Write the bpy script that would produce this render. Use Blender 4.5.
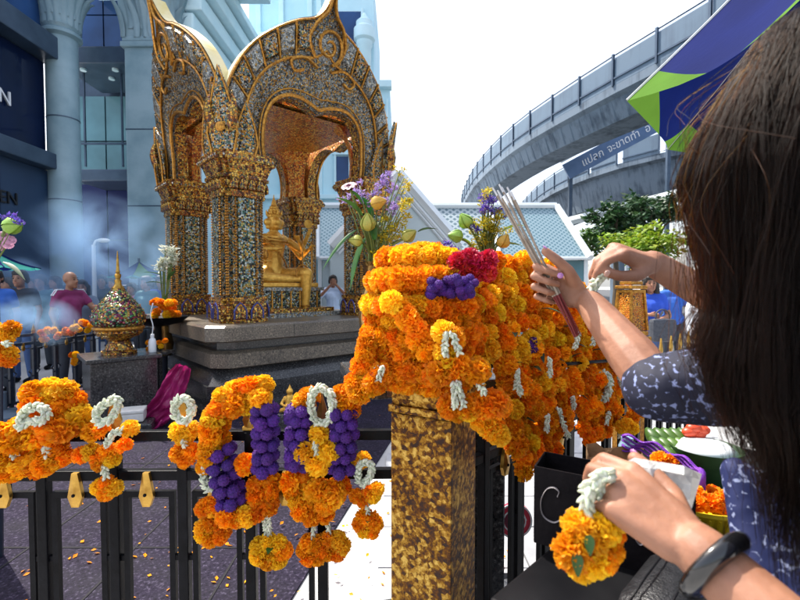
import bpy, bmesh, math, random
import numpy as np
from mathutils import Vector, Matrix, Euler, Quaternion, noise as mnoise

for o in list(bpy.data.objects):
    bpy.data.objects.remove(o)
SC = bpy.context.scene
COL = SC.collection
random.seed(11)
R = math.radians

# ------------------------------------------------------------------ camera
EYE = 1.5
PITCH = math.atan(15 / 450)
cam = bpy.data.cameras.new('camera')
cam.sensor_width = 36
cam.lens = 20.25
cam.clip_start = 0.02
cam.clip_end = 3000
cam.dof.use_dof = True
cam.dof.focus_distance = 1.7
cam.dof.aperture_fstop = 6.3
camo = bpy.data.objects.new('camera', cam)
COL.objects.link(camo)
camo.location = (0, 0, EYE)
camo.rotation_euler = (math.pi / 2 - PITCH, 0, 0)
SC.camera = camo

# ------------------------------------------------------------------ light
SUN_AZ = R(-50)        # measured from +Y towards +X
SUN_EL = R(57)
to_sun = Vector((math.sin(SUN_AZ) * math.cos(SUN_EL), math.cos(SUN_AZ) * math.cos(SUN_EL), math.sin(SUN_EL)))
w = bpy.data.worlds.new('World')
SC.world = w
w.use_nodes = True
nt = w.node_tree
bg = nt.nodes['Background']
sky = nt.nodes.new('ShaderNodeTexSky')
sky.sky_type = 'NISHITA'
sky.sun_disc = False
sky.sun_elevation = SUN_EL
sky.sun_rotation = SUN_AZ
sky.air_density = 1.0
sky.dust_density = 4.0
sky.ozone_density = 1.5
veil = nt.nodes.new('ShaderNodeMix')          # even bright humid haze over the whole sky
veil.data_type = 'RGBA'
veil.blend_type = 'ADD'
veil.inputs[0].default_value = 1
veil.inputs[7].default_value = (2.3, 2.35, 2.4, 1)
nt.links.new(sky.outputs[0], veil.inputs[6])
nt.links.new(veil.outputs[2], bg.inputs[0])
bg.inputs[1].default_value = 0.13
sun = bpy.data.lights.new('sun', 'SUN')
sun.energy = 4.6
sun.angle = R(0.6)
sun.color = (1, 0.95, 0.86)
suno = bpy.data.objects.new('sun', sun)
COL.objects.link(suno)
suno.rotation_euler = to_sun.to_track_quat('Z', 'Y').to_euler()
suno.location = (0, 0, 30)
SC.view_settings.view_transform = 'Standard'
SC.view_settings.look = 'None'
SC.view_settings.exposure = 0.95
SC.view_settings.gamma = 1
SC.view_settings.use_curve_mapping = False
SC.render.engine = 'CYCLES'
SC.cycles.use_denoising = True
SC.cycles.max_bounces = 8
SC.cycles.transparent_max_bounces = 12
SC.cycles.volume_bounces = 1
SC.cycles.caustics_reflective = False
SC.cycles.caustics_refractive = False


def at(px, py, Y):
    """world point seen at photo pixel (px,py) at depth Y"""
    u = (px - 400) / 450
    v = (300 - py) / 450
    dy = math.cos(PITCH) + v * math.sin(PITCH)
    dz = -math.sin(PITCH) + v * math.cos(PITCH)
    k = Y / dy
    return Vector((u * k, Y, EYE + dz * k))


# ------------------------------------------------------------------ mesh helpers
class MB:
    def __init__(s):
        s.v = []
        s.f = []

    def add(s, vs, fs, M=None):
        b = len(s.v)
        if M is not None:
            vs = [M @ Vector(p) for p in vs]
        s.v += [tuple(p) for p in vs]
        s.f += [tuple(b + i for i in q) for q in fs]
        return s

    def box(s, c, d, rz=0, M=None):
        x, y, z = d[0] / 2, d[1] / 2, d[2] / 2
        T = Matrix.Translation(c) @ Matrix.Rotation(rz, 4, 'Z')
        if M is not None:
            T = M @ T
        return s.add([(-x, -y, -z), (x, -y, -z), (x, y, -z), (-x, y, -z), (-x, -y, z), (x, -y, z), (x, y, z), (-x, y, z)],
                     [(3, 2, 1, 0), (4, 5, 6, 7), (0, 1, 5, 4), (1, 2, 6, 5), (2, 3, 7, 6), (3, 0, 4, 7)], T)

    def bbox(s, c, d, b=.01, rz=0, M=None):
        """box with bevelled edges"""
        x, y, z = d[0] / 2, d[1] / 2, d[2] / 2
        b = min(b, x * .9, y * .9, z * .9)
        T = Matrix.Translation(c) @ Matrix.Rotation(rz, 4, 'Z')
        if M is not None:
            T = M @ T
        bm = bmesh.new()
        bmesh.ops.create_cube(bm, size=1)
        for q in bm.verts:
            q.co = (q.co.x * 2 * x, q.co.y * 2 * y, q.co.z * 2 * z)
        bmesh.ops.bevel(bm, geom=bm.edges[:], offset=b, segments=2, affect='EDGES', profile=.6)
        bm.verts.index_update()
        vs = [q.co.copy() for q in bm.verts]
        fs = [[q.index for q in f.verts] for f in bm.faces]
        bm.free()
        return s.add(vs, fs, T)

    def prism(s, poly, z0, z1, M=None, poly1=None):
        n = len(poly)
        poly1 = poly1 or poly
        vs = [(p[0], p[1], z0) for p in poly] + [(p[0], p[1], z1) for p in poly1]
        fs = [tuple(range(n - 1, -1, -1)), tuple(range(n, 2 * n))] + [(i, (i + 1) % n, n + (i + 1) % n, n + i) for i in range(n)]
        return s.add(vs, fs, M)

    def lathe(s, prof, n=20, c=(0, 0, 0), M=None, caps=True):
        vs, fs = [], []
        for r, z in prof:
            for k in range(n):
                a = 2 * math.pi * k / n
                vs.append((r * math.cos(a), r * math.sin(a), z))
        m = len(prof)
        for j in range(m - 1):
            for k in range(n):
                fs.append((j * n + k, j * n + (k + 1) % n, (j + 1) * n + (k + 1) % n, (j + 1) * n + k))
        if caps:
            fs.append(tuple(range(n - 1, -1, -1)))
            fs.append(tuple((m - 1) * n + k for k in range(n)))
        T = Matrix.Translation(c)
        if M is not None:
            T = M @ T
        return s.add(vs, fs, T)

    def tube(s, pts, r, n=8, closed=False, flat=1.0):
        pts = [Vector(p) for p in pts]
        N = len(pts)
        rr = r if isinstance(r, (list, tuple)) else [r] * N
        vs, fs = [], []
        up = None
        for i, p in enumerate(pts):
            if closed:
                t = pts[(i + 1) % N] - pts[i - 1]
            else:
                t = pts[min(i + 1, N - 1)] - pts[max(i - 1, 0)]
            if t.length < 1e-9:
                t = Vector((0, 0, 1))
            t.normalize()
            if up is None:
                up = Vector((0, 0, 1)) if abs(t.z) < .9 else Vector((1, 0, 0))
            a = t.cross(up)
            if a.length < 1e-6:
                a = t.cross(Vector((1, .3, 0)))
            a.normalize()
            b = a.cross(t).normalized()
            up = b
            for k in range(n):
                q = 2 * math.pi * k / n
                vs.append(p + (a * math.cos(q) + b * math.sin(q) * flat) * rr[i])
        for i in range(N if closed else N - 1):
            j = (i + 1) % N
            for k in range(n):
                fs.append((i * n + k, i * n + (k + 1) % n, j * n + (k + 1) % n, j * n + k))
        if not closed:
            fs.append(tuple(range(n - 1, -1, -1)))
            fs.append(tuple((N - 1) * n + k for k in range(n)))
        return s.add(vs, fs)

    def ell(s, c, r, rot=None, nu=14, nv=9):
        r = r if isinstance(r, (list, tuple, Vector)) else (r, r, r)
        vs, fs = [(0, 0, -r[2])], []
        for j in range(1, nv):
            t = -math.pi / 2 + math.pi * j / nv
            for k in range(nu):
                a = 2 * math.pi * k / nu
                vs.append((r[0] * math.cos(t) * math.cos(a), r[1] * math.cos(t) * math.sin(a), r[2] * math.sin(t)))
        vs.append((0, 0, r[2]))
        for k in range(nu):
            fs.append((0, 1 + (k + 1) % nu, 1 + k))
        for j in range(nv - 2):
            for k in range(nu):
                a, b = 1 + j * nu + k, 1 + j * nu + (k + 1) % nu
                fs.append((a, b, b + nu, a + nu))
        top = len(vs) - 1
        for k in range(nu):
            fs.append((1 + (nv - 2) * nu + k, 1 + (nv - 2) * nu + (k + 1) % nu, top))
        T = Matrix.Translation(c)
        if rot is not None:
            T = T @ rot.to_matrix().to_4x4() if not isinstance(rot, Matrix) else T @ rot.to_4x4()
        return s.add(vs, fs, T)

    def cap(s, p0, p1, r0, r1=None, n=12):
        """tapered capsule"""
        r1 = r0 if r1 is None else r1
        p0, p1 = Vector(p0), Vector(p1)
        d = p1 - p0
        if d.length < 1e-6:
            return s.ell(p0, r0, nu=n)
        t = d.normalized()
        pts, rs = [], []
        for k in (89, 60, 30):
            pts.append(p0 - t * r0 * math.sin(R(k)))
            rs.append(r0 * math.cos(R(k)))
        pts.append(p0)
        rs.append(r0)
        pts.append(p1)
        rs.append(r1)
        for k in (30, 60, 89):
            pts.append(p1 + t * r1 * math.sin(R(k)))
            rs.append(r1 * math.cos(R(k)))
        return s.tube(pts, rs, n)

    def chain(s, pts, rs, n=12):
        for i in range(len(pts) - 1):
            s.cap(pts[i], pts[i + 1], rs[i], rs[i + 1], n)
        return s

    def mesh(s, name, smooth=False):
        me = bpy.data.meshes.new(name)
        me.from_pydata(s.v, [], s.f)
        if smooth:
            me.shade_smooth()
        me.update()
        return me

    def build(s, name, mat, parent=None, smooth=False, world=True, fix=True):
        """link as one mesh object; with world=True vertices are world coordinates"""
        if world and parent is not None:
            Mi = W[parent].inverted()
            s.v = [tuple(Mi @ Vector(p)) for p in s.v]
        me = s.mesh(name, smooth)
        if fix:
            bm = bmesh.new()
            bm.from_mesh(me)
            bmesh.ops.recalc_face_normals(bm, faces=bm.faces)
            bm.to_mesh(me)
            bm.free()
        return place(name, me, mat, parent)


W = {}


def place(name, me, mat, parent=None, Mx=None):
    """object from mesh data; Mx is its matrix in the parent's frame"""
    o = bpy.data.objects.new(name, me)
    COL.objects.link(o)
    if mat is not None and me is not None and len(me.materials) == 0:
        me.materials.append(mat)
    if parent is not None:
        o.parent = parent
    if Mx is not None:
        o.matrix_basis = Mx
    W[o] = (W[parent] if parent is not None else Matrix()) @ (Mx if Mx is not None else Matrix())
    return o


def placew(name, me, mat, parent, Mw):
    return place(name, me, mat, parent, W[parent].inverted() @ Mw)


def tag(o, label=None, cat=None, group=None, kind=None):
    if label:
        o['label'] = label
    if cat:
        o['category'] = cat
    if group:
        o['group'] = group
    if kind:
        o['kind'] = kind
    return o


def thing(name, label, cat, loc=(0, 0, 0), rz=0, group=None):
    o = place(name, None, None, None, Matrix.Translation(loc) @ Matrix.Rotation(rz, 4, 'Z'))
    return tag(o, label, cat, group)


def smooth_by_angle(me, deg=35):
    bm = bmesh.new()
    bm.from_mesh(me)
    for f in bm.faces:
        f.smooth = True
    for e in bm.edges:
        if len(e.link_faces) == 2 and e.calc_face_angle(0) > R(deg):
            e.smooth = False
    bm.to_mesh(me)
    bm.free()


def remeshed(name, mb, voxel, mat, parent, smooth=3, fac=.5, world=True, subdiv=0, post=None):
    """union of overlapping closed shapes grown into ONE continuous surface"""
    if world and parent is not None:
        Mi = W[parent].inverted()
        mb.v = [tuple(Mi @ Vector(p)) for p in mb.v]
    me = mb.mesh(name)
    bm = bmesh.new()
    bm.from_mesh(me)
    bmesh.ops.recalc_face_normals(bm, faces=bm.faces)
    bm.to_mesh(me)
    bm.free()
    t = bpy.data.objects.new('tmp', me)
    COL.objects.link(t)
    m = t.modifiers.new('r', 'REMESH')
    m.mode = 'VOXEL'
    m.voxel_size = voxel
    if smooth:
        q = t.modifiers.new('s', 'SMOOTH')
        q.iterations = smooth
        q.factor = fac
    dg = bpy.context.evaluated_depsgraph_get()
    dg.update()
    ev = bpy.data.meshes.new_from_object(t.evaluated_get(dg))
    ev.name = name
    bpy.data.objects.remove(t)
    bpy.data.meshes.remove(me)
    if post:
        post(ev)
    ev.shade_smooth()
    ev.materials.clear()
    return place(name, ev, mat, parent)


def text_mesh(txt, size, depth, shear=0, name='lettering'):
    cu = bpy.data.curves.new(name, 'FONT')
    cu.body = txt
    cu.size = size
    cu.extrude = depth
    cu.shear = shear
    t = bpy.data.objects.new('tmp', cu)
    COL.objects.link(t)
    dg = bpy.context.evaluated_depsgraph_get()
    dg.update()
    me = bpy.data.meshes.new_from_object(t.evaluated_get(dg))
    me.name = name
    bpy.data.objects.remove(t)
    return me


def frame(origin, xax, yax):
    """matrix with given x and y axes (orthonormalised)"""
    x = Vector(xax).normalized()
    z = x.cross(Vector(yax)).normalized()
    y = z.cross(x)
    M = Matrix((x, y, z)).transposed().to_4x4()
    M.translation = Vector(origin)
    return M


def lerp(a, b, t):
    return a + (b - a) * t


def catmull(pts, n=8, closed=False):
    P = [Vector(p) for p in pts]
    N = len(P)
    out = []
    rng = range(N) if closed else range(N - 1)
    for i in rng:
        p1, p2 = P[i], P[(i + 1) % N]
        p0 = P[i - 1] if (closed or i > 0) else p1 * 2 - p2
        p3 = P[(i + 2) % N] if (closed or i + 2 < N) else p2 * 2 - p1
        for k in range(n):
            t = k / n
            out.append(.5 * ((2 * p1) + (p2 - p0) * t + (2 * p0 - 5 * p1 + 4 * p2 - p3) * t * t + (3 * p1 - p0 - 3 * p2 + p3) * t ** 3))
    if not closed:
        out.append(P[-1].copy())
    return out


def along(pts, step):
    """points every step metres along a polyline, with tangents"""
    out = []
    acc = 0
    for a, b in zip(pts[:-1], pts[1:]):
        d = (b - a).length
        while acc <= d and d > 1e-9:
            out.append((a + (b - a) * (acc / d), (b - a) / d))
            acc += step
        acc -= d
    return out
# ------------------------------------------------------------------ materials
def newmat(name):
    m = bpy.data.materials.new(name)
    m.use_nodes = True
    n = m.node_tree.nodes
    return m, n, m.node_tree.links, n['Principled BSDF'], n['Material Output']


def c4(c):
    return (c[0], c[1], c[2], 1)


def ramp(n, stops, mode='LINEAR'):
    r = n.new('ShaderNodeValToRGB')
    r.color_ramp.interpolation = mode
    e = r.color_ramp.elements
    while len(e) < len(stops):
        e.new(.5)
    for k, (p, c) in enumerate(stops):
        e[k].position = p
        e[k].color = c4(c)
    return r


def coords(n, l, scale=(1, 1, 1), rot=(0, 0, 0), space='Object'):
    tc = n.new('ShaderNodeTexCoord')
    mp = n.new('ShaderNodeMapping')
    mp.inputs['Scale'].default_value = scale
    mp.inputs['Rotation'].default_value = rot
    l.new(tc.outputs[space], mp.inputs[0])
    return mp.outputs[0]


def noise(n, l, vec, scale, detail=4, rough=.55):
    t = n.new('ShaderNodeTexNoise')
    t.inputs['Scale'].default_value = scale
    t.inputs['Detail'].default_value = detail
    t.inputs['Roughness'].default_value = rough
    l.new(vec, t.inputs['Vector'])
    return t.outputs['Fac']


def add_bump(n, l, bsdf, h, strength, dist=.01):
    b = n.new('ShaderNodeBump')
    b.inputs['Strength'].default_value = strength
    b.inputs['Distance'].default_value = dist
    l.new(h, b.inputs['Height'])
    l.new(b.outputs[0], bsdf.inputs['Normal'])


def vary(n, l, col, hue=.02, val=.3, sat=.1, island=False):
    """per object (or per island) random variation of a colour socket"""
    if island:
        g = n.new('ShaderNodeNewGeometry')
        rnd = g.outputs['Random Per Island']
    else:
        oi = n.new('ShaderNodeObjectInfo')
        rnd = oi.outputs['Random']
    h = n.new('ShaderNodeHueSaturation')
    mr = n.new('ShaderNodeMapRange')
    mr.inputs['To Min'].default_value = .5 - hue
    mr.inputs['To Max'].default_value = .5 + hue
    l.new(rnd, mr.inputs[0])
    l.new(mr.outputs[0], h.inputs['Hue'])
    wn = n.new('ShaderNodeTexWhiteNoise')
    wn.noise_dimensions = '1D'
    l.new(rnd, wn.inputs['W'])
    mv = n.new('ShaderNodeMapRange')
    mv.inputs['To Min'].default_value = 1 - val
    mv.inputs['To Max'].default_value = 1 + val * .6
    l.new(wn.outputs['Value'], mv.inputs[0])
    l.new(mv.outputs[0], h.inputs['Value'])
    l.new(col, h.inputs['Color'])
    return h.outputs[0]


def mat(name, c, c2=None, rough=.5, metal=0, scale=6, detail=5, bump=0, bscale=None, stretch=(1, 1, 1), lo=.35, hi=.65,
        translucent=0, rand=None, coat=0, island=None, spec=.5, rvar=0, sss=0):
    m, n, l, b, out = newmat(name)
    vec = coords(n, l, stretch)
    f = noise(n, l, vec, scale, detail)
    r = ramp(n, [(lo, c), (hi, c2 or c)])
    l.new(f, r.inputs[0])
    col = r.outputs[0]
    if rand:
        col = vary(n, l, col, *rand)
    if island:
        col = vary(n, l, col, *island, island=True)
    l.new(col, b.inputs['Base Color'])
    b.inputs['Roughness'].default_value = rough
    b.inputs['Metallic'].default_value = metal
    b.inputs['Specular IOR Level'].default_value = spec
    b.inputs['Coat Weight'].default_value = coat
    if sss:
        b.inputs['Subsurface Weight'].default_value = sss
        b.inputs['Subsurface Radius'].default_value = (.012, .005, .003)
        b.inputs['Subsurface Scale'].default_value = 1
    if rvar:
        mr = n.new('ShaderNodeMapRange')
        mr.inputs['To Min'].default_value = max(.02, rough - rvar)
        mr.inputs['To Max'].default_value = min(1, rough + rvar)
        l.new(f, mr.inputs[0])
        l.new(mr.outputs[0], b.inputs['Roughness'])
    if bump:
        f2 = noise(n, l, vec, bscale or scale * 6, 6)
        add_bump(n, l, b, f2, bump)
    if translucent:
        t = n.new('ShaderNodeBsdfTranslucent')
        l.new(col, t.inputs[0])
        mx = n.new('ShaderNodeMixShader')
        mx.inputs[0].default_value = translucent
        l.new(b.outputs[0], mx.inputs[1])
        l.new(t.outputs[0], mx.inputs[2])
        l.new(mx.outputs[0], out.inputs[0])
    return m


def mosaic(name, palette, scale=28, metal=.75, rough=.18, sparkle=.5, grout=(.012, .01, .01), gw=.06, stretch=(1, 1, 1), exponent=None):
    m, n, l, b, out = newmat(name)
    vec = coords(n, l, stretch)
    v = n.new('ShaderNodeTexVoronoi')
    v.inputs['Scale'].default_value = scale
    v.inputs['Randomness'].default_value = .75
    l.new(vec, v.inputs['Vector'])
    e = n.new('ShaderNodeTexVoronoi')
    e.feature = 'DISTANCE_TO_EDGE'
    e.inputs['Scale'].default_value = scale
    e.inputs['Randomness'].default_value = .75
    l.new(vec, e.inputs['Vector'])
    sx = n.new('ShaderNodeSeparateColor')
    l.new(v.outputs['Color'], sx.inputs[0])
    big = noise(n, l, vec, 2.2, 2)
    ad = n.new('ShaderNodeMath')
    ad.operation = 'MULTIPLY_ADD'
    l.new(big, ad.inputs[0])
    ad.inputs[1].default_value = .5
    l.new(sx.outputs[0], ad.inputs[2])
    fr = n.new('ShaderNodeMath')
    fr.operation = 'FRACT'
    l.new(ad.outputs[0], fr.inputs[0])
    k = len(palette)
    r = ramp(n, [(i / k, c) for i, c in enumerate(palette)], 'CONSTANT')
    l.new(fr.outputs[0], r.inputs[0])
    g = n.new('ShaderNodeMath')
    g.operation = 'GREATER_THAN'
    g.inputs[1].default_value = gw
    l.new(e.outputs['Distance'], g.inputs[0])
    mx = n.new('ShaderNodeMix')
    mx.data_type = 'RGBA'
    mx.inputs[6].default_value = c4(grout)
    l.new(g.outputs[0], mx.inputs[0])
    l.new(r.outputs[0], mx.inputs[7])
    l.new(mx.outputs[2], b.inputs['Base Color'])
    mm = n.new('ShaderNodeMath')
    mm.operation = 'MULTIPLY'
    mm.inputs[1].default_value = metal
    l.new(g.outputs[0], mm.inputs[0])
    l.new(mm.outputs[0], b.inputs['Metallic'])
    b.inputs['Roughness'].default_value = rough
    geo = n.new('ShaderNodeNewGeometry')
    s1 = n.new('ShaderNodeVectorMath')
    s1.operation = 'SUBTRACT'
    l.new(v.outputs['Color'], s1.inputs[0])
    s1.inputs[1].default_value = (.5, .5, .5)
    s2 = n.new('ShaderNodeVectorMath')
    s2.operation = 'SCALE'
    l.new(s1.outputs[0], s2.inputs[0])
    s2.inputs['Scale'].default_value = sparkle
    s3 = n.new('ShaderNodeVectorMath')
    s3.operation = 'ADD'
    l.new(s2.outputs[0], s3.inputs[0])
    l.new(geo.outputs['Normal'], s3.inputs[1])
    s4 = n.new('ShaderNodeVectorMath')
    s4.operation = 'NORMALIZE'
    l.new(s3.outputs[0], s4.inputs[0])
    bp = n.new('ShaderNodeBump')
    bp.inputs['Strength'].default_value = .7
    bp.inputs['Distance'].default_value = .01
    l.new(e.outputs['Distance'], bp.inputs['Height'])
    l.new(s4.outputs[0], bp.inputs['Normal'])
    l.new(bp.outputs[0], b.inputs['Normal'])
    return m


def granite(name, base, dark, light, rough=.22, scale=140, spec=.5):
    m, n, l, b, out = newmat(name)
    vec = coords(n, l)
    f = noise(n, l, vec, scale, 3, .7)
    r = ramp(n, [(.36, dark), (.47, base), (.56, base), (.66, light)])
    l.new(f, r.inputs[0])
    f2 = noise(n, l, vec, 2.5, 4)
    r2 = ramp(n, [(.3, (.6, .6, .6)), (.7, (1.15, 1.12, 1.05))])
    l.new(f2, r2.inputs[0])
    mx = n.new('ShaderNodeMix')
    mx.data_type = 'RGBA'
    mx.blend_type = 'MULTIPLY'
    mx.inputs[0].default_value = 1
    l.new(r.outputs[0], mx.inputs[6])
    l.new(r2.outputs[0], mx.inputs[7])
    l.new(mx.outputs[2], b.inputs['Base Color'])
    b.inputs['Specular IOR Level'].default_value = spec
    mr = n.new('ShaderNodeMapRange')
    mr.inputs['To Min'].default_value = rough * .6
    mr.inputs['To Max'].default_value = rough * 1.6
    l.new(f2, mr.inputs[0])
    l.new(mr.outputs[0], b.inputs['Roughness'])
    return m


def goldleaf(name):
    """post covered in patches of rubbed gold leaf"""
    m, n, l, b, out = newmat(name)
    vec = coords(n, l)
    f = noise(n, l, vec, 55, 7, .72)
    v = n.new('ShaderNodeTexVoronoi')
    v.inputs['Scale'].default_value = 85
    l.new(vec, v.inputs['Vector'])
    sx = n.new('ShaderNodeSeparateColor')
    l.new(v.outputs['Color'], sx.inputs[0])
    ad = n.new('ShaderNodeMath')
    ad.operation = 'MULTIPLY_ADD'
    l.new(sx.outputs[0], ad.inputs[0])
    ad.inputs[1].default_value = .25
    l.new(f, ad.inputs[2])
    big = noise(n, l, vec, 9, 3)
    ab = n.new('ShaderNodeMath')
    ab.operation = 'MULTIPLY_ADD'
    l.new(big, ab.inputs[0])
    ab.inputs[1].default_value = .5
    l.new(ad.outputs[0], ab.inputs[2])
    sb = n.new('ShaderNodeMath')
    sb.operation = 'SUBTRACT'
    l.new(ab.outputs[0], sb.inputs[0])
    sb.inputs[1].default_value = .25
    ad = sb
    r = ramp(n, [(.46, (.035, .010, .003)), (.57, (.16, .055, .008)), (.68, (.48, .24, .03)), (.82, (.85, .56, .13))])
    l.new(ad.outputs[0], r.inputs[0])
    l.new(r.outputs[0], b.inputs['Base Color'])
    rm = ramp(n, [(.45, (.25, .25, .25)), (.62, (.85, .85, .85))])
    l.new(ad.outputs[0], rm.inputs[0])
    l.new(rm.outputs[0], b.inputs['Metallic'])
    b.inputs['Roughness'].default_value = .42
    add_bump(n, l, b, ad.outputs[0], .9, .008)
    return m


def lattice(name, c, hole, scale=9, rot=R(45)):
    m, n, l, b, out = newmat(name)
    vec = coords(n, l, rot=(0, 0, rot))
    br = n.new('ShaderNodeTexBrick')
    br.offset = 0
    br.inputs['Scale'].default_value = scale
    br.inputs['Mortar Size'].default_value = .11
    br.inputs['Brick Width'].default_value = .5
    br.inputs['Row Height'].default_value = .5
    br.inputs['Color1'].default_value = c4(hole)
    br.inputs['Color2'].default_value = c4(hole)
    br.inputs['Mortar'].default_value = c4(c)
    l.new(vec, br.inputs['Vector'])
    l.new(br.outputs['Color'], b.inputs['Base Color'])
    b.inputs['Roughness'].default_value = .4
    b.inputs['Metallic'].default_value = .3
    return m


def printed(name, a, c, scale=60, stretch=(1, 1, 1), rough=.75):
    """cloth with a small broken print"""
    m, n, l, b, out = newmat(name)
    vec = coords(n, l, stretch)
    f = noise(n, l, vec, scale, 3, .6)
    v = n.new('ShaderNodeTexVoronoi')
    v.inputs['Scale'].default_value = scale * .9
    l.new(vec, v.inputs['Vector'])
    ad = n.new('ShaderNodeMath')
    ad.operation = 'MULTIPLY'
    l.new(f, ad.inputs[0])
    l.new(v.outputs['Distance'], ad.inputs[1])
    r = ramp(n, [(.0, a), (.36, a), (.44, c), (.5, c)])
    l.new(ad.outputs[0], r.inputs[0])
    l.new(r.outputs[0], b.inputs['Base Color'])
    b.inputs['Roughness'].default_value = rough
    f3 = noise(n, l, vec, 9, 3)
    add_bump(n, l, b, f3, .5, .03)
    return m


def glass(name, c, rough=.05, metal=0.0):
    m, n, l, b, out = newmat(name)
    vec = coords(n, l)
    f = noise(n, l, vec, .6, 3)
    r = ramp(n, [(.3, tuple(x * .7 for x in c)), (.7, tuple(min(1, x * 1.4) for x in c))])
    l.new(f, r.inputs[0])
    l.new(r.outputs[0], b.inputs['Base Color'])
    b.inputs['Roughness'].default_value = rough
    b.inputs['Metallic'].default_value = metal
    b.inputs['Specular IOR Level'].default_value = .3
    return m


def concrete(name, c, c2, streak=True):
    m, n, l, b, out = newmat(name)
    vec = coords(n, l)
    vs = coords(n, l, (1.6, 1.6, .06))
    f = noise(n, l, vec, .7, 6)
    s = noise(n, l, vs, 2.2, 5, .65)
    ad = n.new('ShaderNodeMath')
    ad.operation = 'MULTIPLY_ADD'
    l.new(s, ad.inputs[0])
    ad.inputs[1].default_value = .9 if streak else .2
    l.new(f, ad.inputs[2])
    r = ramp(n, [(.72, c2), (1.1, c)])
    r.color_ramp.elements[1].position = 1
    l.new(ad.outputs[0], r.inputs[0])
    l.new(r.outputs[0], b.inputs['Base Color'])
    b.inputs['Roughness'].default_value = .85
    add_bump(n, l, b, noise(n, l, vec, 30, 6), .15)
    return m


MT = {}
MT['marigold'] = mat('marigold_petals', (.93, .25, .004), (.98, .42, .008), rough=.6, scale=1.3, translucent=.42, rand=(.011, .20), island=(.008, .25), spec=.2)
MT['marigold_y'] = mat('marigold_petals_yellow', (.97, .50, .008), (1.0, .64, .03), rough=.6, scale=1.3, translucent=.42, rand=(.012, .15), island=(.008, .2), spec=.2)
MT['marigold_core'] = mat('marigold_heart', (.45, .06, .002), rough=.8)
MT['purple'] = mat('purple_flower', (.035, .003, .13), (.095, .010, .26), rough=.75, scale=3, bump=.5, rand=(.01, .2), lo=.4, hi=.7)
MT['jasmine'] = mat('jasmine_bud', (.55, .62, .42), (.84, .83, .72), rough=.55, scale=1.2, detail=1, translucent=.25, rand=(.03, .25))
MT['red'] = mat('red_petals', (.55, .006, .02), (.7, .02, .06), rough=.55, translucent=.25, rand=(.01, .2), island=(.01, .25))
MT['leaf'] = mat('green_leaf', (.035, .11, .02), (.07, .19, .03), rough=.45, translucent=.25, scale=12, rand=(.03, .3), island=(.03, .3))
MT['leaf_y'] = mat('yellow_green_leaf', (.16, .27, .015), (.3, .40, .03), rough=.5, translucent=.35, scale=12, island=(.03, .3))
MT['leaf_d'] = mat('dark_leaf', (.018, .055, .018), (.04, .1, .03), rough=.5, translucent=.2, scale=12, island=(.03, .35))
MT['golden'] = mat('goldenrod', (.42, .36, .015), (.62, .48, .03), rough=.7, translucent=.3, island=(.02, .3))
MT['statice'] = mat('lavender_statice', (.30, .19, .52), (.48, .36, .66), rough=.7, translucent=.3, island=(.03, .3))
MT['bluevio'] = mat('violet_statice', (.08, .05, .33), (.16, .1, .5), rough=.7, translucent=.3, island=(.03, .3))
MT['whitefl'] = mat('white_blossom', (.62, .66, .52), (.75, .75, .65), rough=.6, translucent=.3, island=(.02, .15))
MT['lotus'] = mat('lotus_bud', (.28, .40, .06), (.55, .45, .10), rough=.5, scale=18, translucent=.2, stretch=(1, 1, .4))
MT['lotus_o'] = mat('orange_bud', (.40, .36, .05), (.75, .36, .05), rough=.5, scale=14, translucent=.2)
MT['lotus_g'] = mat('green_bud', (.20, .38, .04), (.30, .48, .07), rough=.4, scale=14)
MT['rose'] = mat('wine_petals', (.09, .004, .03), (.16, .008, .06), rough=.5, island=(.01, .3))
MT['stem'] = mat('stem', (.10, .15, .03), (.17, .2, .05), rough=.6)
MT['black_iron'] = mat('black_painted_iron', (.003, .003, .004), (.008, .008, .010), rough=.42, scale=20, rvar=.15, bump=.08, spec=.08)
MT['blue_iron'] = mat('dark_blue_painted_iron', (.012, .018, .032), (.02, .03, .05), rough=.4, scale=20)
MT['brass'] = mat('aged_brass', (.55, .33, .07), (.34, .18, .03), rough=.35, metal=.85, scale=30, rvar=.15)
MT['goldleaf'] = goldleaf('rubbed_gold_leaf')
MT['statue'] = mat('gilded_statue', (.86, .50, .09), (.62, .31, .045), rough=.34, metal=.55, scale=18, rvar=.12, bump=.6, bscale=70)
MT['gilt'] = mat('gilt_trim', (.62, .30, .045), (.26, .10, .015), rough=.35, metal=.7, scale=40, rvar=.15, bump=.4, bscale=60)
MT['granite'] = granite('speckled_granite', (.15, .122, .094), (.035, .03, .026), (.38, .31, .23), .30, 62)
MT['granite_d'] = granite('dark_granite', (.05, .05, .052), (.014, .014, .016), (.17, .165, .165), .2, 62)
MT['mos_col'] = mosaic('column_mosaic', [(.014, .014, .014), (.40, .38, .32), (.56, .27, .03), (.05, .12, .09), (.42, .16, .02), (.46, .44, .34), (.014, .014, .014), (.62, .36, .06), (.08, .15, .12), (.48, .22, .025), (.22, .22, .2)], 54, .55, .22, .5)
MT['mos_green'] = mosaic('panel_mosaic', [(0.015, 0.0188, 0.015), (0.39, 0.435, 0.39), (0.045, 0.12, 0.09), (0.45, 0.255, 0.0375), (0.495, 0.495, 0.42), (0.0225, 0.06, 0.03), (0.21, 0.285, 0.27), (0.413, 0.338, 0.09), (0.015, 0.015, 0.015), (0.3, 0.15, 0.0225)], 48, .55, .18, .55)
MT['mos_gold'] = mosaic('gold_mosaic', [(.65, .32, .03), (.32, .10, .015), (.75, .45, .08), (.10, .03, .01), (.55, .2, .02), (.3, .2, .04)], 38, .55, .25, .55)
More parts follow.
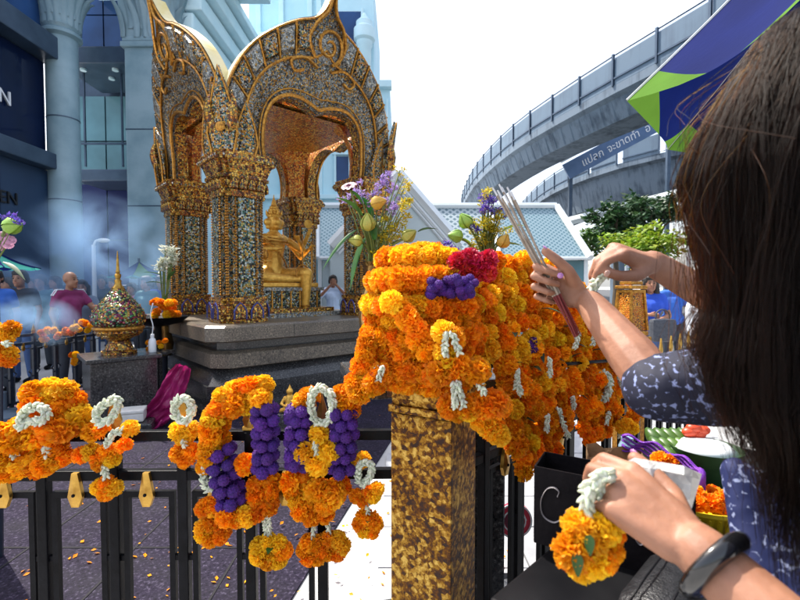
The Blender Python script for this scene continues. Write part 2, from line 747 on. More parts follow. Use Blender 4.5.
MT['mos_grey'] = mosaic('silver_mosaic', [(.26, .26, .24), (.06, .06, .06), (.46, .24, .04), (.40, .40, .36), (.03, .03, .03), (.34, .16, .025), (.22, .24, .22), (.55, .33, .07), (.1, .12, .1), (.3, .3, .28)], 58, .5, .26, .5)
MT['mos_light'] = mosaic('pale_mosaic', [(.32, .33, .31), (.20, .21, .2), (.44, .44, .4), (.12, .13, .13), (.40, .24, .06), (.36, .37, .35), (.5, .48, .4)], 46, .45, .28, .35)
MT['mos_red'] = mosaic('red_gold_mosaic', [(.92, .30, .02), (.55, .10, .012), (.95, .48, .06), (.32, .06, .01), (.80, .20, .015), (.92, .36, .03), (1.0, .62, .12)], 40, .12, .35, .4)
MT['mos_urn'] = mosaic('urn_mosaic', [(0.014, 0.042, 0.021), (0.35, 0.14, 0.014), (0.175, 0.007, 0.021), (0.21, 0.28, 0.042), (0.42, 0.245, 0.042), (0.035, 0.14, 0.042), (0.021, 0.014, 0.021), (0.315, 0.35, 0.21), (0.14, 0.014, 0.07)], 48, .5, .15, .6)
MT['cream'] = mat('cream_painted_edge', (.72, .66, .42), (.66, .56, .22), rough=.55, scale=5, bump=.1)
MT['blue_enamel'] = mat('blue_glass_trim', (.02, .03, .14), (.05, .06, .25), rough=.2)
MT['white_wall'] = mat('white_render_shade_tint', (.50, .74, .83), (.60, .82, .89), rough=.75, scale=.8, detail=6, bump=.05)  # white walls, blue of their sky-lit shade mixed into the colour
MT['white_trim'] = mat('white_trim_shade_tint', (.56, .78, .85), (.66, .85, .90), rough=.6, scale=1.5, bump=.05)  # white trim, tinted with the same blue shade as the walls
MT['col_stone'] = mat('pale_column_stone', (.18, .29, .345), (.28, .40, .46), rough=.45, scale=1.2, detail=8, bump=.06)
MT['glass_dark'] = glass('dark_blue_glass', (.004, .010, .040), .06)
MT['glass_blue'] = glass('blue_glass', (.02, .06, .17), .05)
MT['glass_teal'] = glass('pale_teal_glass', (.10, .22, .26), .08)
MT['panel_blue'] = mat('matt_blue_panel', (.012, .035, .085), (.022, .055, .12), rough=.5, scale=.6)
MT['navy'] = mat('navy_panel', (.005, .010, .07), (.008, .018, .10), spec=.25, rough=.45, scale=.6)
MT['steel_blue'] = mat('blue_grey_metal', (.035, .06, .10), (.055, .09, .14), rough=.35, metal=.3, scale=2)
MT['white_letter'] = mat('white_lettering', (.75, .76, .78), rough=.4)
MT['black_letter'] = mat('black_lettering', (.01, .01, .012), rough=.4)
MT['concrete'] = concrete('streaked_concrete', (.13, .175, .23), (.045, .068, .10))
MT['concrete_l'] = concrete('parapet_concrete', (.11, .165, .23), (.08, .12, .175))
MT['lattice'] = lattice('diamond_mesh', (.36, .42, .44), (.10, .16, .19), 3.6)
MT['lattice2'] = lattice('fine_teal_mesh', (.26, .36, .40), (.08, .17, .21), 5.2)
MT['white_metal'] = mat('white_painted_metal', (.66, .71, .73), (.72, .76, .78), rough=.4, scale=3)
MT['pale_panel'] = mat('pale_grey_panel', (.44, .52, .54), (.50, .58, .60), rough=.6, scale=1)
MT['skin'] = mat('skin', (.24, .105, .06), (.36, .17, .10), rough=.58, scale=22, detail=8, bump=.10, bscale=130, sss=.25, lo=.3, hi=.7)
MT['skin2'] = mat('skin_tan', (.30, .145, .085), (.38, .195, .12), rough=.5, scale=9, detail=6, bump=.05, bscale=160, sss=.2)
MT['nail'] = mat('lilac_nail_polish', (.42, .17, .42), rough=.15, coat=.8)
MT['nail_plain'] = mat('plain_nail', (.55, .33, .26), rough=.25)
MT['hairdark'] = mat('dark_hair', (.008, .006, .005), (.022, .014, .01), rough=.45, scale=60, stretch=(1, 1, .12), bump=.8, bscale=150)
MT['print'] = printed('navy_print_cotton', (.003, .0045, .022), (.20, .24, .44), 120)
MT['print2'] = printed('blue_print_cotton', (.005, .012, .075), (.26, .30, .48), 110)
# ------------------------------------------------------------------ ground
MT['ground'] = mat('pale_pavement', (.36, .36, .36), (.46, .45, .44), rough=.8, scale=1.5, detail=8, bump=.15, bscale=40)
MT['slab'] = mat('pale_paving_slab', (.28, .29, .31), (.40, .40, .41), rough=.75, scale=5, detail=8, bump=.12, bscale=60, rand=(.01, .2))
MT['floor_d'] = granite('shade_darkened_terrazzo', (.018, .014, .030), (.006, .005, .012), (.07, .06, .10), .7, 60, .12)  # purple terrazzo, base colour darkened further to carry the shade over it
MT['pink'] = mat('pink_stone', (.42, .24, .24), (.50, .32, .30), rough=.7, scale=4, bump=.1, rand=(.01, .12))
MT['asphalt'] = mat('asphalt', (.045, .047, .05), (.065, .066, .07), rough=.85, scale=6, bump=.3, bscale=120)
g = MB()
g.add([(-150, -60, 0), (150, -60, 0), (150, 400, 0), (-150, 400, 0)], [(0, 1, 2, 3)])
ground = tag(g.build('ground', MT['ground']), kind='structure')
g = MB()
g.box((30, 60, .002), (60, 300, .004))
tag(g.build('road', MT['asphalt']), kind='structure').location.x = -6 + 12
# terrazzo floor inside the railing
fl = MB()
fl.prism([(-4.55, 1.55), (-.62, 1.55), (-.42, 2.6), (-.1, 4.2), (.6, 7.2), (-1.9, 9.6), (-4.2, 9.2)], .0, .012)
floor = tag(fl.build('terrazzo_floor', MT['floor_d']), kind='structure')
joint_m = mat('dark_joint', (.006, .005, .008), rough=.9)
for k in range(12):
    y = 1.9 + .6 * k
    MB().box((-2.5, y, .0135), (3.4 if k < 5 else 2.6, .012, .004)).build('joint', joint_m, floor)
for k in range(6):
    MB().box((-3.9 + .6 * k, 4.2, .0132), (.012, 5.0, .004)).build('joint', joint_m, floor)
# pale slabs between the floor and the right railing, each slab a piece
sm = MB().bbox((0, 0, 0), (.392, .392, .03), .006).mesh('slab')
for i in range(11):
    for j in range(12):
        x = -.72 + .40 * i
        y = 1.3 + .40 * j
        # stay right of the terrazzo edge
        ex = lerp(-.62, -.1, (y - 1.55) / 2.65)
        if x - .2 < ex + .02 or x > 3.2:
            continue
        place('slab', sm, MT['slab'], ground, Matrix.Translation((x, y, .012 + random.uniform(-.002, .002))))
# pink strip of stones along the far left railing
pm = MB().bbox((0, 0, 0), (.28, .44, .05), .01).mesh('paver')
for i in range(9):
    for j in range(2):
        place('paver', pm, MT['pink'], ground, Matrix.Translation((-4.72 + .07 * i - .29 * j + .02, 3.5 + i * .45, .02 + random.uniform(-.003, .003))))

# ------------------------------------------------------------------ mall building on the left
def mall():
    t = thing('department_store', 'pale store building with giant palm-leaf columns and dark blue glass', 'building', (-9.9, 13, 0))
    X = -9.9
    # side facade running away from the viewer
    def pane(y0, y1, z0, z1, m, x=X):
        return MB().box((x - .05, (y0 + y1) / 2, (z0 + z1) / 2), (.06, y1 - y0 - .03, z1 - z0 - .03)).build('glass_pane', m, t)
    for a, b in ((6.0, 8.6), (8.6, 11.2), (11.2, 12.75)):
        pane(a, b, 5.15, 7.7, MT['glass_dark'])
        pane(a, b, 8.35, 11.5, MT['glass_blue'])
        MB().box((X - .02, (a + b) / 2, 2.55), (.08, b - a - .02, 4.3)).build('wall_panel', MT['panel_blue'], t)
    MB().bbox((X + .12, 9.4, 4.92), (.5, 7, .42), .03).build('ledge', MT['steel_blue'], t)
    MB().bbox((X + .16, 9.4, 8.02), (.6, 7, .6), .03).build('ledge', MT['steel_blue'], t)
    MB().box((X - .3, 9.3, 6), (.3, 7.2, 12)).build('back_wall', MT['navy'], t)
    # lettering on the facade, cut by the picture edge
    for txt, z, m, sz, y in (('N', 6.02, MT['white_letter'], .50, 11.18), ('EN', 3.55, MT['black_letter'], .44, 11.12)):
        me = text_mesh(txt, sz, .02)
        M = frame((X + .05, y, z), (0, 1, 0), (0, 0, 1))
        placew('lettering', me, m, t, M)

    def leaf_capital(cx, cy, z0, r, square, m):
        b = MB()
        n = 16
        for ring, (h, fl, zz) in enumerate(((1.15, .34, 0), (1.55, .55, .25))):
            for k in range(n):
                a = 2 * math.pi * (k + .5 * ring) / n
                d = Vector((math.cos(a), math.sin(a), 0))
                side = Vector((-d.y, d.x, 0))
                rr = r * (1 / max(abs(d.x), abs(d.y)) if square else 1)
                rows = []
                for q in range(7):
                    s = q / 6
                    out_ = rr + .02 + fl * s ** 2.2
                    zc = z0 + zz + h * (s - .18 * max(0, s - .8) * 5 * .5)
                    wd = .19 * math.sin(math.pi * (.25 + .7 * s))
                    for e, lift in ((-1, 0), (-.35, .03), (0, .08), (.35, .03), (1, 0)):
                        rows.append(Vector((cx, cy, zc)) + d * (out_ + lift) + side * wd * e)
                fs = []
                for q in range(6):
                    for e in range(4):
                        fs.append((q * 5 + e, q * 5 + e + 1, q * 5 + e + 6, q * 5 + e + 5))
                b.add(rows, fs)
        return b

    def column(cx, cy, r, square, ztop, name='column'):
        sh = MB()
        if square:
            sh.bbox((cx, cy, ztop / 2 + .6), (2 * r, 2 * r, ztop - 1.2), .05)
        else:
            sh.lathe([(r * 1.04, 1.2), (r, 1.6), (r * .98, ztop)], 40, (cx, cy, 0))
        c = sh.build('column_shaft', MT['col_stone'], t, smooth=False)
        if not square:
            smooth_by_angle(c.data)
        # joint lines
        j = MB()
        for z in (3.9, 6.2):
            if square:
                j.box((cx, cy, z), (2 * r + .006, 2 * r + .006, .035))
            else:
                j.lathe([(r + .004, z - .016), (r + .004, z + .016)], 40, (cx, cy, 0))
        j.build('joint_line', MT['steel_blue'], c)
        nk = MB()
        if square:
            nk.bbox((cx, cy, ztop - .05), (2 * r + .16, 2 * r + .16, .16), .03)
            nk.bbox((cx, cy, ztop + .12), (2 * r + .08, 2 * r + .08, .14), .03)
        else:
            nk.lathe([(r, ztop - .12), (r + .1, ztop - .06), (r + .1, ztop + .02), (r + .03, ztop + .08), (r + .08, ztop + .18), (r + .02, ztop + .22)], 40, (cx, cy, 0))
        nk.build('necking', MT['col_stone'], c)
        core = MB()
        if square:
            core.prism([(cx - r, cy - r), (cx + r, cy - r), (cx + r, cy + r), (cx - r, cy + r)], ztop, ztop + 2.2,
                       poly1=[(cx - r * 1.3, cy - r * 1.3), (cx + r * 1.3, cy - r * 1.3), (cx + r * 1.3, cy + r * 1.3), (cx - r * 1.3, cy + r * 1.3)])
        else:
            core.lathe([(r * .95, ztop), (r * 1.05, ztop + 1.4), (r * 1.6, ztop + 2.2)], 24, (cx, cy, 0))
        core.build('capital_core', MT['col_stone'], c)
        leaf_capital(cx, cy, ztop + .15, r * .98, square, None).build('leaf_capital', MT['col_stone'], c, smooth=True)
        bs = MB()
        for z, e, h in ((.55, .34, 1.1), (1.17, .24, .14), (1.31, .14, .14), (1.45, .07, .12)):
            if square:
                bs.bbox((cx, cy, z), (2 * (r + e), 2 * (r + e), h), .03)
            else:
                bs.lathe([(r + e, z - h / 2), (r + e + .02, z), (r + e, z + h / 2)], 40, (cx, cy, 0))
        bs.build('column_base', MT['col_stone'], c)
        return c
    column(-9.6, 13.0, .40, False, 8.55)
    column(-7.62, 14.4, .66, True, 8.75)
    # glazed entrance between the columns
    e = MB()
    Y = 16.2
    for k, (x0, x1) in enumerate(((-11.4, -10.45), (-10.45, -9.5), (-9.5, -8.55), (-8.55, -7.6))):
        for z0, z1, m in ((0, 3.1, 'navy'), (3.1, 5.1, 'navy'), (5.1, 6.6, 'glass_teal'), (6.6, 8.2, 'glass_teal'), (8.9, 11, 'glass_blue'), (11, 13.2, 'glass_blue')):
            MB().box(((x0 + x1) / 2, Y, (z0 + z1) / 2), (x1 - x0 - .05, .06, z1 - z0 - .05)).build('glass_pane', MT[m], t)
    MB().box((-9.5, Y + .25, 6.5), (4.4, .3, 13.4)).build('back_wall', MT['steel_blue'], t)
    MB().bbox((-9.2, 15.0, 8.5), (2.6, 2.2, .5), .04).build('canopy_slab', MT['steel_blue'], t)
    MB().bbox((-9.2, 15.4, 5.05), (2.6, 1.5, .38), .04).build('canopy_slab', MT['steel_blue'], t)
    for x in (-10.1, -8.9):
        MB().box((x, 14.6, 6.8), (.05, .05, 3.0)).build('mullion', MT['steel_blue'], t)
    MB().box((-9.3, 14.5, 6.0), (2.4, .04, .06)).build('mullion', MT['steel_blue'], t)
    for (x, y, z) in ((-9.9, 14.3, 8.22), (-8.9, 14.3, 8.22), (-9.4, 14.9, 8.22)):
        MB().lathe([(.09, -.03), (.09, .03)], 16, (x, y, z)).build('downlight', MT['white_trim'], t)
    # long side wall with stepped entablature running back
    MB().box((-7.35, 17.6, 6), (.7, 5.6, 12)).build('side_wall', MT['white_wall'], t)
    for x, z, w_, h in ((-6.95, 9.15, .5, .5), (-6.83, 9.72, .72, .6), (-6.7, 10.35, 1.0, .5), (-6.55, 10.9, 1.25, .45), (-6.42, 11.35, 1.5, .3)):
        MB().bbox((x, 17.4, z), (w_, 6.1, h), .05).build('cornice_band', MT['white_trim'], t)
    for y in (15.8, 17.3, 18.8):
        MB().box((-6.99, y, 7.3), (.06, .9, 1.9)).build('window', MT['glass_blue'], t)
    MB().bbox((-7.6, 15.1, 12.6), (6, 2.6, 2.2), .05).build('attic', MT['white_wall'], t)
    # low plinth wall behind the crowd
    MB().bbox((-9.5, 12.0, .75), (7, .3, 1.5), .04).build('plinth_wall', MT['panel_blue'], t)
    return t
mall()

def back_block():
    t = thing('white_block', 'white classical block with corner turret rising behind the shrine', 'building', (-3.4, 20.5, 0))
    Y = 20.2
    MB().box((-3.9, Y + 3, 7.4), (5.5, 6, 14.8)).build('wall', MT['white_wall'], t)
    MB().box((-.80, Y + 3.2, 5.2), (.7, 5.4, 10.4)).build('side_wing', MT['white_wall'], t)
    def strip(x, z, w_, h, p=.08, m='white_trim', nm='moulding'):
        return MB().bbox((x, Y - p / 2, z), (w_, p, h), .02).build(nm, MT[m], t)
    for x in (-6.2, -5.2, -3.95, -3.55):
        strip(x, 9.2, .22, 11, .16, nm='pilaster')
    strip(-5.05, 12.4, 3.0, .3, .2)
    strip(-5.05, 8.2, 3.0, .22, .16)
    strip(-2.5, 10.9, 2.0, .26, .25)
    strip(-2.5, 10.55, 2.0, .16, .14)
    strip(-2.5, 8.6, 2.0, .12, .1)
    # framed panel and big window
    strip(-2.5, 12.4, 1.7, 2.2, .05, 'glass_blue', 'window')
    for x in (-3.4, -1.65):
        strip(x, 12.4, .12, 2.4, .14, nm='window_frame')
    for x, z, w_, h in ((-4.6, 6.8, .9, 1.7), (-2.55, 6.6, .55, 1.2), (-2.55, 4.2, .55, 1.2)):
        w1 = strip(x, z, w_, h, .05, 'glass_blue', 'window')
        for dx in (-w_ / 2 - .05, w_ / 2 + .05):
            MB().bbox((x + dx, Y - .06, z), (.1, .14, h + .2), .02).build('window_frame', MT['white_trim'], w1)
        MB().bbox((x, Y - .09, z - h / 2 - .1), (w_ + .3, .2, .1), .02).build('sill', MT['white_trim'], w1)
        MB().bbox((x, Y - .08, z + h / 2 + .1), (w_ + .3, .18, .1), .02).build('lintel', MT['white_trim'], w1)
    # turret columns
    for x in (-1.55, -3.2):
        c = MB().lathe([(.42, 8.6), (.42, 9), (.30, 9.1), (.30, 11.8), (.36, 11.9), (.36, 12.05), (.46, 12.15), (.46, 12.6), (.36, 12.7), (.36, 12.9), (.2, 13.05), (.05, 13.3)], 24, (x, Y - .25, 0))
        o = c.build('turret', MT['white_trim'], t)
        smooth_by_angle(o.data)
    MB().bbox((-.8, Y + .42, 10.5), (.85, .5, .3), .03).build('cornice', MT['white_trim'], t)
    for x in (-1.02, -.58):
        MB().bbox((x, Y + .44, 7.4), (.1, .12, 5), .02).build('panel_frame', MT['white_trim'], t)
    MB().bbox((-3.9, Y - .14, 5.4), (5.6, .28, .2), .03).build('string_course', MT['white_trim'], t)
    for k in range(7):
        MB().bbox((-6.3 + k * .9, Y - .02, 2.0), (.8, .1, 2.6), .02).build('shop_panel', MT['glass_teal'], t)
    return t
back_block()

# ------------------------------------------------------------------ mesh-roofed shelter
def shelter():
    t = thing('mesh_roof_shelter', 'low shelter with diamond mesh roof and white gable in the middle distance', 'shelter', (2, 12, 0))
    # roof panels as tilted sheets: lower edge at y=11.3,z=2.35, ridge y=12.6,z=3.55
    def panel(pts, m, nm='roof_panel', th=.05):
        P = [Vector(p) for p in pts]
        M = frame(P[0], P[1] - P[0], P[-1] - P[0])
        Mi = M.inverted()
        L = [Mi @ p for p in P]
        b = MB().prism([(q.x, q.y) for q in L], -th, 0)
        me = b.mesh(nm)
        return placew(nm, me, MT[m], t, M)
    def bar(a, b_, r=.06, nm='frame_bar'):
        return MB().tube([a, b_], r, 6).build(nm, MT['white_metal'], t)
    e, r = 11.4, 12.7
    za, zb = at(0, 258, e).z, at(0, 207, r).z
    xs = [at(p, 250, e).x for p in (318, 372, 428, 500, 590)]
    xr = [at(p, 207, r).x for p in (318, 368, 425, 490, 556)]
    mats_ = ['lattice2', 'lattice2', 'lattice', 'lattice2']
    for i in range(4):
        panel([(xs[i], e, za), (xs[i + 1], e, za), (xr[i + 1], r, zb), (xr[i], r, zb)], mats_[i])
        bar((xs[i], e - .02, za), (xr[i], r - .02, zb + .02))
    bar((xs[4], e - .02, za), (xr[4], r - .02, zb + .02), .1)
    bar((xr[0], r, zb + .04), (xr[4], r, zb + .04), .09, 'ridge_bar')
    bar((xs[0], e, za), (xs[4], e, za), .05, 'eave_bar')
    panel([(xs[4], e, za), (xs[4] + .3, r + 2.6, za), (xr[4], r + .2, zb)], 'lattice2')
    panel([(xr[0], r + 2.6, za), (xr[0], r + .02, zb), (xr[4], r + .02, zb), (xs[4], r + 2.6, za)][::-1], 'lattice2')
    # wall below with panels
    for i in range(4):
        MB().box(((xs[i] + xs[i + 1]) / 2, e + .3, za / 2), (xs[i + 1] - xs[i] - .08, .1, za - .1)).build('wall_panel', MT['glass_teal' if i % 2 else 'pale_panel'], t)
    for x in xs:
        MB().box((x, e + .3, za / 2), (.1, .14, za)).build('post', MT['white_metal'], t)
    # white gable in front
    Y = 10.4
    A, B_, C_ = at(398, 172, Y), at(462, 246, Y), at(330, 246, Y)
    low = at(0, 330, Y).z
    gb = MB()
    gb.add([(C_.x, Y, low), (B_.x, Y, low), (B_.x, Y, B_.z), (A.x, Y, A.z), (C_.x, Y, C_.z),
            (C_.x, Y + .9, low), (B_.x, Y + .9, low), (B_.x, Y + .9, B_.z), (A.x, Y + .9, A.z), (C_.x, Y + .9, C_.z)],
           [(0, 1, 2, 3, 4), (9, 8, 7, 6, 5), (0, 5, 6, 1), (1, 6, 7, 2), (2, 7, 8, 3), (3, 8, 9, 4), (4, 9, 5, 0)])
    gb.build('gable', MT['pale_panel'], t)
    for a, b_ in ((A, B_), (A, C_)):
        d = (b_ - a)
        for off, w_ in ((0, .11), (.26, .05), (.4, .03)):
            q = Vector((0, -.04, -off))
            MB().tube([a + q + d * .01, b_ + q - d * (.01 + off * .3)], w_, 4).build('rake_moulding', MT['white_metal'], t)
    return t
shelter()

# ------------------------------------------------------------------ elevated railway
def viaduct(name, label, pts, ztop, w_, girder, par, panel_len, group):
    t = thing(name, label, 'viaduct', (pts[0][0], pts[0][1], 0), 0, group)
    path = catmull([Vector((p[0], p[1], 0)) for p in pts], 10)
    # resample evenly
    st = along(path, panel_len)
    prof = [(-w_ * .5, ztop - par), (-w_ * .5, ztop - par - .35), (-w_ * .42, ztop - par - .5), (-w_ * .30, ztop - par - girder),
            (w_ * .30, ztop - par - girder), (w_ * .42, ztop - par - .5), (w_ * .5, ztop - par - .35), (w_ * .5, ztop - par)]
    vs, fs = [], []
    n = len(prof)
    for p, tg in st:
        nrm = Vector((tg.y, -tg.x, 0))
        for u, z in prof:
            vs.append(p + nrm * u + Vector((0, 0, z)))
    for i in range(len(st) - 1):
        for k in range(n):
            fs.append((i * n + k, i * n + (k + 1) % n, (i + 1) * n + (k + 1) % n, (i + 1) * n + k))
    fs.append(tuple(range(n)))
    fs.append(tuple((len(st) - 1) * n + k for k in range(n)))
    gd = MB().add(vs, fs).build('girder', MT['concrete'], t)
    # shallow vertical ribs on the girder web
    rb = MB()
    for i in range(len(st) - 1):
        for q in range(3):
            s = (q + .5) / 3
            p = lerp(st[i][0], st[i + 1][0], s)
            tg = st[i][1]
            nrm = Vector((tg.y, -tg.x, 0))
            for sd in (-1, 1):
                a = p + nrm * sd * (w_ * .405) + Vector((0, 0, ztop - par - .52))
                b = p + nrm * sd * (w_ * .305) + Vector((0, 0, ztop - par - girder + .05))
                rb.tube([a, b], .05, 4)
    rb.build('web_ribs', MT['concrete'], gd)['kind'] = 'stuff'
    for i in range(len(st) - 1):
        a, b = st[i][0], st[i + 1][0]
        tg = (b - a).normalized()
        nrm = Vector((tg.y, -tg.x, 0))
        for sd in (-1, 1):
            mid = (a + b) / 2 + nrm * sd * (w_ * .5 - .06)
            L = (b - a).length
            ang = math.atan2(tg.y, tg.x)
            MB().bbox((mid.x, mid.y, ztop - par / 2 - .05), (L - .05, .12, par - .1), .015, ang).build('parapet_panel', MT['concrete_l'], t)
            ps = a + nrm * sd * (w_ * .5 + .02)
            MB().box((ps.x, ps.y, ztop - par / 2 + .02), (.09, .1, par + .1), ang).build('parapet_post', MT['steel_blue'], t)
            MB().box((mid.x + nrm.x * sd * .06, mid.y + nrm.y * sd * .06, ztop - par + .28), (L, .1, .07), ang).build('cable_tray', MT['steel_blue'], t)
            MB().tube([a + nrm * sd * (w_ * .5 - .06) + Vector((0, 0, ztop + .06)), b + nrm * sd * (w_ * .5 - .06) + Vector((0, 0, ztop + .06))], .035, 6).build('handrail', MT['steel_blue'], t)
    return t, st

V1, st1 = viaduct('railway_viaduct', 'near curved concrete railway viaduct sweeping overhead from the right edge', [(24.6, 2.6), (17.7, 8.0), (13.4, 12.8), (11.3, 17.8), (9.75, 22.4), (8.35, 28), (7.65, 35), (7.65, 42), (8.45, 52), (11, 64), (16, 78)],
        at(640, 48, 19).z, 2.7, 1.35, 1.25, 2.1, 'elevated railway viaducts')
V2, st2 = viaduct('railway_viaduct', 'farther lower concrete viaduct seen beneath the near one', [(48, 14), (34, 21), (24, 26.5), (19.2, 30.6), (17.2, 34.5), (16.2, 40), (16.4, 48), (18, 60), (22, 74)],
        at(640, 138, 31).z, 4.6, 2.6, 1.4, 2.6, 'elevated railway viaducts')
for T_, pts_, z_ in ((V1, [(14.4, 13.4), (9.4, 28), (7.65, 41), (9.6, 58)], 8.2), (V2, [(34, 21), (17.2, 35), (16.6, 50)], 8.6)):
    for k, (x, y) in enumerate(pts_):
        if T_ is V1 and k in (0, 1):
            continue
        MB().lathe([(.8, 0), (.8, z_ - 1.6), (1.3, z_ - .6), (1.3, z_)], 20, (x, y, 0)).build('pier', MT['concrete'], T_, smooth=False)

# covered walkway with lettered banner, between the two viaducts
def walkway():
    t = thing('covered_walkway', 'pale covered walkway roof slung below the far viaduct', 'walkway', (12, 26, 0))
    a, b = at(535, 230, 24), at(690, 190, 24)
    d = (b - a).normalized()
    MB().tube([a - d * 1, b + d * 6], .22, 4).build('roof_beam', MT['white_metal'], t)
    a2, b2 = at(540, 246, 24), at(690, 216, 24)
    MB().tube([a2, b2], .16, 4).build('floor_beam', MT['pale_panel'], t)
    for k in range(6):
        p = lerp(a, b, k / 5)
        MB().box((p.x, p.y, p.z / 2), (.16, .16, p.z)).build('post', MT['white_metal'], t)
    return t
walkway()

def banner():
    t = thing('lettered_banner', 'long blue sign strip with white lettering between the viaducts', 'sign', at(612, 150, 27))
    a, b = at(566, 172, 27), at(676, 113, 27)
    d = b - a
    L = d.length
    M = frame(a, d, (0, 0, 1))
    MT['banner'] = mat('faded_blue_sign', (.06, .12, .24), (.09, .16, .30), rough=.5, scale=1)
    placew('board', MB().box((L / 2, 0, 0), (L, .95, .12)).mesh('board'), MT['banner'], t, M)
    placew('light_strip', MB().box((L / 2, .75, -.02), (L, .3, .1)).mesh('light_strip'), MT['white_metal'], t, M)
    for txt, x in (('แปลก', 1.0), ('จะขาดทำ', 2.7), ('อาคาร', 5.2)):
        me = text_mesh(txt, .62, .01, .15)
        placew('lettering', me, MT['white_letter'], t, M @ Matrix.Translation((x, -.2, .07)))
    for k in (0.05, .95):
        p = a + d * k
        MB().box((p.x, p.y + .15, p.z / 2), (.2, .2, p.z)).build('post', MT['steel_blue'], t)
    return t
banner()

# ------------------------------------------------------------------ trees
def leaf_card_mesh(n, pts, size, rng, droop=.3):
    b = MB()
    for p in pts:
        a = rng.uniform(0, 6.283)
        e = rng.uniform(-.5, .9)
        d = Vector((math.cos(a) * math.cos(e), math.sin(a) * math.cos(e), math.sin(e) - droop))
        d.normalize()
        s = d.cross(Vector((rng.uniform(-1, 1), rng.uniform(-1, 1), 1)))
        if s.length < .01:
            continue
        s.normalize()
        L = size * rng.uniform(.6, 1.3)
        q = d.cross(s) * L * .08
        b.add([p, p + d * L * .5 + s * L * .24 + q, p + d * L, p + d * L * .5 - s * L * .24 + q], [(0, 1, 2, 3)])
    return b


def tree(name, label, base, h, crown_c, crown_r, nclump, nleaf, size, m, group):
    rng = random.Random(hash(label) % 1000 + 5)
    rng = random.Random(len(label) * 7 + int(h * 10))
    t = thing(name, label, 'tree', base, 0, group)
    bx, by, bz = base
    tr = MB()
    top = Vector((bx, by, bz)) + Vector((0, 0, h * .62))
    tr.tube([(bx, by, bz), (bx + .05, by, bz + h * .3), top], [h * .035, h * .026, h * .015], 8)
    centers = []
    for k in range(nclump):
        u = Vector((rng.gauss(0, 1), rng.gauss(0, 1), rng.gauss(0, 1)))
        u.normalize()
        r_ = rng.random() ** .4
        c = Vector(crown_c) + Vector((u.x * crown_r[0], u.y * crown_r[1], u.z * crown_r[2])) * r_
        centers.append(c)
        if k % 3 == 0:
            tr.tube([top - Vector((0, 0, rng.uniform(0, h * .2))), lerp(top, c, .5) + Vector((0, 0, .05)), c], [h * .012, h * .008, h * .004], 5)
    tr.build('trunk', MT['bark'], t)
    pts = []
    for c in centers:
        cr = rng.uniform(.16, .32) * max(crown_r)
        for q in range(nleaf):
            u = Vector((rng.gauss(0, 1), rng.gauss(0, 1), rng.gauss(0, .8)))
            u.normalize()
            pts.append(c + u * cr * rng.random() ** .4)
    leaf_card_mesh(0, pts, size, rng).build('crown', m, t, fix=False)
    return t
MT['bark'] = mat('bark', (.07, .05, .035), (.12, .09, .06), rough=.9, scale=12, stretch=(1, 1, .2), bump=.6)
p = at(616, 226, 15)
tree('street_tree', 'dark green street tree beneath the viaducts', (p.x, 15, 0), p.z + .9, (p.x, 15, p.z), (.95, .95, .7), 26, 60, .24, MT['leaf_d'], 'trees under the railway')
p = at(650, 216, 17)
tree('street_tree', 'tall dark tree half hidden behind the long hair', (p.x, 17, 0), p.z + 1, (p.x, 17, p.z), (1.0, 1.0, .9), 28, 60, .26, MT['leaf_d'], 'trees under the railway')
p = at(645, 240, 12)
tree('street_tree', 'bright yellow-green bushy tree above the blue shirted woman', (p.x, 12, 0), p.z + .5, (p.x, 12, p.z - .1), (1.0, .9, .5), 30, 70, .17, MT['leaf_y'], 'trees under the railway')
p = at(575, 240, 19)
tree('street_tree', 'pale green small tree right of the mesh roof', (p.x, 19, 0), p.z + .5, (p.x, 19, p.z - .1), (1.4, 1, .9), 26, 60, .24, MT['leaf'], 'trees under the railway')
# ------------------------------------------------------------------ shrine
SC_LOC = Vector((-1.97, 7.1, 0))
SC_RZ = R(42)
PZ = 1.04        # top of plinth


def octo(h, c):
    return [(-h + c, -h), (h - c, -h), (h, -h + c), (h, h - c), (h - c, h), (-h + c, h), (-h, h - c), (-h, -h + c)]


def plinth():
    t = thing('granite_plinth', 'stepped speckled granite plinth carrying the mosaic shrine', 'plinth', SC_LOC, SC_RZ)
    def course(nm, lay, m):
        b = MB()
        for z0, z1, h0, h1, c in lay:
            b.prism(octo(h0, c), z0, z1, None, octo(h1, c))
        return b.build(nm, MT[m], t, world=False)
    course('base_step', [(0, .10, 1.60, 1.60, .16), (.10, .34, 1.52, 1.52, .16)], 'granite_d')
    course('lower_slope', [(.34, .52, 1.50, 1.34, .16)], 'granite_d')
    course('middle_moulding', [(.52, .54, 1.40, 1.42, .16), (.54, .70, 1.46, 1.46, .16), (.70, .73, 1.46, 1.40, .16)], 'granite')
    course('recess', [(.73, .84, 1.34, 1.34, .16)], 'granite_d')
    course('top_slab', [(.84, .86, 1.50, 1.53, .16), (.86, 1.015, 1.55, 1.55, .16), (1.015, PZ, 1.55, 1.525, .16)], 'granite')
    # joints between slab blocks
    j = MB()
    for s in (-.52, .52):
        for a, b_ in (((s, -1.5515), (.006, .004)), ((-1.5515, s), (.004, .006))):
            j.box((a[0], a[1], .9375), (b_[0], b_[1], .15))
    j.build('slab_joint', MT['granite_d'], t, world=False)
    return t
plinth()

bead_mesh = None


def bead_strip(n, r, vertical=True):
    b = MB()
    for k in range(n):
        z = (k + .5) * r * 2
        b.add([(r, 0, z), (-r, 0, z), (0, r, z), (0, -r, z), (0, 0, z + r), (0, 0, z - r)],
              [(0, 2, 4), (2, 1, 4), (1, 3, 4), (3, 0, 4), (2, 0, 5), (1, 2, 5), (3, 1, 5), (0, 3, 5)])
    return b


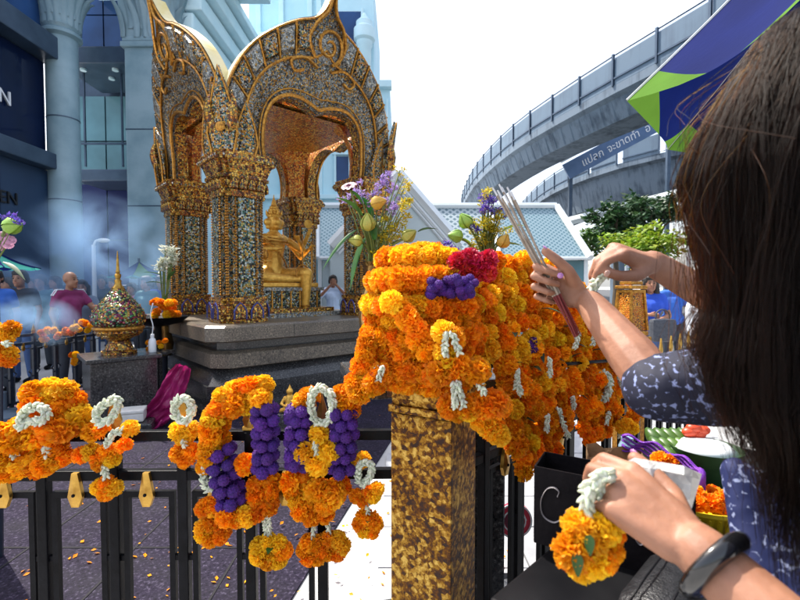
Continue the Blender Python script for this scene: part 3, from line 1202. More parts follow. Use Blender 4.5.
def redent(w, a=.06, n=2):
    """square plan with stepped-in corners"""
    h = w / 2
    q = [(h, -h + n * a)]
    pts = []
    for sx, sy in ((1, -1), (1, 1), (-1, 1), (-1, -1)):
        corner = []
        for k in range(n + 1):
            # start on side, step to next side
            corner.append((h - k * a, h - (n - k) * a))
            if k < n:
                corner.append((h - (k + 1) * a, h - (n - k) * a))
        pts.append(corner)
    out = []
    # quadrant (+,-): go from bottom side to right side
    def tr(c, sx, sy, rev):
        l_ = [(x * sx, y * sy) for x, y in c]
        return l_[::-1] if rev else l_
    out += tr(pts[0], 1, -1, True)
    out += tr(pts[0], 1, 1, False)
    out += tr(pts[0], -1, 1, True)
    out += tr(pts[0], -1, -1, False)
    return out


def shrine():
    t = thing('mosaic_shrine', 'ornate four-column open shrine pavilion covered in glass mosaic', 'shrine', SC_LOC, SC_RZ)
    w_ = .54
    z0, z1 = PZ, 3.02
    # ---- meshes shared between the four columns
    shaft = MB().prism(redent(w_ - .04, .045), 0, z1 - z0).mesh('shaft')
    basem = MB()
    for a, b_, e in ((0, .04, .06), (.04, .27, .03), (.27, .31, .05)):
        basem.prism(redent(w_ + e, .05), a, b_)
    basem = basem.mesh('base_block')
    cap = MB()
    for a, b_, e, f_ in ((1.52, 1.56, .02, .04), (1.56, 1.74, .02, .06), (1.74, 1.78, .10, .10), (1.78, 1.93, .06, .16), (1.93, 2.0, .22, .22), (2.0, 2.04, .18, .18)):
        cap.prism(redent(w_ + e, .05), a, b_, None, redent(w_ + f_, .05))
    capm = cap.mesh('capital')
    panel = MB().box((0, 0, .92), (.20, .03, 1.18)).mesh('panel')
    strip = bead_strip(36, .0165).mesh('bead_strip')
    # pointed petals
    def petal(wd, ht, th=.03):
        o = [(-wd, 0), (wd, 0), (wd, ht * .5), (wd * .55, ht * .82), (0, ht), (-wd * .55, ht * .82), (-wd, ht * .5)]
        b = MB()
        n = len(o)
        vs = [(x, 0, z) for x, z in o] + [(x * .8, -th, z * .94 + .01) for x, z in o]
        b.add(vs, [tuple(range(n, 2 * n))] + [(i, (i + 1) % n, n + (i + 1) % n, n + i) for i in range(n)])
        return b
    pet_b = petal(.075, .19).mesh('petal')
    pet_s = petal(.05, .13).mesh('petal')
    rim_o = [(-.075, 0), (-.075, .10), (-.042, .16), (0, .195), (.042, .16), (.075, .10), (.075, 0)]
    rim = MB().tube([(x, -.012, z) for x, z in rim_o], .010, 5).mesh('petal_rim')
    bandm = MB()
    for k in range(11):
        bandm.add([(-.3 + .06 * k - .022, 0, .0), (-.3 + .06 * k, 0, -.022), (-.3 + .06 * k + .022, 0, 0), (-.3 + .06 * k, 0, .022), (-.3 + .06 * k, -.018, 0)],
                  [(0, 1, 4), (1, 2, 4), (2, 3, 4), (3, 0, 4)])
    bandm = bandm.mesh('diamond_band')
    cols = {}
    for ix in (-1, 1):
        for iy in (-1, 1):
            M0 = Matrix.Translation((ix, iy, z0))
            c = place('column', shaft, MT['mos_col'], t, M0)
            place('base_block', basem, MT['mos_gold'], c)
            place('capital', capm, MT['mos_gold'], c)
            for q in range(4):
                Q = Matrix.Rotation(q * math.pi / 2, 4, 'Z')
                F = Q @ Matrix.Translation((0, -(w_ / 2 - .01), 0))
                place('mosaic_panel', panel, MT['mos_green'], c, F)
                for s in (-.128, .128):
                    place('bead_strip', strip, MT['gilt'], c, F @ Matrix.Translation((s, -.008, .33)))
                for s in (-.21, .21):
                    place('bead_strip', strip, MT['gilt'], c, F @ Matrix.Translation((s, .035, .33)))
                for s in (-.105, .105):
                    place('petal', pet_b, MT['mos_gold'], c, F @ Matrix.Translation((s, -.03, .05)))
                    place('petal_rim', rim, MT['blue_enamel'], c, F @ Matrix.Translation((s, -.05, .05)))
                for s in (-.16, -.055, .055, .16):
                    place('petal', pet_s, MT['mos_gold'], c, F @ Matrix.Translation((s, -.035, 1.60)))
                place('diamond_band', bandm, MT['mos_light'], c, F @ Matrix.Translation((0, -.113, 1.965)))
            cols[ix, iy] = c
    # ---- gables
    n = 64
    def half(c, N):
        p = catmull([Vector((x, z, 0)) for x, z in c], 12)
        d = [0]
        for a, b_ in zip(p[:-1], p[1:]):
            d.append(d[-1] + (b_ - a).length)
        res = []
        for k in range(N + 1):
            s = d[-1] * k / N
            j = 0
            while j < len(d) - 2 and d[j + 1] < s:
                j += 1
            q = (s - d[j]) / max(1e-9, d[j + 1] - d[j])
            res.append(lerp(p[j], p[j + 1], q))
        return res
    outer_c = [(1.22, 2.98), (1.30, 3.25), (1.27, 3.65), (1.17, 4.02), (.98, 4.36), (.70, 4.62), (.42, 4.80), (.20, 4.90), (.07, 5.05), (0, 5.24)]
    inner_c = [(.68, 2.98), (.74, 3.14), (.75, 3.4), (.72, 3.62), (.63, 3.79), (.47, 3.89), (.3, 3.90), (.14, 3.86), (0, 3.80)]
    H = 40
    ho, hi = half(outer_c, H), half(inner_c, H)
    def full(h):
        L = [Vector((-p.x, p.y)) for p in h]
        return L + [Vector((p.x, p.y)) for p in h[::-1][1:]]
    fo, fi = full(ho), full(hi)
    N = len(fo)
    def lean(z):
        return .48 * max(0, (z - 3.3) / 1.9) ** 1.5
    def P(q, s=0, out=0):
        """q=(u,z) -> local point on the gable of the -Y face"""
        return (q[0], -1.19 - lean(q[1]) - out, q[1])
    ring = 8
    front, edge_o, back, line = MB(), MB(), MB(), MB()
    vs, fs = [], []
    for r_ in range(ring + 1):
        s = r_ / ring
        bulge = .05 * math.sin(math.pi * min(1, s * 1.0)) + (.04 if .28 < s < .72 else 0)
        for k in range(N):
            vs.append(P(lerp(fi[k], fo[k], s), 0, bulge * .6))
    for r_ in range(ring):
        for k in range(N - 1):
            a = r_ * N + k
            fs.append((a, a + 1, a + N + 1, a + N))
    front.add(vs, fs)
    front_me = front.mesh('gable_face')
    TH = .15
    vs2 = [(x, y + TH + (0.0), z) for x, y, z in vs]
    lining_me = MB().add(vs2, [q[::-1] for q in fs]).mesh('gable_lining')
    # cream outer edge
    ev, ef = [], []
    for k in range(N):
        a = P(fo[k], 0, .012)
        ev += [a, (a[0] * 1.0, a[1] + TH + .02, a[2])]
    for k in range(N - 1):
        ef.append((2 * k, 2 * k + 2, 2 * k + 3, 2 * k + 1))
    edge_b = MB().add(ev, ef)
    # give the edge a real rounded thickness
    ew = MB()
    pts = [Vector(P(q, 0, -TH / 2)) for q in fo]
    edge_me = edge_b.mesh('cream_edge')
    iv, jf = [], []
    for k in range(N):
        a = P(fi[k], 0, .0)
        iv += [a, (a[0], a[1] + TH, a[2])]
    for k in range(N - 1):
        jf.append((2 * k, 2 * k + 1, 2 * k + 3, 2 * k + 2))
    soffit_me = MB().add(iv, jf).mesh('soffit')
    tr1 = MB().tube([P(lerp(fi[k], fo[k], .03), 0, .05) for k in range(N)], .024, 6).mesh('inner_trim')
    tr1b = MB().tube([P(lerp(fi[k], fo[k], .12), 0, .05) for k in range(N)], .011, 5).mesh('inner_bead')
    tr2 = MB().tube([P(lerp(fi[k], fo[k], .52), 0, .075) for k in range(N)], .017, 6).mesh('middle_trim')
    tr3 = MB().tube([P(lerp(fi[k], fo[k], .97), 0, .03) for k in range(N)], .016, 5).mesh('outer_trim')
    # raised flame tongues along the outer border, each its own piece
    def tongue(k0, k1):
        b = MB()
        A = [lerp(fi[k0], fo[k0], .58), lerp(fi[k1], fo[k1], .58), lerp(fi[k1], fo[k1], .95), lerp(fi[k0], fo[k0], .95)]
        mid = sum(A, Vector((0, 0))) / 4
        lo = [P(lerp(p_, mid, .05), 0, .03) for p_ in A]
        hi_ = [P(lerp(p_, mid, .30), 0, .10) for p_ in A]
        b.add(lo + hi_, [(4, 5, 6, 7)] + [(i, (i + 1) % 4, 4 + (i + 1) % 4, 4 + i) for i in range(4)])
        return b
    tongs = []
    step = 4
    for k in range(2, N - step - 1, step):
        if abs(k + step / 2 - (N - 1) / 2) < 6:
            continue
        tongs.append((tongue(k, k + step).mesh('flame_tongue'),
                      MB().tube([P(lerp(fi[k], fo[k], q / 4 * .4 + .55), 0, .075) for q in range(5)], .015, 5).mesh('divider')))
    # big scroll in the crown of the gable
    def spiral(cx, cz, r0, turns, a0, sg):
        o = []
        for k in range(30):
            s = k / 29
            a = a0 + sg * s * turns * 6.283
            r_ = r0 * (1 - .82 * s)
            o.append(P((cx + r_ * math.cos(a), cz + r_ * math.sin(a)), 0, .09))
        return o
    scroll = MB()
    scroll.tube(spiral(.02, 4.60, .22, 1.6, -1.2, 1), [.022] * 22 + [.021, .02, .019, .018, .016, .015, .014, .012], 6)
    scroll.tube(catmull([P((.16, 4.42), 0, .09), P((.26, 4.62), 0, .09), P((.20, 4.82), 0, .09), P((.05, 4.98), 0, .09), P((.0, 5.3), 0, .05)], 6), .022, 5)
    scroll.tube(catmull([P((-.16, 4.42), 0, .09), P((-.27, 4.60), 0, .09), P((-.2, 4.80), 0, .09), P((-.06, 4.98), 0, .09), P((.0, 5.25), 0, .05)], 6), .022, 5)
    for sx in (-1, 1):
        scroll.tube(catmull([P((sx * .1, 4.32), 0, .08), P((sx * .3, 4.38), 0, .09), P((sx * .48, 4.30), 0, .09), P((sx * .42, 4.2), 0, .09), P((sx * .3, 4.24), 0, .09)], 6), .02, 5)
    scroll_me = scroll.mesh('scroll')
    disc = MB()
    cpt = [(.02 + .2 * math.cos(6.283 * k / 20), 4.60 + .2 * math.sin(6.283 * k / 20)) for k in range(20)]
    disc.add([P(q, 0, .055) for q in cpt] + [P((.02, 4.6), 0, .09)], [(k, (k + 1) % 20, 20) for k in range(20)])
    disc_me = disc.mesh('scroll_field')
    # gable crest: upper point solid fill between inner arch apex and tip is part of the face grid
    for q in range(4):
        Q = Matrix.Rotation(q * math.pi / 2, 4, 'Z')
        g_ = place('gable', front_me, MT['mos_grey'], t, Q)
        place('gable_lining', lining_me, MT['mos_red'], g_)
        place('cream_edge', edge_me, MT['cream'], g_)
        place('soffit', soffit_me, MT['mos_gold'], g_)
        place('inner_trim', tr1, MT['gilt'], g_)
        place('inner_bead', tr1b, MT['gilt'], g_)
        place('middle_trim', tr2, MT['gilt'], g_)
        place('outer_trim', tr3, MT['gilt'], g_)
        place('scroll', scroll_me, MT['gilt'], g_)
        place('scroll_field', disc_me, MT['mos_light'], g_)
        for ti, (a, b_) in enumerate(tongs):
            place('flame_tongue', a, MT['mos_col'] if ti % 2 else MT['mos_light'], g_)
            place('divider', b_, MT['gilt'], g_)
    # ---- vault
    v = MB()
    G = 16
    vv, ff = [], []
    for i in range(G + 1):
        for j in range(G + 1):
            x, y = lerp(-1.0, 1.0, i / G), lerp(-1.0, 1.0, j / G)
            vv.append((x, y, 3.87 + .0 * math.sqrt(max(0, 1 - max(abs(x), abs(y)) ** 2))))
    for i in range(G):
        for j in range(G):
            a = i * (G + 1) + j
            ff.append((a, a + 1, a + G + 2, a + G + 1))
    v.add(vv, ff)
    vo = v.build('vault', MT['mos_red'], t, world=False, smooth=False)
    # inner pendentives from the columns up to the vault
    for ix in (-1, 1):
        for iy in (-1, 1):
            b = MB()
            rows = []
            for k in range(8):
                s = k / 7
                z = 3.0 + .88 * s
                hw = .97 - float(np.interp(z, [2.98, 3.14, 3.4, 3.62, 3.79, 3.89], [.68, .74, .75, .72, .63, .47]))
                rows.append([(ix * (1 - hw + .0), iy * .98, z), (ix * (1 - hw * .72), iy * (1 - hw * .72), z), (ix * .98, iy * (1 - hw), z)])
            vs_, fs_ = [], []
            for r_ in rows:
                vs_ += r_
            for k in range(7):
                for e in range(2):
                    fs_.append((k * 3 + e, k * 3 + e + 1, k * 3 + e + 4, k * 3 + e + 3))
            b.add(vs_, fs_)
            b.build('pendentive', MT['mos_red'], t, world=False)
    rf = MB()
    for k, (h, z) in enumerate(((1.05, 3.9), (.8, 4.1), (.5, 4.26))):
        rf.prism([(-h, -h), (h, -h), (h, h), (-h, h)], z, z + .16)
    for k in range(2):
        pass
    ro = rf.build('roof', MT['mos_gold'], t, world=False)
    ro.location.z = 0.0
    # ---- corner leaves over the capitals
    def leafshape(wd, ht, th, bend):
        o = [(-wd * .7, 0), (wd * .7, 0), (wd, ht * .25), (wd * .8, ht * .5), (wd * .42, ht * .75), (0, ht), (-wd * .42, ht * .75), (-wd * .8, ht * .5), (-wd, ht * .25)]
        b = MB()
        m_ = len(o)
        bd = lambda z: -bend * (z / ht) ** 2
        vs_ = [(x, bd(z), z) for x, z in o] + [(x * .75, bd(z) - th, z * .93 + .02) for x, z in o] + [(0, bd(ht * .45) - th * 1.5, ht * .45)]
        b.add(vs_, [(m_ + i, m_ + (i + 1) % m_, 2 * m_) for i in range(m_)] + [(i, (i + 1) % m_, m_ + (i + 1) % m_, m_ + i) for i in range(m_)] + [tuple(range(m_ - 1, -1, -1))])
        tr_ = MB().tube([(x * .9, bd(z) - th * .8, z * .96 + .01) for x, z in o[1:]] + [(-wd * .63, -th * .8, .01)], .014, 5)
        return b.mesh('corner_leaf'), tr_.mesh('leaf_trim')
    lb, ltb = leafshape(.2, 1.0, .06, .12)
    ls, lts = leafshape(.15, .66, .05, .08)
    for q in range(4):
        Q = Matrix.Rotation(q * math.pi / 2, 4, 'Z') @ Matrix.Translation((-1.24, -1.24, 3.02)) @ Matrix.Rotation(-math.pi / 4, 4, 'Z')
        for me, tm, M_ in ((lb, ltb, Q), (ls, lts, Q @ Matrix.Translation((-.2, .14, 0)) @ Matrix.Rotation(R(-25), 4, 'Z')), (ls, lts, Q @ Matrix.Translation((.2, .14, 0)) @ Matrix.Rotation(R(25), 4, 'Z'))):
            l_ = place('corner_leaf', me, MT['mos_col'], t, M_)
            place('leaf_trim', tm, MT['gilt'], l_)
        # small rosette on the leaf
        place('rosette', rosette_me, MT['gilt'], t, Q @ Matrix.Translation((0, -.12, .30)))
    # upturned hooks where gables end
    hk = MB().tube(catmull([(0, 0, 0), (.10, 0, .12), (.14, 0, .3), (.11, 0, .5)], 6), [.07] * 6 + [.06] * 6 + [.05, .045, .04, .03, .02, .012, .006], 6)
    hkm = hk.mesh('hook_finial')
    for q in range(4):
        Q = Matrix.Rotation(q * math.pi / 2, 4, 'Z')
        for sx in (-1, 1):
            place('hook_finial', hkm, MT['mos_gold'], t, Q @ Matrix.Translation((sx * 1.27, -1.2, 3.25)) @ Matrix.Scale(sx, 4, (1, 0, 0)))
    return t
rosette_me = MB().ell((0, 0, 0), (.06, .025, .06), nu=10, nv=6).mesh('rosette')
shrine()

# ------------------------------------------------------------------ throne and statue
def throne():
    t = thing('mosaic_throne', 'low green and gold mosaic throne under the gilded statue', 'throne', (SC_LOC.x, SC_LOC.y, PZ), SC_RZ)
    MB().box((0, -.05, .03), (1.5, 1.5, .06)).build('bottom_step', MT['mos_light'], t, world=False)
    MB().box((0, -.03, .09), (1.3, 1.3, .06)).build('step', MT['mos_gold'], t, world=False)
    MB().box((0, 0, .25), (1.04, 1.0, .26)).build('body', MT['mos_green'], t, world=False)
    MB().box((0, 0, .40), (1.12, 1.08, .05)).build('rim', MT['mos_light'], t, world=False)
    MB().bbox((0, 0, .46), (1.0, .96, .07), .02).build('cushion', MT['statue'], t, world=False)
    for q in range(4):
        for s in range(-3, 4):
            M = Matrix.Rotation(q * math.pi / 2, 4, 'Z') @ Matrix.Translation((s * .15, -.525 if q % 2 else -.505, .25))
            place('stud_panel', panel_me, MT['gilt'], t, M)
    return t
panel_me = MB().box((0, 0, 0), (.02, .02, .25)).mesh('stud_panel')
throne()


def statue():
    base = Vector((SC_LOC.x, SC_LOC.y, PZ + .49))
    t = thing('gilded_statue', 'gilded seated four-faced deity statue with crown, one leg pendant', 'statue', base, SC_RZ + R(0))
    b = MB()
    k = 1.40
    def V(x, y, z):
        return Vector((x * k, y * k, z * k))
    # local: faces -Y.  seated
    b.cap(V(-.07, .05, .08), V(.07, .05, .08), .13 * k)
    b.cap(V(0, .05, .12), V(0, .04, .3), .12 * k, .105 * k)
    b.cap(V(0, .04, .3), V(0, .03, .46), .11 * k, .13 * k)
    b.cap(V(-.11, .03, .49), V(.11, .03, .49), .066 * k)
    b.cap(V(0, .03, .5), V(0, .02, .6), .055 * k, .05 * k)
    b.ell(V(0, .01, .68), (.078 * k, .088 * k, .105 * k))
    for a in (90, 180, 270, 0):     # four faces: a nose and chin each way
        d = Vector((math.cos(R(a)), math.sin(R(a)), 0))
        c = V(0, .01, .67)
        b.cap(c + d * .085 * k + Vector((0, 0, .03)), c + d * .10 * k, .008 * k, .014 * k)
        b.ell(c + d * .075 * k - Vector((0, 0, .045 * k)), .026 * k)
        b.ell(c + d * .072 * k + Vector((0, 0, .01)), (.05 * k, .05 * k, .045 * k))
    # legs: one pendant (towards +x), one folded
    hipr, kr, ar = V(.1, 0, .08), V(.18, -.38, .10), V(.17, -.36, -.30)
    b.cap(hipr, kr, .095 * k, .07 * k)
    b.cap(kr, ar, .068 * k, .042 * k)
    b.cap(ar, ar + V(.01, -.13, -.035), .04 * k, .03 * k)
    b.cap(V(-.1, 0, .08), V(-.3, -.28, .06), .095 * k, .07 * k)
    b.cap(V(-.3, -.28, .06), V(.02, -.32, .04), .065 * k, .045 * k)
    b.cap(V(.02, -.32, .04), V(.1, -.34, .04), .04 * k, .03 * k)
    hands = []
    arms = [((.19, .03, .48), (.32, -.02, .30), (.30, -.24, .38)),
            ((.19, .03, .48), (.30, -.12, .36), (.16, -.26, .46)),
            ((.19, .05, .48), (.34, .06, .34), (.36, -.10, .54)),
            ((-.19, .03, .48), (-.31, -.02, .29), (-.25, -.24, .24)),
            ((-.19, .03, .48), (-.30, -.1, .36), (-.14, -.26, .36)),
            ((-.19, .05, .48), (-.34, .06, .34), (-.36, -.08, .54))]
    for s_, e_, w_ in arms:
        b.cap(V(*s_), V(*e_), .046 * k, .036 * k)
        b.cap(V(*e_), V(*w_), .036 * k, .024 * k)
        d = (V(*w_) - V(*e_)).normalized()
        h = V(*w_)
        b.ell(h + d * .035 * k, (.026 * k, .02 * k, .03 * k))
        for f_ in range(4):
            side = d.cross(Vector((0, 0, 1)))
            side = side.normalized() if side.length > .1 else Vector((1, 0, 0))
            b.cap(h + d * .05 * k + side * (.012 * k * (f_ - 1.5)), h + d * .095 * k + side * (.016 * k * (f_ - 1.5)) + Vector((0, 0, .01)), .009 * k)
        hands.append((h, d))
    body = remeshed('body', b, .011, MT['statue'], t, 2, world=False)
    cr = MB().lathe([(.095, 0), (.105, .03), (.09, .05), (.098, .075), (.078, .095), (.082, .12), (.06, .14), (.062, .16), (.04, .19), (.03, .24), (.012, .30), (.002, .36)], 18, (0, .01 * k, .735 * k))
    cr.v = [(x * 1.12, y * 1.12, z) for x, y, z in cr.v]
    co = cr.build('crown', MT['statue'], t, world=False)
    for a in range(8):
        d = Vector((math.cos(a * .785), math.sin(a * .785), 0))
        MB().cap(Vector((0, .013, .77 * k)) + d * .115, Vector((0, .013, .81 * k)) + d * .13, .02, .004, 8).build('crown_leaf', MT['statue'], co, world=False, smooth=True)
    # necklace, sash and armlets
    nk = MB()
    for r_, z in ((.10, .535), (.13, .505), (.15, .47)):
        nk.tube([(r_ * k * math.cos(a * .3142), .03 * k - .02 + r_ * k * .85 * math.sin(a * .3142) - .03, z * k - .03 * (1 - math.sin(a * .3142))) for a in range(20)], .013, 6, True)
    nk.build('necklace', MT['gilt'], t, world=False, smooth=True)
    sh = MB()
    sh.tube(catmull([V(-.15, -.03, .5), V(-.06, -.11, .40), V(.06, -.10, .26), V(.14, -.03, .16)], 6), .028, 6, flat=.5)
    sh.build('sash', MT['gilt'], t, world=False, smooth=True)
    ks = MB()
    for p_, q_, r_ in ((kr, ar, .05), (hipr, kr, .1)):
        c_ = lerp(p_, q_, .86)
        d_ = (q_ - p_).normalized()
        s1 = d_.orthogonal().normalized()
        s2 = d_.cross(s1)
        ks.tube([c_ + (s1 * math.cos(a * .4488) + s2 * math.sin(a * .4488)) * r_ * k for a in range(14)], .014, 6, True)
    ks.build('anklet', MT['gilt'], t, world=False, smooth=True)
    # attributes: staff, mirror disc, conch
    MB().tube([hands[0][0] + Vector((0, -.07, -.74)), hands[0][0] + Vector((0, -.07, .12))], .014, 8).build('staff', MT['gilt'], t, world=False, smooth=True)
    MB().tube([hands[1][0] + Vector((.02, -.07, -.60)), hands[1][0] + Vector((.02, -.07, .10))], .011, 8).build('staff', MT['gilt'], t, world=False, smooth=True)
    MB().lathe([(.0, -.02), (.07, -.01), (.07, .01), (0, .02)], 18, M=Matrix.Translation(hands[2][0] + Vector((0, -.02, .2))) @ Matrix.Rotation(math.pi / 2, 4, 'X')).build('mirror_disc', MT['statue'], t, world=False)
    MB().ell(hands[3][0] + Vector((0, -.05, .08)), (.05, .05, .08)).build('water_pot', MT['gilt'], t, world=False, smooth=True)
    return t
statue()

# ------------------------------------------------------------------ urn pedestal, urn and things beside it
E1 = Vector((math.cos(SC_RZ), math.sin(SC_RZ), 0))
E2 = Vector((-math.sin(SC_RZ), math.cos(SC_RZ), 0))
PED0 = Vector((-3.14, 4.5, 0))
pc = PED0 + E1 * .33 + E2 * .3
def pedestal():
    t = thing('granite_pedestal', 'square dark granite pedestal under the jewelled urn', 'pedestal', pc, SC_RZ)
    MB().bbox((0, 0, .35), (.62, .56, .70), .008).build('block', MT['granite_d'], t, world=False)
    MB().bbox((0, 0, .722), (.70, .64, .045), .01).build('top_slab', MT['granite_d'], t, world=False)
    return t
pedestal()
def urn():
    z = .746
    t = thing('jewelled_urn', 'bulbous jewelled mosaic urn with tall brass spire on granite pedestal', 'urn', (pc.x, pc.y, z), SC_RZ)
    f = MB().lathe([(.17, 0), (.17, .035), (.14, .05), (.12, .1), (.095, .14), (.13, .17), (.2, .2), (.235, .24), (.22, .27)], 32)
    smooth_by_angle(f.build('foot', MT['mos_gold'], t, world=False).data)
    MB().lathe([(.235, .262), (.25, .275), (.25, .295), (.235, .305)], 32).build('rim', MT['gilt'], t, world=False, smooth=True)
    prof = [(.225, .30), (.255, .34), (.262, .39), (.25, .45), (.22, .51), (.175, .57), (.125, .63), (.08, .685), (.05, .72)]
    smooth_by_angle(MB().lathe(prof, 36).build('lid', MT['mos_urn'], t, world=False).data)
    sp = MB().lathe([(.055, .70), (.06, .72), (.04, .75), (.03, .78), (.036, .80), (.022, .82), (.032, .85), (.032, .87), (.018, .88), (.024, .9), (.016, .92), (.012, 1.02), (.004, 1.12), (.001, 1.13)], 16)
    smooth_by_angle(sp.build('spire', MT['brass'], t, world=False).data)
    fl = MB()
    for k in range(6):
        a = 2 * math.pi * k / 6
        fl.add([(.0 + .09 * math.cos(a - .45), .09 * math.sin(a - .45), .665), (.09 * math.cos(a + .45), .09 * math.sin(a + .45), .665), (.045 * math.cos(a), .045 * math.sin(a), .755)], [(0, 1, 2)])
    fl.build('brass_collar', MT['brass'], t, world=False)
    stud = MB().ell((0, 0, 0), (.013, .008, .013), nu=8, nv=5).mesh('jewel')
    gem = [mat('gem_red', (.25, .005, .02), rough=.1, coat=1), mat('gem_green', (.03, .22, .08), rough=.1, coat=1), mat('gem_amber', (.6, .26, .02), rough=.12, coat=1)]
    gmesh = []
    for m in gem:
        s = stud.copy()
        s.materials.append(m)
        gmesh.append(s)
    for r_, (z_, rad) in enumerate(((.355, .262), (.415, .262), (.475, .243), (.535, .208), (.59, .165))):
        for k in range(12):
            a = 2 * math.pi * (k + .5 * (r_ % 2)) / 12
            M = Matrix.Translation((rad * math.cos(a), rad * math.sin(a), z_)) @ Matrix.Rotation(a + math.pi / 2, 4, 'Z') @ Matrix.Scale(1 - .12 * r_, 4)
            place('jewel', gmesh[(k + r_) % 3], None, t, M)
    return t
urn()
def bottle():
    p = pc + E1 * .29 - E2 * .16
    t = thing('small_bottle', 'small white capped bottle with a thin string beside the urn', 'bottle', (p.x, p.y, .746))
    MT['bottle'] = mat('white_plastic', (.7, .72, .74), rough=.35)
    smooth_by_angle(MB().lathe([(.036, 0), (.04, .01), (.04, .12), (.03, .15), (.016, .165), (.016, .18)], 18).build('body', MT['bottle'], t, world=False).data)
    MB().lathe([(.02, .17), (.02, .2), (.015, .205)], 14).build('cap', MT['bottle'], t, world=False)
    MB().tube(catmull([(0, 0, .2), (.01, 0, .3), (-.015, 0, .42), (.015, 0, .55)], 6), .006, 5).build('string', MT['bottle'], t, world=False, smooth=True)
bottle()
# ------------------------------------------------------------------ flower meshes (unit radius)
def marigold_mesh(seed, npet=74, m='marigold'):
    rng = random.Random(seed)
    b = MB()
    ga = math.pi * (3 - math.sqrt(5))
    for i in range(npet):
        z = 1 - (i + .5) / npet * 1.72
        r_ = math.sqrt(max(0, 1 - z * z))
        a = ga * i + rng.uniform(-.25, .25)
        n_ = Vector((r_ * math.cos(a), r_ * math.sin(a), z))
        # petals open outwards and upwards
        up = Vector((0, 0, 1))
        d = (n_ * .85 + up * .28 + Vector((rng.uniform(-.3, .3), rng.uniform(-.3, .3), rng.uniform(-.25, .25)))).normalized()
        s = d.cross(up if abs(d.z) < .95 else Vector((1, 0, 0))).normalized()
        s = (Quaternion(d, rng.uniform(-1.2, 1.2)) @ s)
        q = d.cross(s)
        p0 = n_ * .42
        L = rng.uniform(.5, .66)
        wd = rng.uniform(.24, .33)
        c = p0 + d * L * .62
        e = p0 + d * L
        cu = rng.uniform(-.12, .16)
        vs = [p0 - s * wd * .25, p0 + s * wd * .25,
              c - s * wd + q * cu, c + q * (cu - .09), c + s * wd + q * cu,
              e - s * wd * .9 + q * (cu + rng.uniform(.0, .16)), e - s * wd * .3 + q * (cu - .05) + d * .04, e + s * wd * .3 + q * (cu + .08), e + s * wd * .9 + q * (cu - .02 + rng.uniform(-.05, .12))]
        b.add(vs, [(0, 1, 3), (0, 3, 2), (1, 4, 3), (2, 3, 6, 5), (3, 7, 6), (3, 4, 8, 7)])
    b.ell((0, 0, 0), .62, nu=10, nv=6)
    me = b.mesh('marigold')
    me.materials.append(MT[m])
    return me


MAR = [marigold_mesh(k) for k in range(4)]
MARY = [marigold_mesh(20 + k, 74, 'marigold_y') for k in range(3)]


def ball_mesh(seed):
    rng = random.Random(seed)
    b = MB()
    ga = math.pi * (3 - math.sqrt(5))
    n = 46
    for i in range(n):
        z = 1 - 2 * (i + .5) / n
        r_ = math.sqrt(1 - z * z)
        d = Vector((r_ * math.cos(ga * i), r_ * math.sin(ga * i), z))
        s = d.orthogonal().normalized()
        q = d.cross(s)
        w_ = .2
        b.add([d * .78 + s * w_, d * .78 + q * w_, d * .78 - s * w_, d * .78 - q * w_, d * rng.uniform(.95, 1.04)], [(0, 1, 4), (1, 2, 4), (2, 3, 4), (3, 0, 4)])
    b.ell((0, 0, 0), .88, nu=12, nv=8)
    me = b.mesh('purple_blossom')
    me.materials.append(MT['purple'])
    return me


PUR = [ball_mesh(k) for k in range(2)]


def bud_mesh():
    b = MB()
    b.lathe([(.05, -1), (.34, -.7), (.46, -.1), (.42, .35), (.25, .8), (.03, 1.05)], 8)
    me = b.mesh('jasmine_bud', True)
    me.materials.append(MT['jasmine'])
    return me


BUD = bud_mesh()


def petal_flower(seed, m, layers=((.35, 6, .75), (.62, 7, .45), (.9, 8, .15)), wd=.42):
    rng = random.Random(seed)
    b = MB()
    for L, n, up in layers:
        for k in range(n):
            a = 2 * math.pi * (k + rng.random() * .4) / n
            d = Vector((math.cos(a), math.sin(a), up * 1.4)).normalized()
            s = Vector((-math.sin(a), math.cos(a), 0))
            q = d.cross(s) * -1
            vs = []
            for t_ in range(5):
                u = t_ / 4
                w_ = wd * L * 1.3 * math.sin(math.pi * (.12 + .76 * u))
                c = d * L * u + Vector((0, 0, .12 * L * math.sin(u * 3) - .25 * L * u * u))
                vs += [c - s * w_ + q * .1 * L, c - q * .02, c + s * w_ + q * .1 * L]
            fs = []
            for t_ in range(4):
                for e in range(2):
                    fs.append((t_ * 3 + e, t_ * 3 + e + 1, t_ * 3 + e + 4, t_ * 3 + e + 3))
            b.add(vs, fs)
    me = b.mesh('blossom', True)
    me.materials.append(MT[m])
    return me


def lotus_mesh(m):
    b = MB()
    b.lathe([(.05, -.9), (.55, -.72), (.86, -.25), (.88, .1), (.66, .6), (.32, 1.0), (.02, 1.35)], 14)
    for k in range(5):
        a = 2 * math.pi * k / 5
        d = Vector((math.cos(a), math.sin(a), 0))
        s = Vector((-math.sin(a), math.cos(a), 0))
        vs = []
        for t_, (r_, z) in enumerate(((.3, -.85), (.8, -.5), (.97, 0), (.82, .5), (.45, 1.0), (.12, 1.38))):
            w_ = [.2, .45, .55, .42, .22, .02][t_]
            vs += [d * (r_ * .93) - s * w_ + Vector((0, 0, z)), d * (r_ + .05) + Vector((0, 0, z)), d * (r_ * .93) + s * w_ + Vector((0, 0, z))]
        fs = []
        for t_ in range(5):
            for e in range(2):
                fs.append((t_ * 3 + e, t_ * 3 + e + 1, t_ * 3 + e + 4, t_ * 3 + e + 3))
        b.add(vs, fs)
    me = b.mesh('lotus_bud', True)
    me.materials.append(MT[m])
    return me


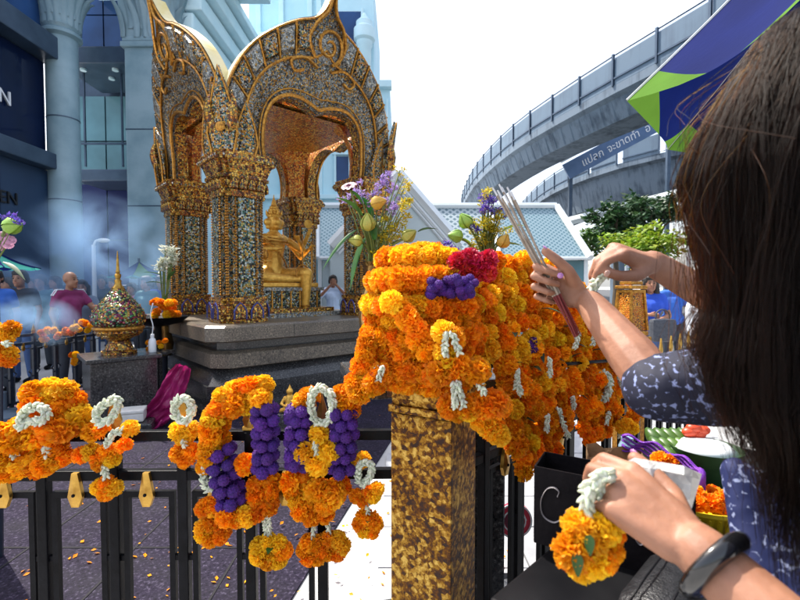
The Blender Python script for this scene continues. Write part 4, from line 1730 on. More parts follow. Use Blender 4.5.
LOTUS = {k: lotus_mesh(k) for k in ('lotus', 'lotus_o', 'lotus_g')}
REDF = [marigold_mesh(33, 60, 'red'), marigold_mesh(34, 60, 'red')]
ROSE = petal_flower(9, 'rose', ((.4, 6, 1.6), (.7, 7, 1.1), (.95, 8, .6)), .5)
frng = random.Random(77)


def rotm(d=None):
    q = Quaternion((frng.gauss(0, 1), frng.gauss(0, 1), frng.gauss(0, 1), frng.gauss(0, 1)))
    q.normalize()
    return q.to_matrix().to_4x4()


def towards(d, spin=None):
    d = Vector(d).normalized()
    q = d.to_track_quat('Z', 'Y').to_matrix().to_4x4()
    return q @ Matrix.Rotation(frng.uniform(0, 6.28) if spin is None else spin, 4, 'Z')


def flower(parent, p, r, face=None, yellow=.25, name='marigold'):
    """one marigold head facing roughly `face`"""
    me = frng.choice(MARY if frng.random() < yellow else MAR)
    f = Vector(face) if face is not None else Vector((0, -.7, .5))
    f = f.normalized() + Vector((frng.uniform(-.5, .5), frng.uniform(-.5, .5), frng.uniform(-.4, .5)))
    M = Matrix.Translation(p) @ towards(f) @ Matrix.Scale(r * frng.uniform(.9, 1.12), 4)
    return placew(name, me, None, parent, M)


def purple(parent, p, r):
    return placew('purple_blossom', frng.choice(PUR), None, parent, Matrix.Translation(p) @ rotm() @ Matrix.Scale(r * frng.uniform(.9, 1.1), 4))


def bud(parent, p, d, r, L=None):
    M = Matrix.Translation(p) @ towards(d) @ Matrix.Diagonal((r * 2, r * 2, (L or r * 1.3), 1))
    return placew('jasmine_bud', BUD, None, parent, M)


def jasmine_rope(parent, pts, r=.0075, closed=False, dens=1.0, fat=2):
    r = r * .74
    fat += 1
    """string of paired white buds"""
    for i, (p, tg) in enumerate(along(catmull(pts, 8, closed), r * 1.55 / dens)):
        s = tg.orthogonal().normalized()
        s = Quaternion(tg, frng.uniform(0, 6.28)) @ s
        for k in range(fat):
            q = Quaternion(tg, 6.283 * k / fat) @ s
            bud(parent, p + q * r * frng.uniform(.7, 1.2) + tg * r * frng.uniform(-.7, .7), (tg * frng.uniform(.5, 1.0) + q * frng.uniform(.2, 1.0) + tg.cross(q) * frng.uniform(-.5, .5)), r * frng.uniform(.7, .98), r * frng.uniform(1.4, 1.9))


def px(pts, D):
    return [at(a, b, D) for a, b in pts]


def marigold_rope(parent, pts, r, step=1.25, rows=1, spread=.0, yellow=.25, face=None):
    for p, tg in along(catmull(pts, 8), r * step):
        for k in range(rows):
            a = 6.283 * (k / rows) + frng.uniform(0, .9)
            s = tg.orthogonal().normalized()
            q = Quaternion(tg, a) @ s
            off = q * spread if rows > 1 else Vector((frng.uniform(-1, 1), frng.uniform(-1, 1), frng.uniform(-1, 1))) * spread
            fc = (q if rows > 1 else Vector((frng.uniform(-.4, .4), -1, frng.uniform(-.2, .6)))) if face is None else face
            flower(parent, p + off, r, fc, yellow)


def purple_sleeve(parent, a, b, rad, r):
    """cylinder packed with purple blossoms"""
    d = b - a
    L = d.length
    tg = d / L
    s = tg.orthogonal().normalized()
    n = max(3, int(L / (r * 1.55)))
    for i in range(n + 1):
        m = max(5, int(6.283 * rad / (r * 1.75)))
        for k in range(m):
            q = Quaternion(tg, 6.283 * (k + .5 * (i % 2)) / m) @ s
            purple(parent, a + tg * (L * i / n + frng.uniform(-.25, .25) * r) + q * (rad + frng.uniform(-.2, .2) * r), r)


def leaf_sprig(parent, p, d, L, m='leaf', name='leaf', w_=.16, bend=.3):
    d = Vector(d).normalized()
    s = d.cross(Vector((0, 0, 1)))
    s = s.normalized() if s.length > .05 else Vector((1, 0, 0))
    nrm = s.cross(d)
    vs, fs = [], []
    for k in range(7):
        u = k / 6
        c = Vector(p) + d * L * u - Vector((0, 0, bend * L * u * u))
        ww = L * w_ * math.sin(math.pi * (.06 + .94 * u) ** .8) + .001
        vs += [c - s * ww + nrm * ww * .35, c, c + s * ww + nrm * ww * .35]
    for k in range(6):
        for e in range(2):
            fs.append((k * 3 + e, k * 3 + e + 1, k * 3 + e + 4, k * 3 + e + 3))
    return MB().add(vs, fs).build(name, MT[m], parent, smooth=True, fix=False)
# ------------------------------------------------------------------ near railing
FY = 1.25
GROUPF = 'spear-topped railings round the shrine'


def spear(h=.105, w_=.021):
    b = MB()
    b.prism([(-w_, -.006), (w_, -.006), (w_, .006), (-w_, .006)], 0, .012)
    n = [(-w_ * .55, 0), (w_ * .55, 0), (w_, .3 * h), (0, h), (-w_, .3 * h)]
    vs = [(x, -.004, z) for x, z in n] + [(x, .004, z) for x, z in n] + [(0, -.012, h * .34), (0, .012, h * .34)]
    b.add(vs, [(0, 1, 10), (1, 2, 10), (2, 3, 10), (3, 4, 10), (4, 0, 10), (6, 5, 11), (7, 6, 11), (8, 7, 11), (9, 8, 11), (5, 9, 11),
               (0, 5, 6, 1), (1, 6, 7, 2), (2, 7, 8, 3), (3, 8, 9, 4), (4, 9, 5, 0)])
    return b.mesh('spear_finial')


def diamond():
    w_, h = .020, .095
    b = MB()
    o = [(-.008, h * .5), (.008, h * .5), (w_, -h * .2), (.010, -h * .5), (-.010, -h * .5), (-w_, -h * .2)]
    vs = [(x, -.006, z) for x, z in o] + [(x, .006, z) for x, z in o] + [(0, -.012, -.01)]
    b.add(vs, [(i, (i + 1) % 6, 12) for i in range(6)] + [(i, 6 + i, 6 + (i + 1) % 6, (i + 1) % 6) for i in range(6)] + [tuple(range(11, 5, -1))])
    return b.mesh('diamond_plate')


SPEAR, DIA = spear(), diamond()
rivet_me = MB().ell((0, -.012, -.012), (.005, .004, .005), nu=8, nv=5).mesh('rivet')


def railing(name, label, a, b_, posts, z_top=1.078, z_mid=.967, z_fr=.905, m='black_iron', bar=.028, low=.10, group=GROUPF, scale=1.0, diamonds=True, notch=False):
    a, b_ = Vector(a), Vector(b_)
    d = (b_ - a)
    L = d.length
    t = thing(name, label, 'railing', a, math.atan2(d.y, d.x), group)
    MI = MT[m]
    for z in (z_top, z_mid):
        MB().bbox((L / 2, 0, z), (L, bar * .8, bar), .003).build('rail', MI, t, world=False)
    MB().bbox((L / 2, 0, low), (L, bar * .8, bar), .003).build('rail', MI, t, world=False)
    for i, s in enumerate(posts):
        p = MB().bbox((s, 0, z_top / 2 + .0), (bar, bar, z_top + .02), .003).build('post', MI, t, world=False)
        place('spear_finial', SPEAR, MT['brass'], p, Matrix.Translation((s, 0, z_top + .012)) @ Matrix.Scale(scale, 4))
        if i < len(posts) - 1:
            s2 = posts[i + 1]
            g_ = bar * 1.15
            x0, x1 = s + g_, s2 - g_
            th = bar * .55
            if notch:
                path0 = [(x0, low), (x0, z_fr * .58), (x0 + .03, z_fr * .62), (x0, z_fr * .66), (x0, z_fr)]
                path1 = [(x1, low), (x1, z_fr * .58), (x1 - .03, z_fr * .62), (x1, z_fr * .66), (x1, z_fr)]
                fr = MB().tube([(x, 0, z) for x, z in path0] + [(x, 0, z) for x, z in path1[::-1]], th * .6, 4)
            else:
                fr = MB()
                fr.box((x0, 0, (z_fr + low) / 2), (th, th, z_fr - low))
                fr.box((x1, 0, (z_fr + low) / 2), (th, th, z_fr - low))
                fr.box(((x0 + x1) / 2, 0, z_fr + th / 2), (x1 - x0 + th, th, th))
            fr.build('inner_frame', MI, t, world=False)
            for z in (.73, .40):
                for xx in (s + g_ / 2, s2 - g_ / 2):
                    MB().box((xx, 0, z), (g_, .012, .014)).build('spacer', MI, t, world=False)
            if diamonds:
                mx = (s + s2) / 2
                MB().box((mx, 0, (z_mid + z_fr) / 2), (.010, .010, z_mid - z_fr)).build('spindle', MI, t, world=False)
                dd = place('diamond_plate', DIA, MT['brass'], t, Matrix.Translation((mx, -.016, z_mid - .035)))
                place('rivet', rivet_me, MT['black_iron'], dd)
    return t


# along the bottom of the picture, left of the gilded post
xs_ = [at(p, 437, FY).x for p in (-26, 44, 115, 183, 250, 322)]
x_end = .02
a0 = Vector((xs_[0] - .3, FY - .012, 0))
b0 = Vector((x_end, FY + .012, 0))
railing('iron_railing', 'black iron railing hung with garlands, left of the gilded post', a0, b0, [x - a0.x for x in xs_])
# running back to the right of the post, under the heap
FD = Vector((.72, .69, 0)).normalized()
PC = Vector((.095, 1.2275, 0))
a1 = PC + FD * .10
railing('iron_railing', 'black iron railing running back beneath the marigold heap', a1, a1 + FD * 2.9, [.13 + .19 * k for k in range(15)])
# far left railing behind the urn
a2, b2 = Vector((-4.86, 3.0, 0)), Vector((-4.12, 7.4, 0))
railing('iron_railing', 'dark blue railing behind the granite pedestal at left', a2, b2, [.2 + .285 * k for k in range(15)], .90, .80, .74, 'blue_iron', .034, .12, scale=1.15, notch=True)

# ------------------------------------------------------------------ gilded corner post
def gilded_post():
    t = thing('gilded_post', 'square corner post rubbed with gold leaf beneath the marigold heap', 'post', PC, R(-30))
    h = .176
    MB().bbox((0, 0, .58), (h, h, 1.16), .006).build('shaft', MT['goldleaf'], t, world=False)
    for z, e, hh in ((1.172, .012, .02), (1.192, -.004, .02), (1.212, .016, .022), (1.232, .004, .018)):
        MB().bbox((0, 0, z), (h + e, h + e, hh), .004).build('moulding', MT['goldleaf'], t, world=False)
    # pointed leaf border under the cap on each side
    tri = MB()
    for k in (-1, 0, 1):
        c = k * .048
        tri.add([(c - .022, 0, 0), (c, 0, -.038), (c + .022, 0, 0), (c, -.006, -.012)], [(0, 1, 3), (1, 2, 3), (2, 0, 3)])
    tm = tri.mesh('leaf_border')
    for q in range(4):
        place('leaf_border', tm, MT['goldleaf'], t, Matrix.Rotation(q * math.pi / 2, 4, 'Z') @ Matrix.Translation((0, -h / 2 - .001, 1.158)) )
    MB().lathe([(.06, 1.24), (.06, 1.28), (.04, 1.31), (.05, 1.35), (.03, 1.42), (.012, 1.5), (.002, 1.53)], 14).build('finial', MT['goldleaf'], t, world=False, smooth=True)
    return t
gilded_post()

# granite offering table inside the railing, behind the heap
def offering_table():
    t = thing('offering_table', 'dark stone offering table behind the marigold heap', 'table', (.28, 1.86, 0), R(14))
    MB().bbox((0, 0, 1.135), (1.0, .5, .05), .008).build('table_top', MT['granite_d'], t, world=False)
    MB().bbox((0, .02, .555), (.2, .34, 1.11), .008).build('pedestal', MT['granite_d'], t, world=False)
    MB().bbox((0, 0, .04), (.7, .42, .08), .008).build('foot', MT['granite_d'], t, world=False)
    return t
offering_table()

# ------------------------------------------------------------------ garlands hanging on the near railing
GG = 'garlands hung on the near railing'
GD = 1.195
def garland(label, p, group=GG):
    return thing('flower_garland', label, 'garland', p, 0, group)

r0 = .040
# A: large garland with two purple sleeves
g_ = garland('large marigold garland with purple sleeves, left of the pair', at(249, 400, GD))
marigold_rope(g_, px([(216, 452), (215, 425), (226, 404), (244, 396), (262, 393), (266, 398)], GD), .030, .8, 2, .019, .45)
purple_sleeve(g_, at(219, 452, GD), at(232, 500, GD), .031, .0185)
purple_sleeve(g_, at(265, 408, GD - .01), at(266, 468, GD - .01), .024, .0185)
marigold_rope(g_, px([(262, 484), (264, 500), (250, 510), (228, 512)], GD), .029, .85, 2, .017, .1)
flower(g_, at(246, 465, GD), .032)
for a_, b_ in (((264, 518), (268, 546)), ((269, 516), (270, 546))):
    jasmine_rope(g_, px([a_, b_], GD), .0055)
for k in range(7):
    a_ = 6.283 * k / 7
    flower(g_, at(271 + 12 * math.cos(a_), 551 + 9 * math.sin(a_), GD), .026, (math.cos(a_) * .4, -1, -.3 * math.sin(a_)), .15)
leaf_sprig(g_, at(271, 548, GD - .02), (0, -.6, .2), .03, w_=.3)
# B: large garland with jasmine loop
g_ = garland('large marigold garland with white jasmine loop and two purple sleeves', at(322, 400, GD))
lp = [(322, 388), (331, 396), (332, 412), (324, 424), (314, 418), (311, 402), (314, 391)]
jasmine_rope(g_, px(lp, GD - .03), .0085, True, 1.1, 3)
for p_ in ((303, 402), (309, 398), (341, 396), (346, 402), (350, 408)):
    flower(g_, at(*p_, GD), .032, None, .55)
purple_sleeve(g_, at(299, 410, GD - .005), at(298, 464, GD - .005), .024, .0185)
purple_sleeve(g_, at(344, 412, GD - .01), at(342, 468, GD - .01), .025, .0185)
for p_ in ((319, 434), (305, 452), (318, 464), (328, 452)):
    flower(g_, at(*p_, GD - .025), .030, None, .4)
jasmine_rope(g_, px([(315, 442), (317, 455)], GD - .04), .006)
marigold_rope(g_, px([(298, 480), (304, 498), (317, 510), (332, 496), (341, 480)], GD), .029, .8, 2, .018, .08)
flower(g_, at(318, 490, GD - .02), .034, None, .1)
for a_, b_ in (((314, 524), (312, 543)), ((328, 524), (331, 543))):
    jasmine_rope(g_, px([a_, b_], GD), .0058)
for cx_, cy_ in ((313, 550), (333, 546)):
    for k in range(6):
        a_ = 6.283 * k / 6
        flower(g_, at(cx_ + 9 * math.cos(a_), cy_ + 8 * math.sin(a_), GD), .023, (math.cos(a_) * .4, -1, -.3 * math.sin(a_)), .15)
# C: small one at x=183
g_ = garland('small garland, white jasmine loop over two marigolds', at(183, 400, GD))
jasmine_rope(g_, px([(183, 398), (191, 404), (191, 414), (184, 422), (176, 416), (175, 405)], GD - .02), .0085, True, 1.1, 3)
for p_, y_ in (((179, 431), .9), ((189, 430), .9), ((184, 437), .7), ((180, 453), .3), ((191, 452), .3), ((186, 458), .2)):
    flower(g_, at(*p_, GD), .025, None, y_)
jasmine_rope(g_, px([(183, 441), (185, 448)], GD - .02), .006)
# D: x=108
g_ = garland('garland with slanting jasmine loop and three marigold tufts', at(108, 405, GD))
jasmine_rope(g_, px([(113, 399), (119, 402), (113, 416), (104, 423), (96, 419), (100, 408)], GD - .02), .0085, True, 1.1, 3)
for p_ in ((92, 432), (101, 430), (82, 455), (91, 452), (99, 457), (108, 452), (112, 459), (101, 463), (130, 429), (124, 446)):
    flower(g_, at(*p_, GD), .024, None, .35)
jasmine_rope(g_, px([(106, 445), (113, 434), (124, 430)], GD - .02), .0075)
jasmine_rope(g_, px([(104, 466), (106, 478)], GD - .01), .007)
for p_ in ((99, 487), (107, 484), (114, 488), (106, 492)):
    flower(g_, at(*p_, GD), .022, None, .3)
# E: far left large
g_ = garland('fat marigold garland twisted with jasmine at the picture left edge', at(40, 400, GD))
marigold_rope(g_, px([(38, 400), (50, 396), (63, 402), (70, 415), (66, 426), (55, 420)], GD), .036, .8, 2, .018, .35)
marigold_rope(g_, px([(-4, 440), (10, 438), (28, 432), (44, 432), (60, 428)], GD - .01), .032, .8, 2, .014, .25)
jasmine_rope(g_, px([(20, 426), (24, 412), (36, 406), (46, 412), (42, 420), (28, 422)], GD - .06), .0085, True, 1.1, 3)
for a_ in (14, 46):
    jasmine_rope(g_, px([(a_, 446), (a_ + 1, 456)], GD - .02), .0075)
marigold_rope(g_, px([(-6, 468), (8, 466), (24, 462)], GD), .030, .8, 2, .012, .25)
marigold_rope(g_, px([(36, 464), (50, 458), (66, 450)], GD), .030, .8, 2, .012, .2)
# F: right small, near post
g_ = garland('small garland with open jasmine loop, nearest the gilded post', at(366, 465, GD))
jasmine_rope(g_, px([(359, 466), (366, 462), (372, 468), (368, 480), (362, 484), (358, 476)], GD - .02), .0075, True, 1.1, 3)
for p_ in ((357, 462), (363, 460), (356, 496), (364, 500), (373, 495), (377, 489), (369, 492)):
    flower(g_, at(*p_, GD), .022, None, .5)
jasmine_rope(g_, px([(367, 505), (368, 515)], GD - .01), .005)
for k in range(6):
    a_ = 6.283 * k / 6
    flower(g_, at(368 + 8 * math.cos(a_), 524 + 8 * math.sin(a_), GD), .022, (math.cos(a_) * .4, -1, .3 * math.sin(a_)), .2)
leaf_sprig(g_, at(368, 522, GD - .03), (0, -.5, .4), .026, w_=.3)
# G: small left of A
g_ = garland('small jasmine and marigold garland tucked left of the purple sleeves', at(208, 465, GD))
jasmine_rope(g_, px([(207, 466), (213, 472), (213, 484), (209, 490), (204, 482), (203, 472)], GD - .01), .0075, True, 1, 3)
for p_ in ((205, 466), (208, 504), (216, 506), (204, 508), (212, 510)):
    flower(g_, at(*p_, GD), .022, None, .3)
for k in range(7):
    a_ = 6.283 * k / 7
    flower(g_, at(213 + 11 * math.cos(a_), 531 + 8 * math.sin(a_), GD), .024, (math.cos(a_) * .4, -1, .3 * math.sin(a_)), .3)
# far railing garlands
for lab, pts_, D in (('tiny marigold garland tied to the far left railing, leftmost', [(42, 334), (48, 331), (54, 332), (44, 340)], 5.45),
                     ('tiny marigold garland tied to the far left railing, second from left', [(59, 336), (64, 331), (70, 332), (75, 326)], 5.6),
                     ('tiny marigold garland on the far left railing beside the urn', [(78, 328), (84, 324), (92, 326), (88, 332), (74, 353), (76, 362)], 5.8)):
    g_ = garland(lab, at(*pts_[0], D), 'garlands on the far railing')
    for p_ in pts_:
        for k in range(2):
            flower(g_, at(p_[0] + frng.uniform(-2, 2), p_[1] + frng.uniform(-2, 2), D), .04, None, .3)
# bunch at left edge on a slim post
g_ = garland('bright marigold bunch on a post at the far left edge', at(6, 345, 2.4), 'bunches at the left edge')
for k in range(20):
    flower(g_, at(frng.uniform(-14, 14), 326 + 34 * k / 20 + frng.uniform(-3, 3), 2.4), .045, None, .3)
jasmine_rope(g_, px([(4, 343), (10, 345)], 2.33), .012)
MB().tube([at(-4, 330, 2.4), Vector((at(-4, 330, 2.4).x - .05, 2.42, 0))], .028, 8).build('support_pole', MT['blue_iron'], g_)
# ------------------------------------------------------------------ marigold heap on the gilded post
GH = 'garlands heaped on the gilded post'
def ring(label, c, rad, z, r_, rows, yellow, tilt=(0, 0), arc=(0, 360), group=GH):
    g = thing('marigold_garland', label, 'garland', (c[0], c[1], z), 0, group)
    n = int(math.radians(arc[1] - arc[0]) * rad / (r_ * .95))
    for j in range(rows):
        rr = rad + (0.012 if j % 2 else -.004)
        zz = z + (j - (rows - 1) / 2) * r_ * 1.15
        for k in range(n):
            a = R(arc[0]) + R(arc[1] - arc[0]) * (k + .5 * (j % 2)) / n
            d = Vector((math.cos(a), math.sin(a), 0))
            p = Vector((c[0], c[1], zz + tilt[0] * d.x * rad + tilt[1] * d.y * rad)) + d * (rr + frng.uniform(-.006, .006))
            flower(g, p, r_ * frng.uniform(.85, 1.12), d * 1.0 + Vector((0, 0, .25)), yellow)
    return g
HC = (.062, 1.215)
ring('marigold ring garland, lowest of the heap, resting on the post', HC, .118, 1.275, .030, 2, .04)
ring('marigold ring garland, second from the bottom of the heap', HC, .128, 1.355, .030, 2, .08)
ring('marigold ring garland, third from the bottom of the heap', HC, .128, 1.43, .030, 2, .15)
ring('marigold ring garland, fourth from the bottom of the heap', HC, .12, 1.495, .030, 2, .35, (.05, -.05))
ring('yellow-orange marigold ring garland on top of the heap', (.05, 1.215), .078, 1.55, .032, 2, .75, (.0, .0))
g_ = thing('marigold_garland', 'yellow marigold cluster crowning the heap', 'garland', (.05, 1.2, 1.56), 0, GH)
for k in range(14):
    a_ = 2.4 * k
    flower(g_, Vector((.055 + .012 * k ** .5 * 1.6 * math.cos(a_), 1.2 + .02 * k ** .5 * math.sin(a_), 1.585 - .0012 * k)), .03, (0, -.3, 1), .7)
# purple and red blossoms tucked into the top
g_ = thing('purple_blossom_spray', 'deep purple blossom spray tucked into the heap front', 'flowers', at(452, 288, 1.05), 0)
for k in range(46):
    purple(g_, at(430 + 45 * frng.random(), 278 + 18 * frng.random(), 1.04 + .04 * frng.random()), .0125)
g_ = thing('red_blossom_spray', 'crimson petal blossoms beside the purple spray', 'flowers', at(472, 268, 1.08), 0)
for p_ in ((458, 262), (466, 268), (474, 262), (482, 266), (488, 260), (478, 272), (470, 258), (456, 270), (487, 272)):
    placew('blossom', frng.choice(REDF), None, g_, Matrix.Translation(at(*p_, 1.10)) @ towards((frng.uniform(-.4, .4), -1, .6)) @ Matrix.Scale(.026, 4))
g_ = thing('violet_blossom_sprig', 'small violet statice sprig behind the heap top', 'flowers', at(446, 250, 1.2), 0)
def fuzz(parent, c, rad, n, size, m, name):
    """cloud of tiny petals making one flower head"""
    pts_ = []
    for k in range(n):
        u = Vector((frng.gauss(0, 1), frng.gauss(0, 1), frng.gauss(0, 1))).normalized()
        pts_.append(Vector(c) + u * rad * frng.random() ** .5)
    return leaf_card_mesh(0, pts_, size, frng, -.2).build(name, MT[m], parent, fix=False)
for p_ in ((440, 250), (446, 244), (453, 252), (444, 257)):
    fuzz(g_, at(*p_, 1.22), .016, 40, .011, 'bluevio', 'blossom')
for p_ in ((458, 254), (464, 256)):
    fuzz(g_, at(*p_, 1.22), .014, 40, .010, 'golden', 'blossom')
# ropes hanging from the heap
def hang(label, top, bottom, D, n, r_, yellow=.15, tassel=None, group=GH, pts_=None, wob=4):
    g = thing('marigold_garland', label, 'garland', at(*top, D), 0, group)
    for k in range(n):
        s = k / (n - 1)
        p_ = at(lerp(top[0], bottom[0], s) + frng.uniform(-wob, wob), lerp(top[1], bottom[1], s) + frng.uniform(-3, 3), D + frng.uniform(-.02, .02))
        flower(g, p_, r_, (frng.uniform(-.5, .5), -1, .3), yellow)
    if tassel:
        for a_, b_ in tassel:
            jasmine_rope(g, px([a_, b_], D - .035), .0062)
    return g
hang('short marigold garland drooping at the left of the heap, upper', (372, 338), (356, 385), 1.12, 9, .027, .1, [((377, 368), (366, 384))])
hang('short marigold garland drooping at the left of the heap, lower', (384, 372), (362, 396), 1.10, 7, .026, .0, [((382, 368), (378, 382))])
hang('marigold rope hanging down the post front with jasmine tassels', (446, 330), (456, 378), .99, 9, .028, .3, [((446, 334), (445, 356)), ((452, 334), (460, 354))])
hang('marigold cluster at the middle of the post heap', (438, 372), (480, 372), .99, 8, .030, .1)
hang('marigold cluster low beside the gilded post, right', (452, 408), (500, 405), 1.0, 9, .030, .2, [((454, 384), (455, 410)), ((458, 384), (464, 408)), ((478, 382), (486, 396))], wob=5)
hang('yellow marigold cluster at the lower right of the post', (478, 418), (500, 432), 1.03, 6, .029, .8)
g_ = hang('marigold garland over the front of the heap', (392, 300), (430, 350), 1.04, 8, .029, .1)

# ------------------------------------------------------------------ rack and heap on the right railing
def rack():
    t = thing('garland_rack', 'dark metal garland rack buried under the marigolds', 'rack', PC + FD * .7, math.atan2(FD.y, FD.x))
    for s, h in ((-.5, 1.5), (.1, 1.45), (.75, 1.2)):
        MB().box((s, .10, h / 2), (.025, .025, h)).build('upright', MT['black_iron'], t, world=False)
    for z0, z1 in ((1.5, 1.16), (1.25, 1.02)):
        MB().tube([(-.55, .1, z0), (.1, .1, lerp(z0, z1, .35)), (.85, .1, z1)], .012, 6).build('rod', MT['black_iron'], t, world=False)
    MB().tube([(-.25, -.14, 1.245), (.35, -.17, 1.2)], .006, 6).build('rod', MT['black_iron'], t, world=False)
    return t
rack()
GR = 'garlands draped over the right railing rack'
places = ['nearest the post', 'second from the post', 'third from the post', 'fourth from the post', 'fifth from the post', 'sixth from the post', 'seventh from the post', 'eighth from the post', 'ninth from the post', 'tenth from the post', 'eleventh from the post', 'twelfth from the post', 'at the far end']
NR = Vector((FD.y, -FD.x, 0))       # outward normal of right railing (towards the viewer's side)
def top_z(s):
    # height of the heap top along the railing
    pts_ = [(0.0, 1.50), (.2, 1.545), (.45, 1.56), (.7, 1.52), (.95, 1.40), (1.2, 1.26), (1.45, 1.16), (1.6, 1.1)]
    for (a, za), (b, zb) in zip(pts_[:-1], pts_[1:]):
        if a <= s <= b:
            return lerp(za, zb, (s - a) / (b - a))
    return pts_[-1][1]
for k in range(13):
    s = .16 + .112 * k
    g_ = thing('marigold_garland', 'draped marigold garland on the right railing, ' + places[k], 'garland', PC + FD * s + Vector((0, 0, 1.0)), 0, GR)
    tz = top_z(s)
    low = lerp(.97, .93, k / 12) if k not in (3, 7, 10) else 1.06
    rr = .031
    nrow = int((tz - low) / (rr * 1.35)) + 1
    slant = frng.uniform(-.05, .16)
    for col in (0, 1):
        for j in range(nrow):
            q = j / max(1, nrow - 1)
            out_ = .03 + .11 * math.sin(min(1, q * 1.4) * 1.35) + frng.uniform(-.018, .018)
            p_ = PC + FD * (s + slant * (q - .4) + (col - .5) * .058 + frng.uniform(-.012, .012)) + NR * out_ + Vector((0, 0, lerp(tz, low, q) + frng.uniform(-.01, .01) + col * .018))
            flower(g_, p_, rr * frng.uniform(.88, 1.1), NR + Vector((0, 0, .9 - .8 * q)), lerp(.5, .04, q))
    for j in range(3):       # over the top and down the back
        p_ = PC + FD * (s + frng.uniform(-.03, .03)) + NR * (-.01 - .05 * j) + Vector((0, 0, tz + .012 - .035 * j))
        flower(g_, p_, rr, (0, 0, 1), .6)
    # jasmine tassels and tucked leaves
    for q in range(2):
        h_ = lerp(low, tz, frng.uniform(.15, .75))
        p_ = PC + FD * (s + frng.uniform(-.04, .04)) + NR * .175 + Vector((0, 0, h_))
        jasmine_rope(g_, [p_, p_ + FD * frng.uniform(-.03, .04) + Vector((0, 0, -frng.uniform(.035, .06)))], .0062)
    for q in range(3):
        h_ = lerp(low, tz, frng.uniform(.1, .8))
        p_ = PC + FD * (s + frng.uniform(-.05, .05)) + NR * .12 + Vector((0, 0, h_))
        leaf_sprig(g_, p_, NR + Vector((frng.uniform(-.8, .8), frng.uniform(-.5, .5), frng.uniform(-.5, .5))), frng.uniform(.04, .07), 'leaf_d')
# crossing ropes lying on the heap
for lab, a_, b_, n_ in (('long marigold rope slanting across the right heap, upper', (500, 292), (575, 350), 12), ('long marigold rope slanting across the right heap, lower', (512, 372), (588, 412), 11), ('short marigold rope across the heap beside the post', (486, 300), (508, 398), 11)):
    g_ = thing('marigold_garland', lab, 'garland', at(*a_, 1.3), 0, GR)
    for j in range(n_):
        q = j / (n_ - 1)
        xx, yy = lerp(a_[0], b_[0], q), lerp(a_[1], b_[1], q)
        # depth of heap front there
        ss = (xx - 470) / 130 * .75
        base = PC + FD * (ss + .15)
        D = base.y + NR.y * .18
        flower(g_, at(xx + frng.uniform(-3, 3), yy + frng.uniform(-3, 3), D), .028, (-.1, -1, .5), .35)
# small purple bunches and a jasmine loop in the heap
g_ = thing('purple_blossom_spray', 'small purple blossom bunch deep in the right heap', 'flowers', at(528, 346, 1.33), 0)
for k in range(12):
    purple(g_, at(528 + frng.uniform(-7, 7), 345 + frng.uniform(-6, 6), 1.33), .014)
g_ = thing('purple_blossom_spray', 'purple blossom bunch at the far end of the right heap', 'flowers', at(620, 330, 1.95), 0)
for k in range(14):
    purple(g_, at(619 + frng.uniform(-8, 8), 330 + frng.uniform(-7, 7), 1.93), .018)
g_ = thing('jasmine_loop', 'white jasmine loop hung on the right heap', 'garland', at(604, 385, 1.7), 0)
jasmine_rope(g_, px([(598, 376), (606, 374), (609, 386), (605, 398), (598, 398)], 1.62), .0105, False, 1.1, 3)
g_ = thing('jasmine_loop', 'small jasmine and marigold charm below the heap', 'garland', at(628, 430, 1.7), 0)
jasmine_rope(g_, px([(622, 432), (624, 442), (630, 440)], 1.7), .010, False, 1.1, 3)
for p_ in ((621, 427), (627, 424), (632, 428)):
    flower(g_, at(*p_, 1.7), .024, None, .5)

# ------------------------------------------------------------------ amber lantern post behind the heap
def lantern():
    p_ = at(630, 345, 3.3)
    t = thing('gilded_lantern_post', 'small gilded post with amber panels behind the heap', 'post', (p_.x, p_.y, 0), R(20))
    MT['amber'] = mosaic('amber_panels', [(.7, .22, .01), (.76, .28, .02), (.64, .18, .01), (.72, .32, .03)], 70, .3, .3, .25)
    zt = at(630, 279, 3.3).z
    zb = at(630, 338, 3.3).z
    MB().bbox((0, 0, zb / 2), (.16, .16, zb), .01).build('shaft', MT['gilt'], t, world=False)
    for k, e in ((0, .20), (.04, .17), (-.05, .18)):
        MB().bbox((0, 0, zb + k), (e, e, .035), .008).build('moulding', MT['gilt'], t, world=False)
    MB().prism([(-.075, -.075), (.075, -.075), (.075, .075), (-.075, .075)], zb + .06, zt - .09, None, [(-.058, -.058), (.058, -.058), (.058, .058), (-.058, .058)]).build('panel', MT['amber'], t, world=False)
    for sx in (-1, 1):
        for sy in (-1, 1):
            MB().tube([(sx * .078, sy * .078, zb + .06), (sx * .060, sy * .060, zt - .09)], .012, 6).build('corner_rib', MT['gilt'], t, world=False)
    for z, e in ((zt - .09, .14), (zt - .06, .155), (zt - .03, .11), (zt - .005, .07)):
        MB().bbox((0, 0, z), (e, e, .026), .006).build('cap_tier', MT['gilt'], t, world=False)
    MB().lathe([(.03, zt), (.035, zt + .02), (.012, zt + .05), (.002, zt + .08)], 12).build('finial', MT['gilt'], t, world=False, smooth=True)
lantern()

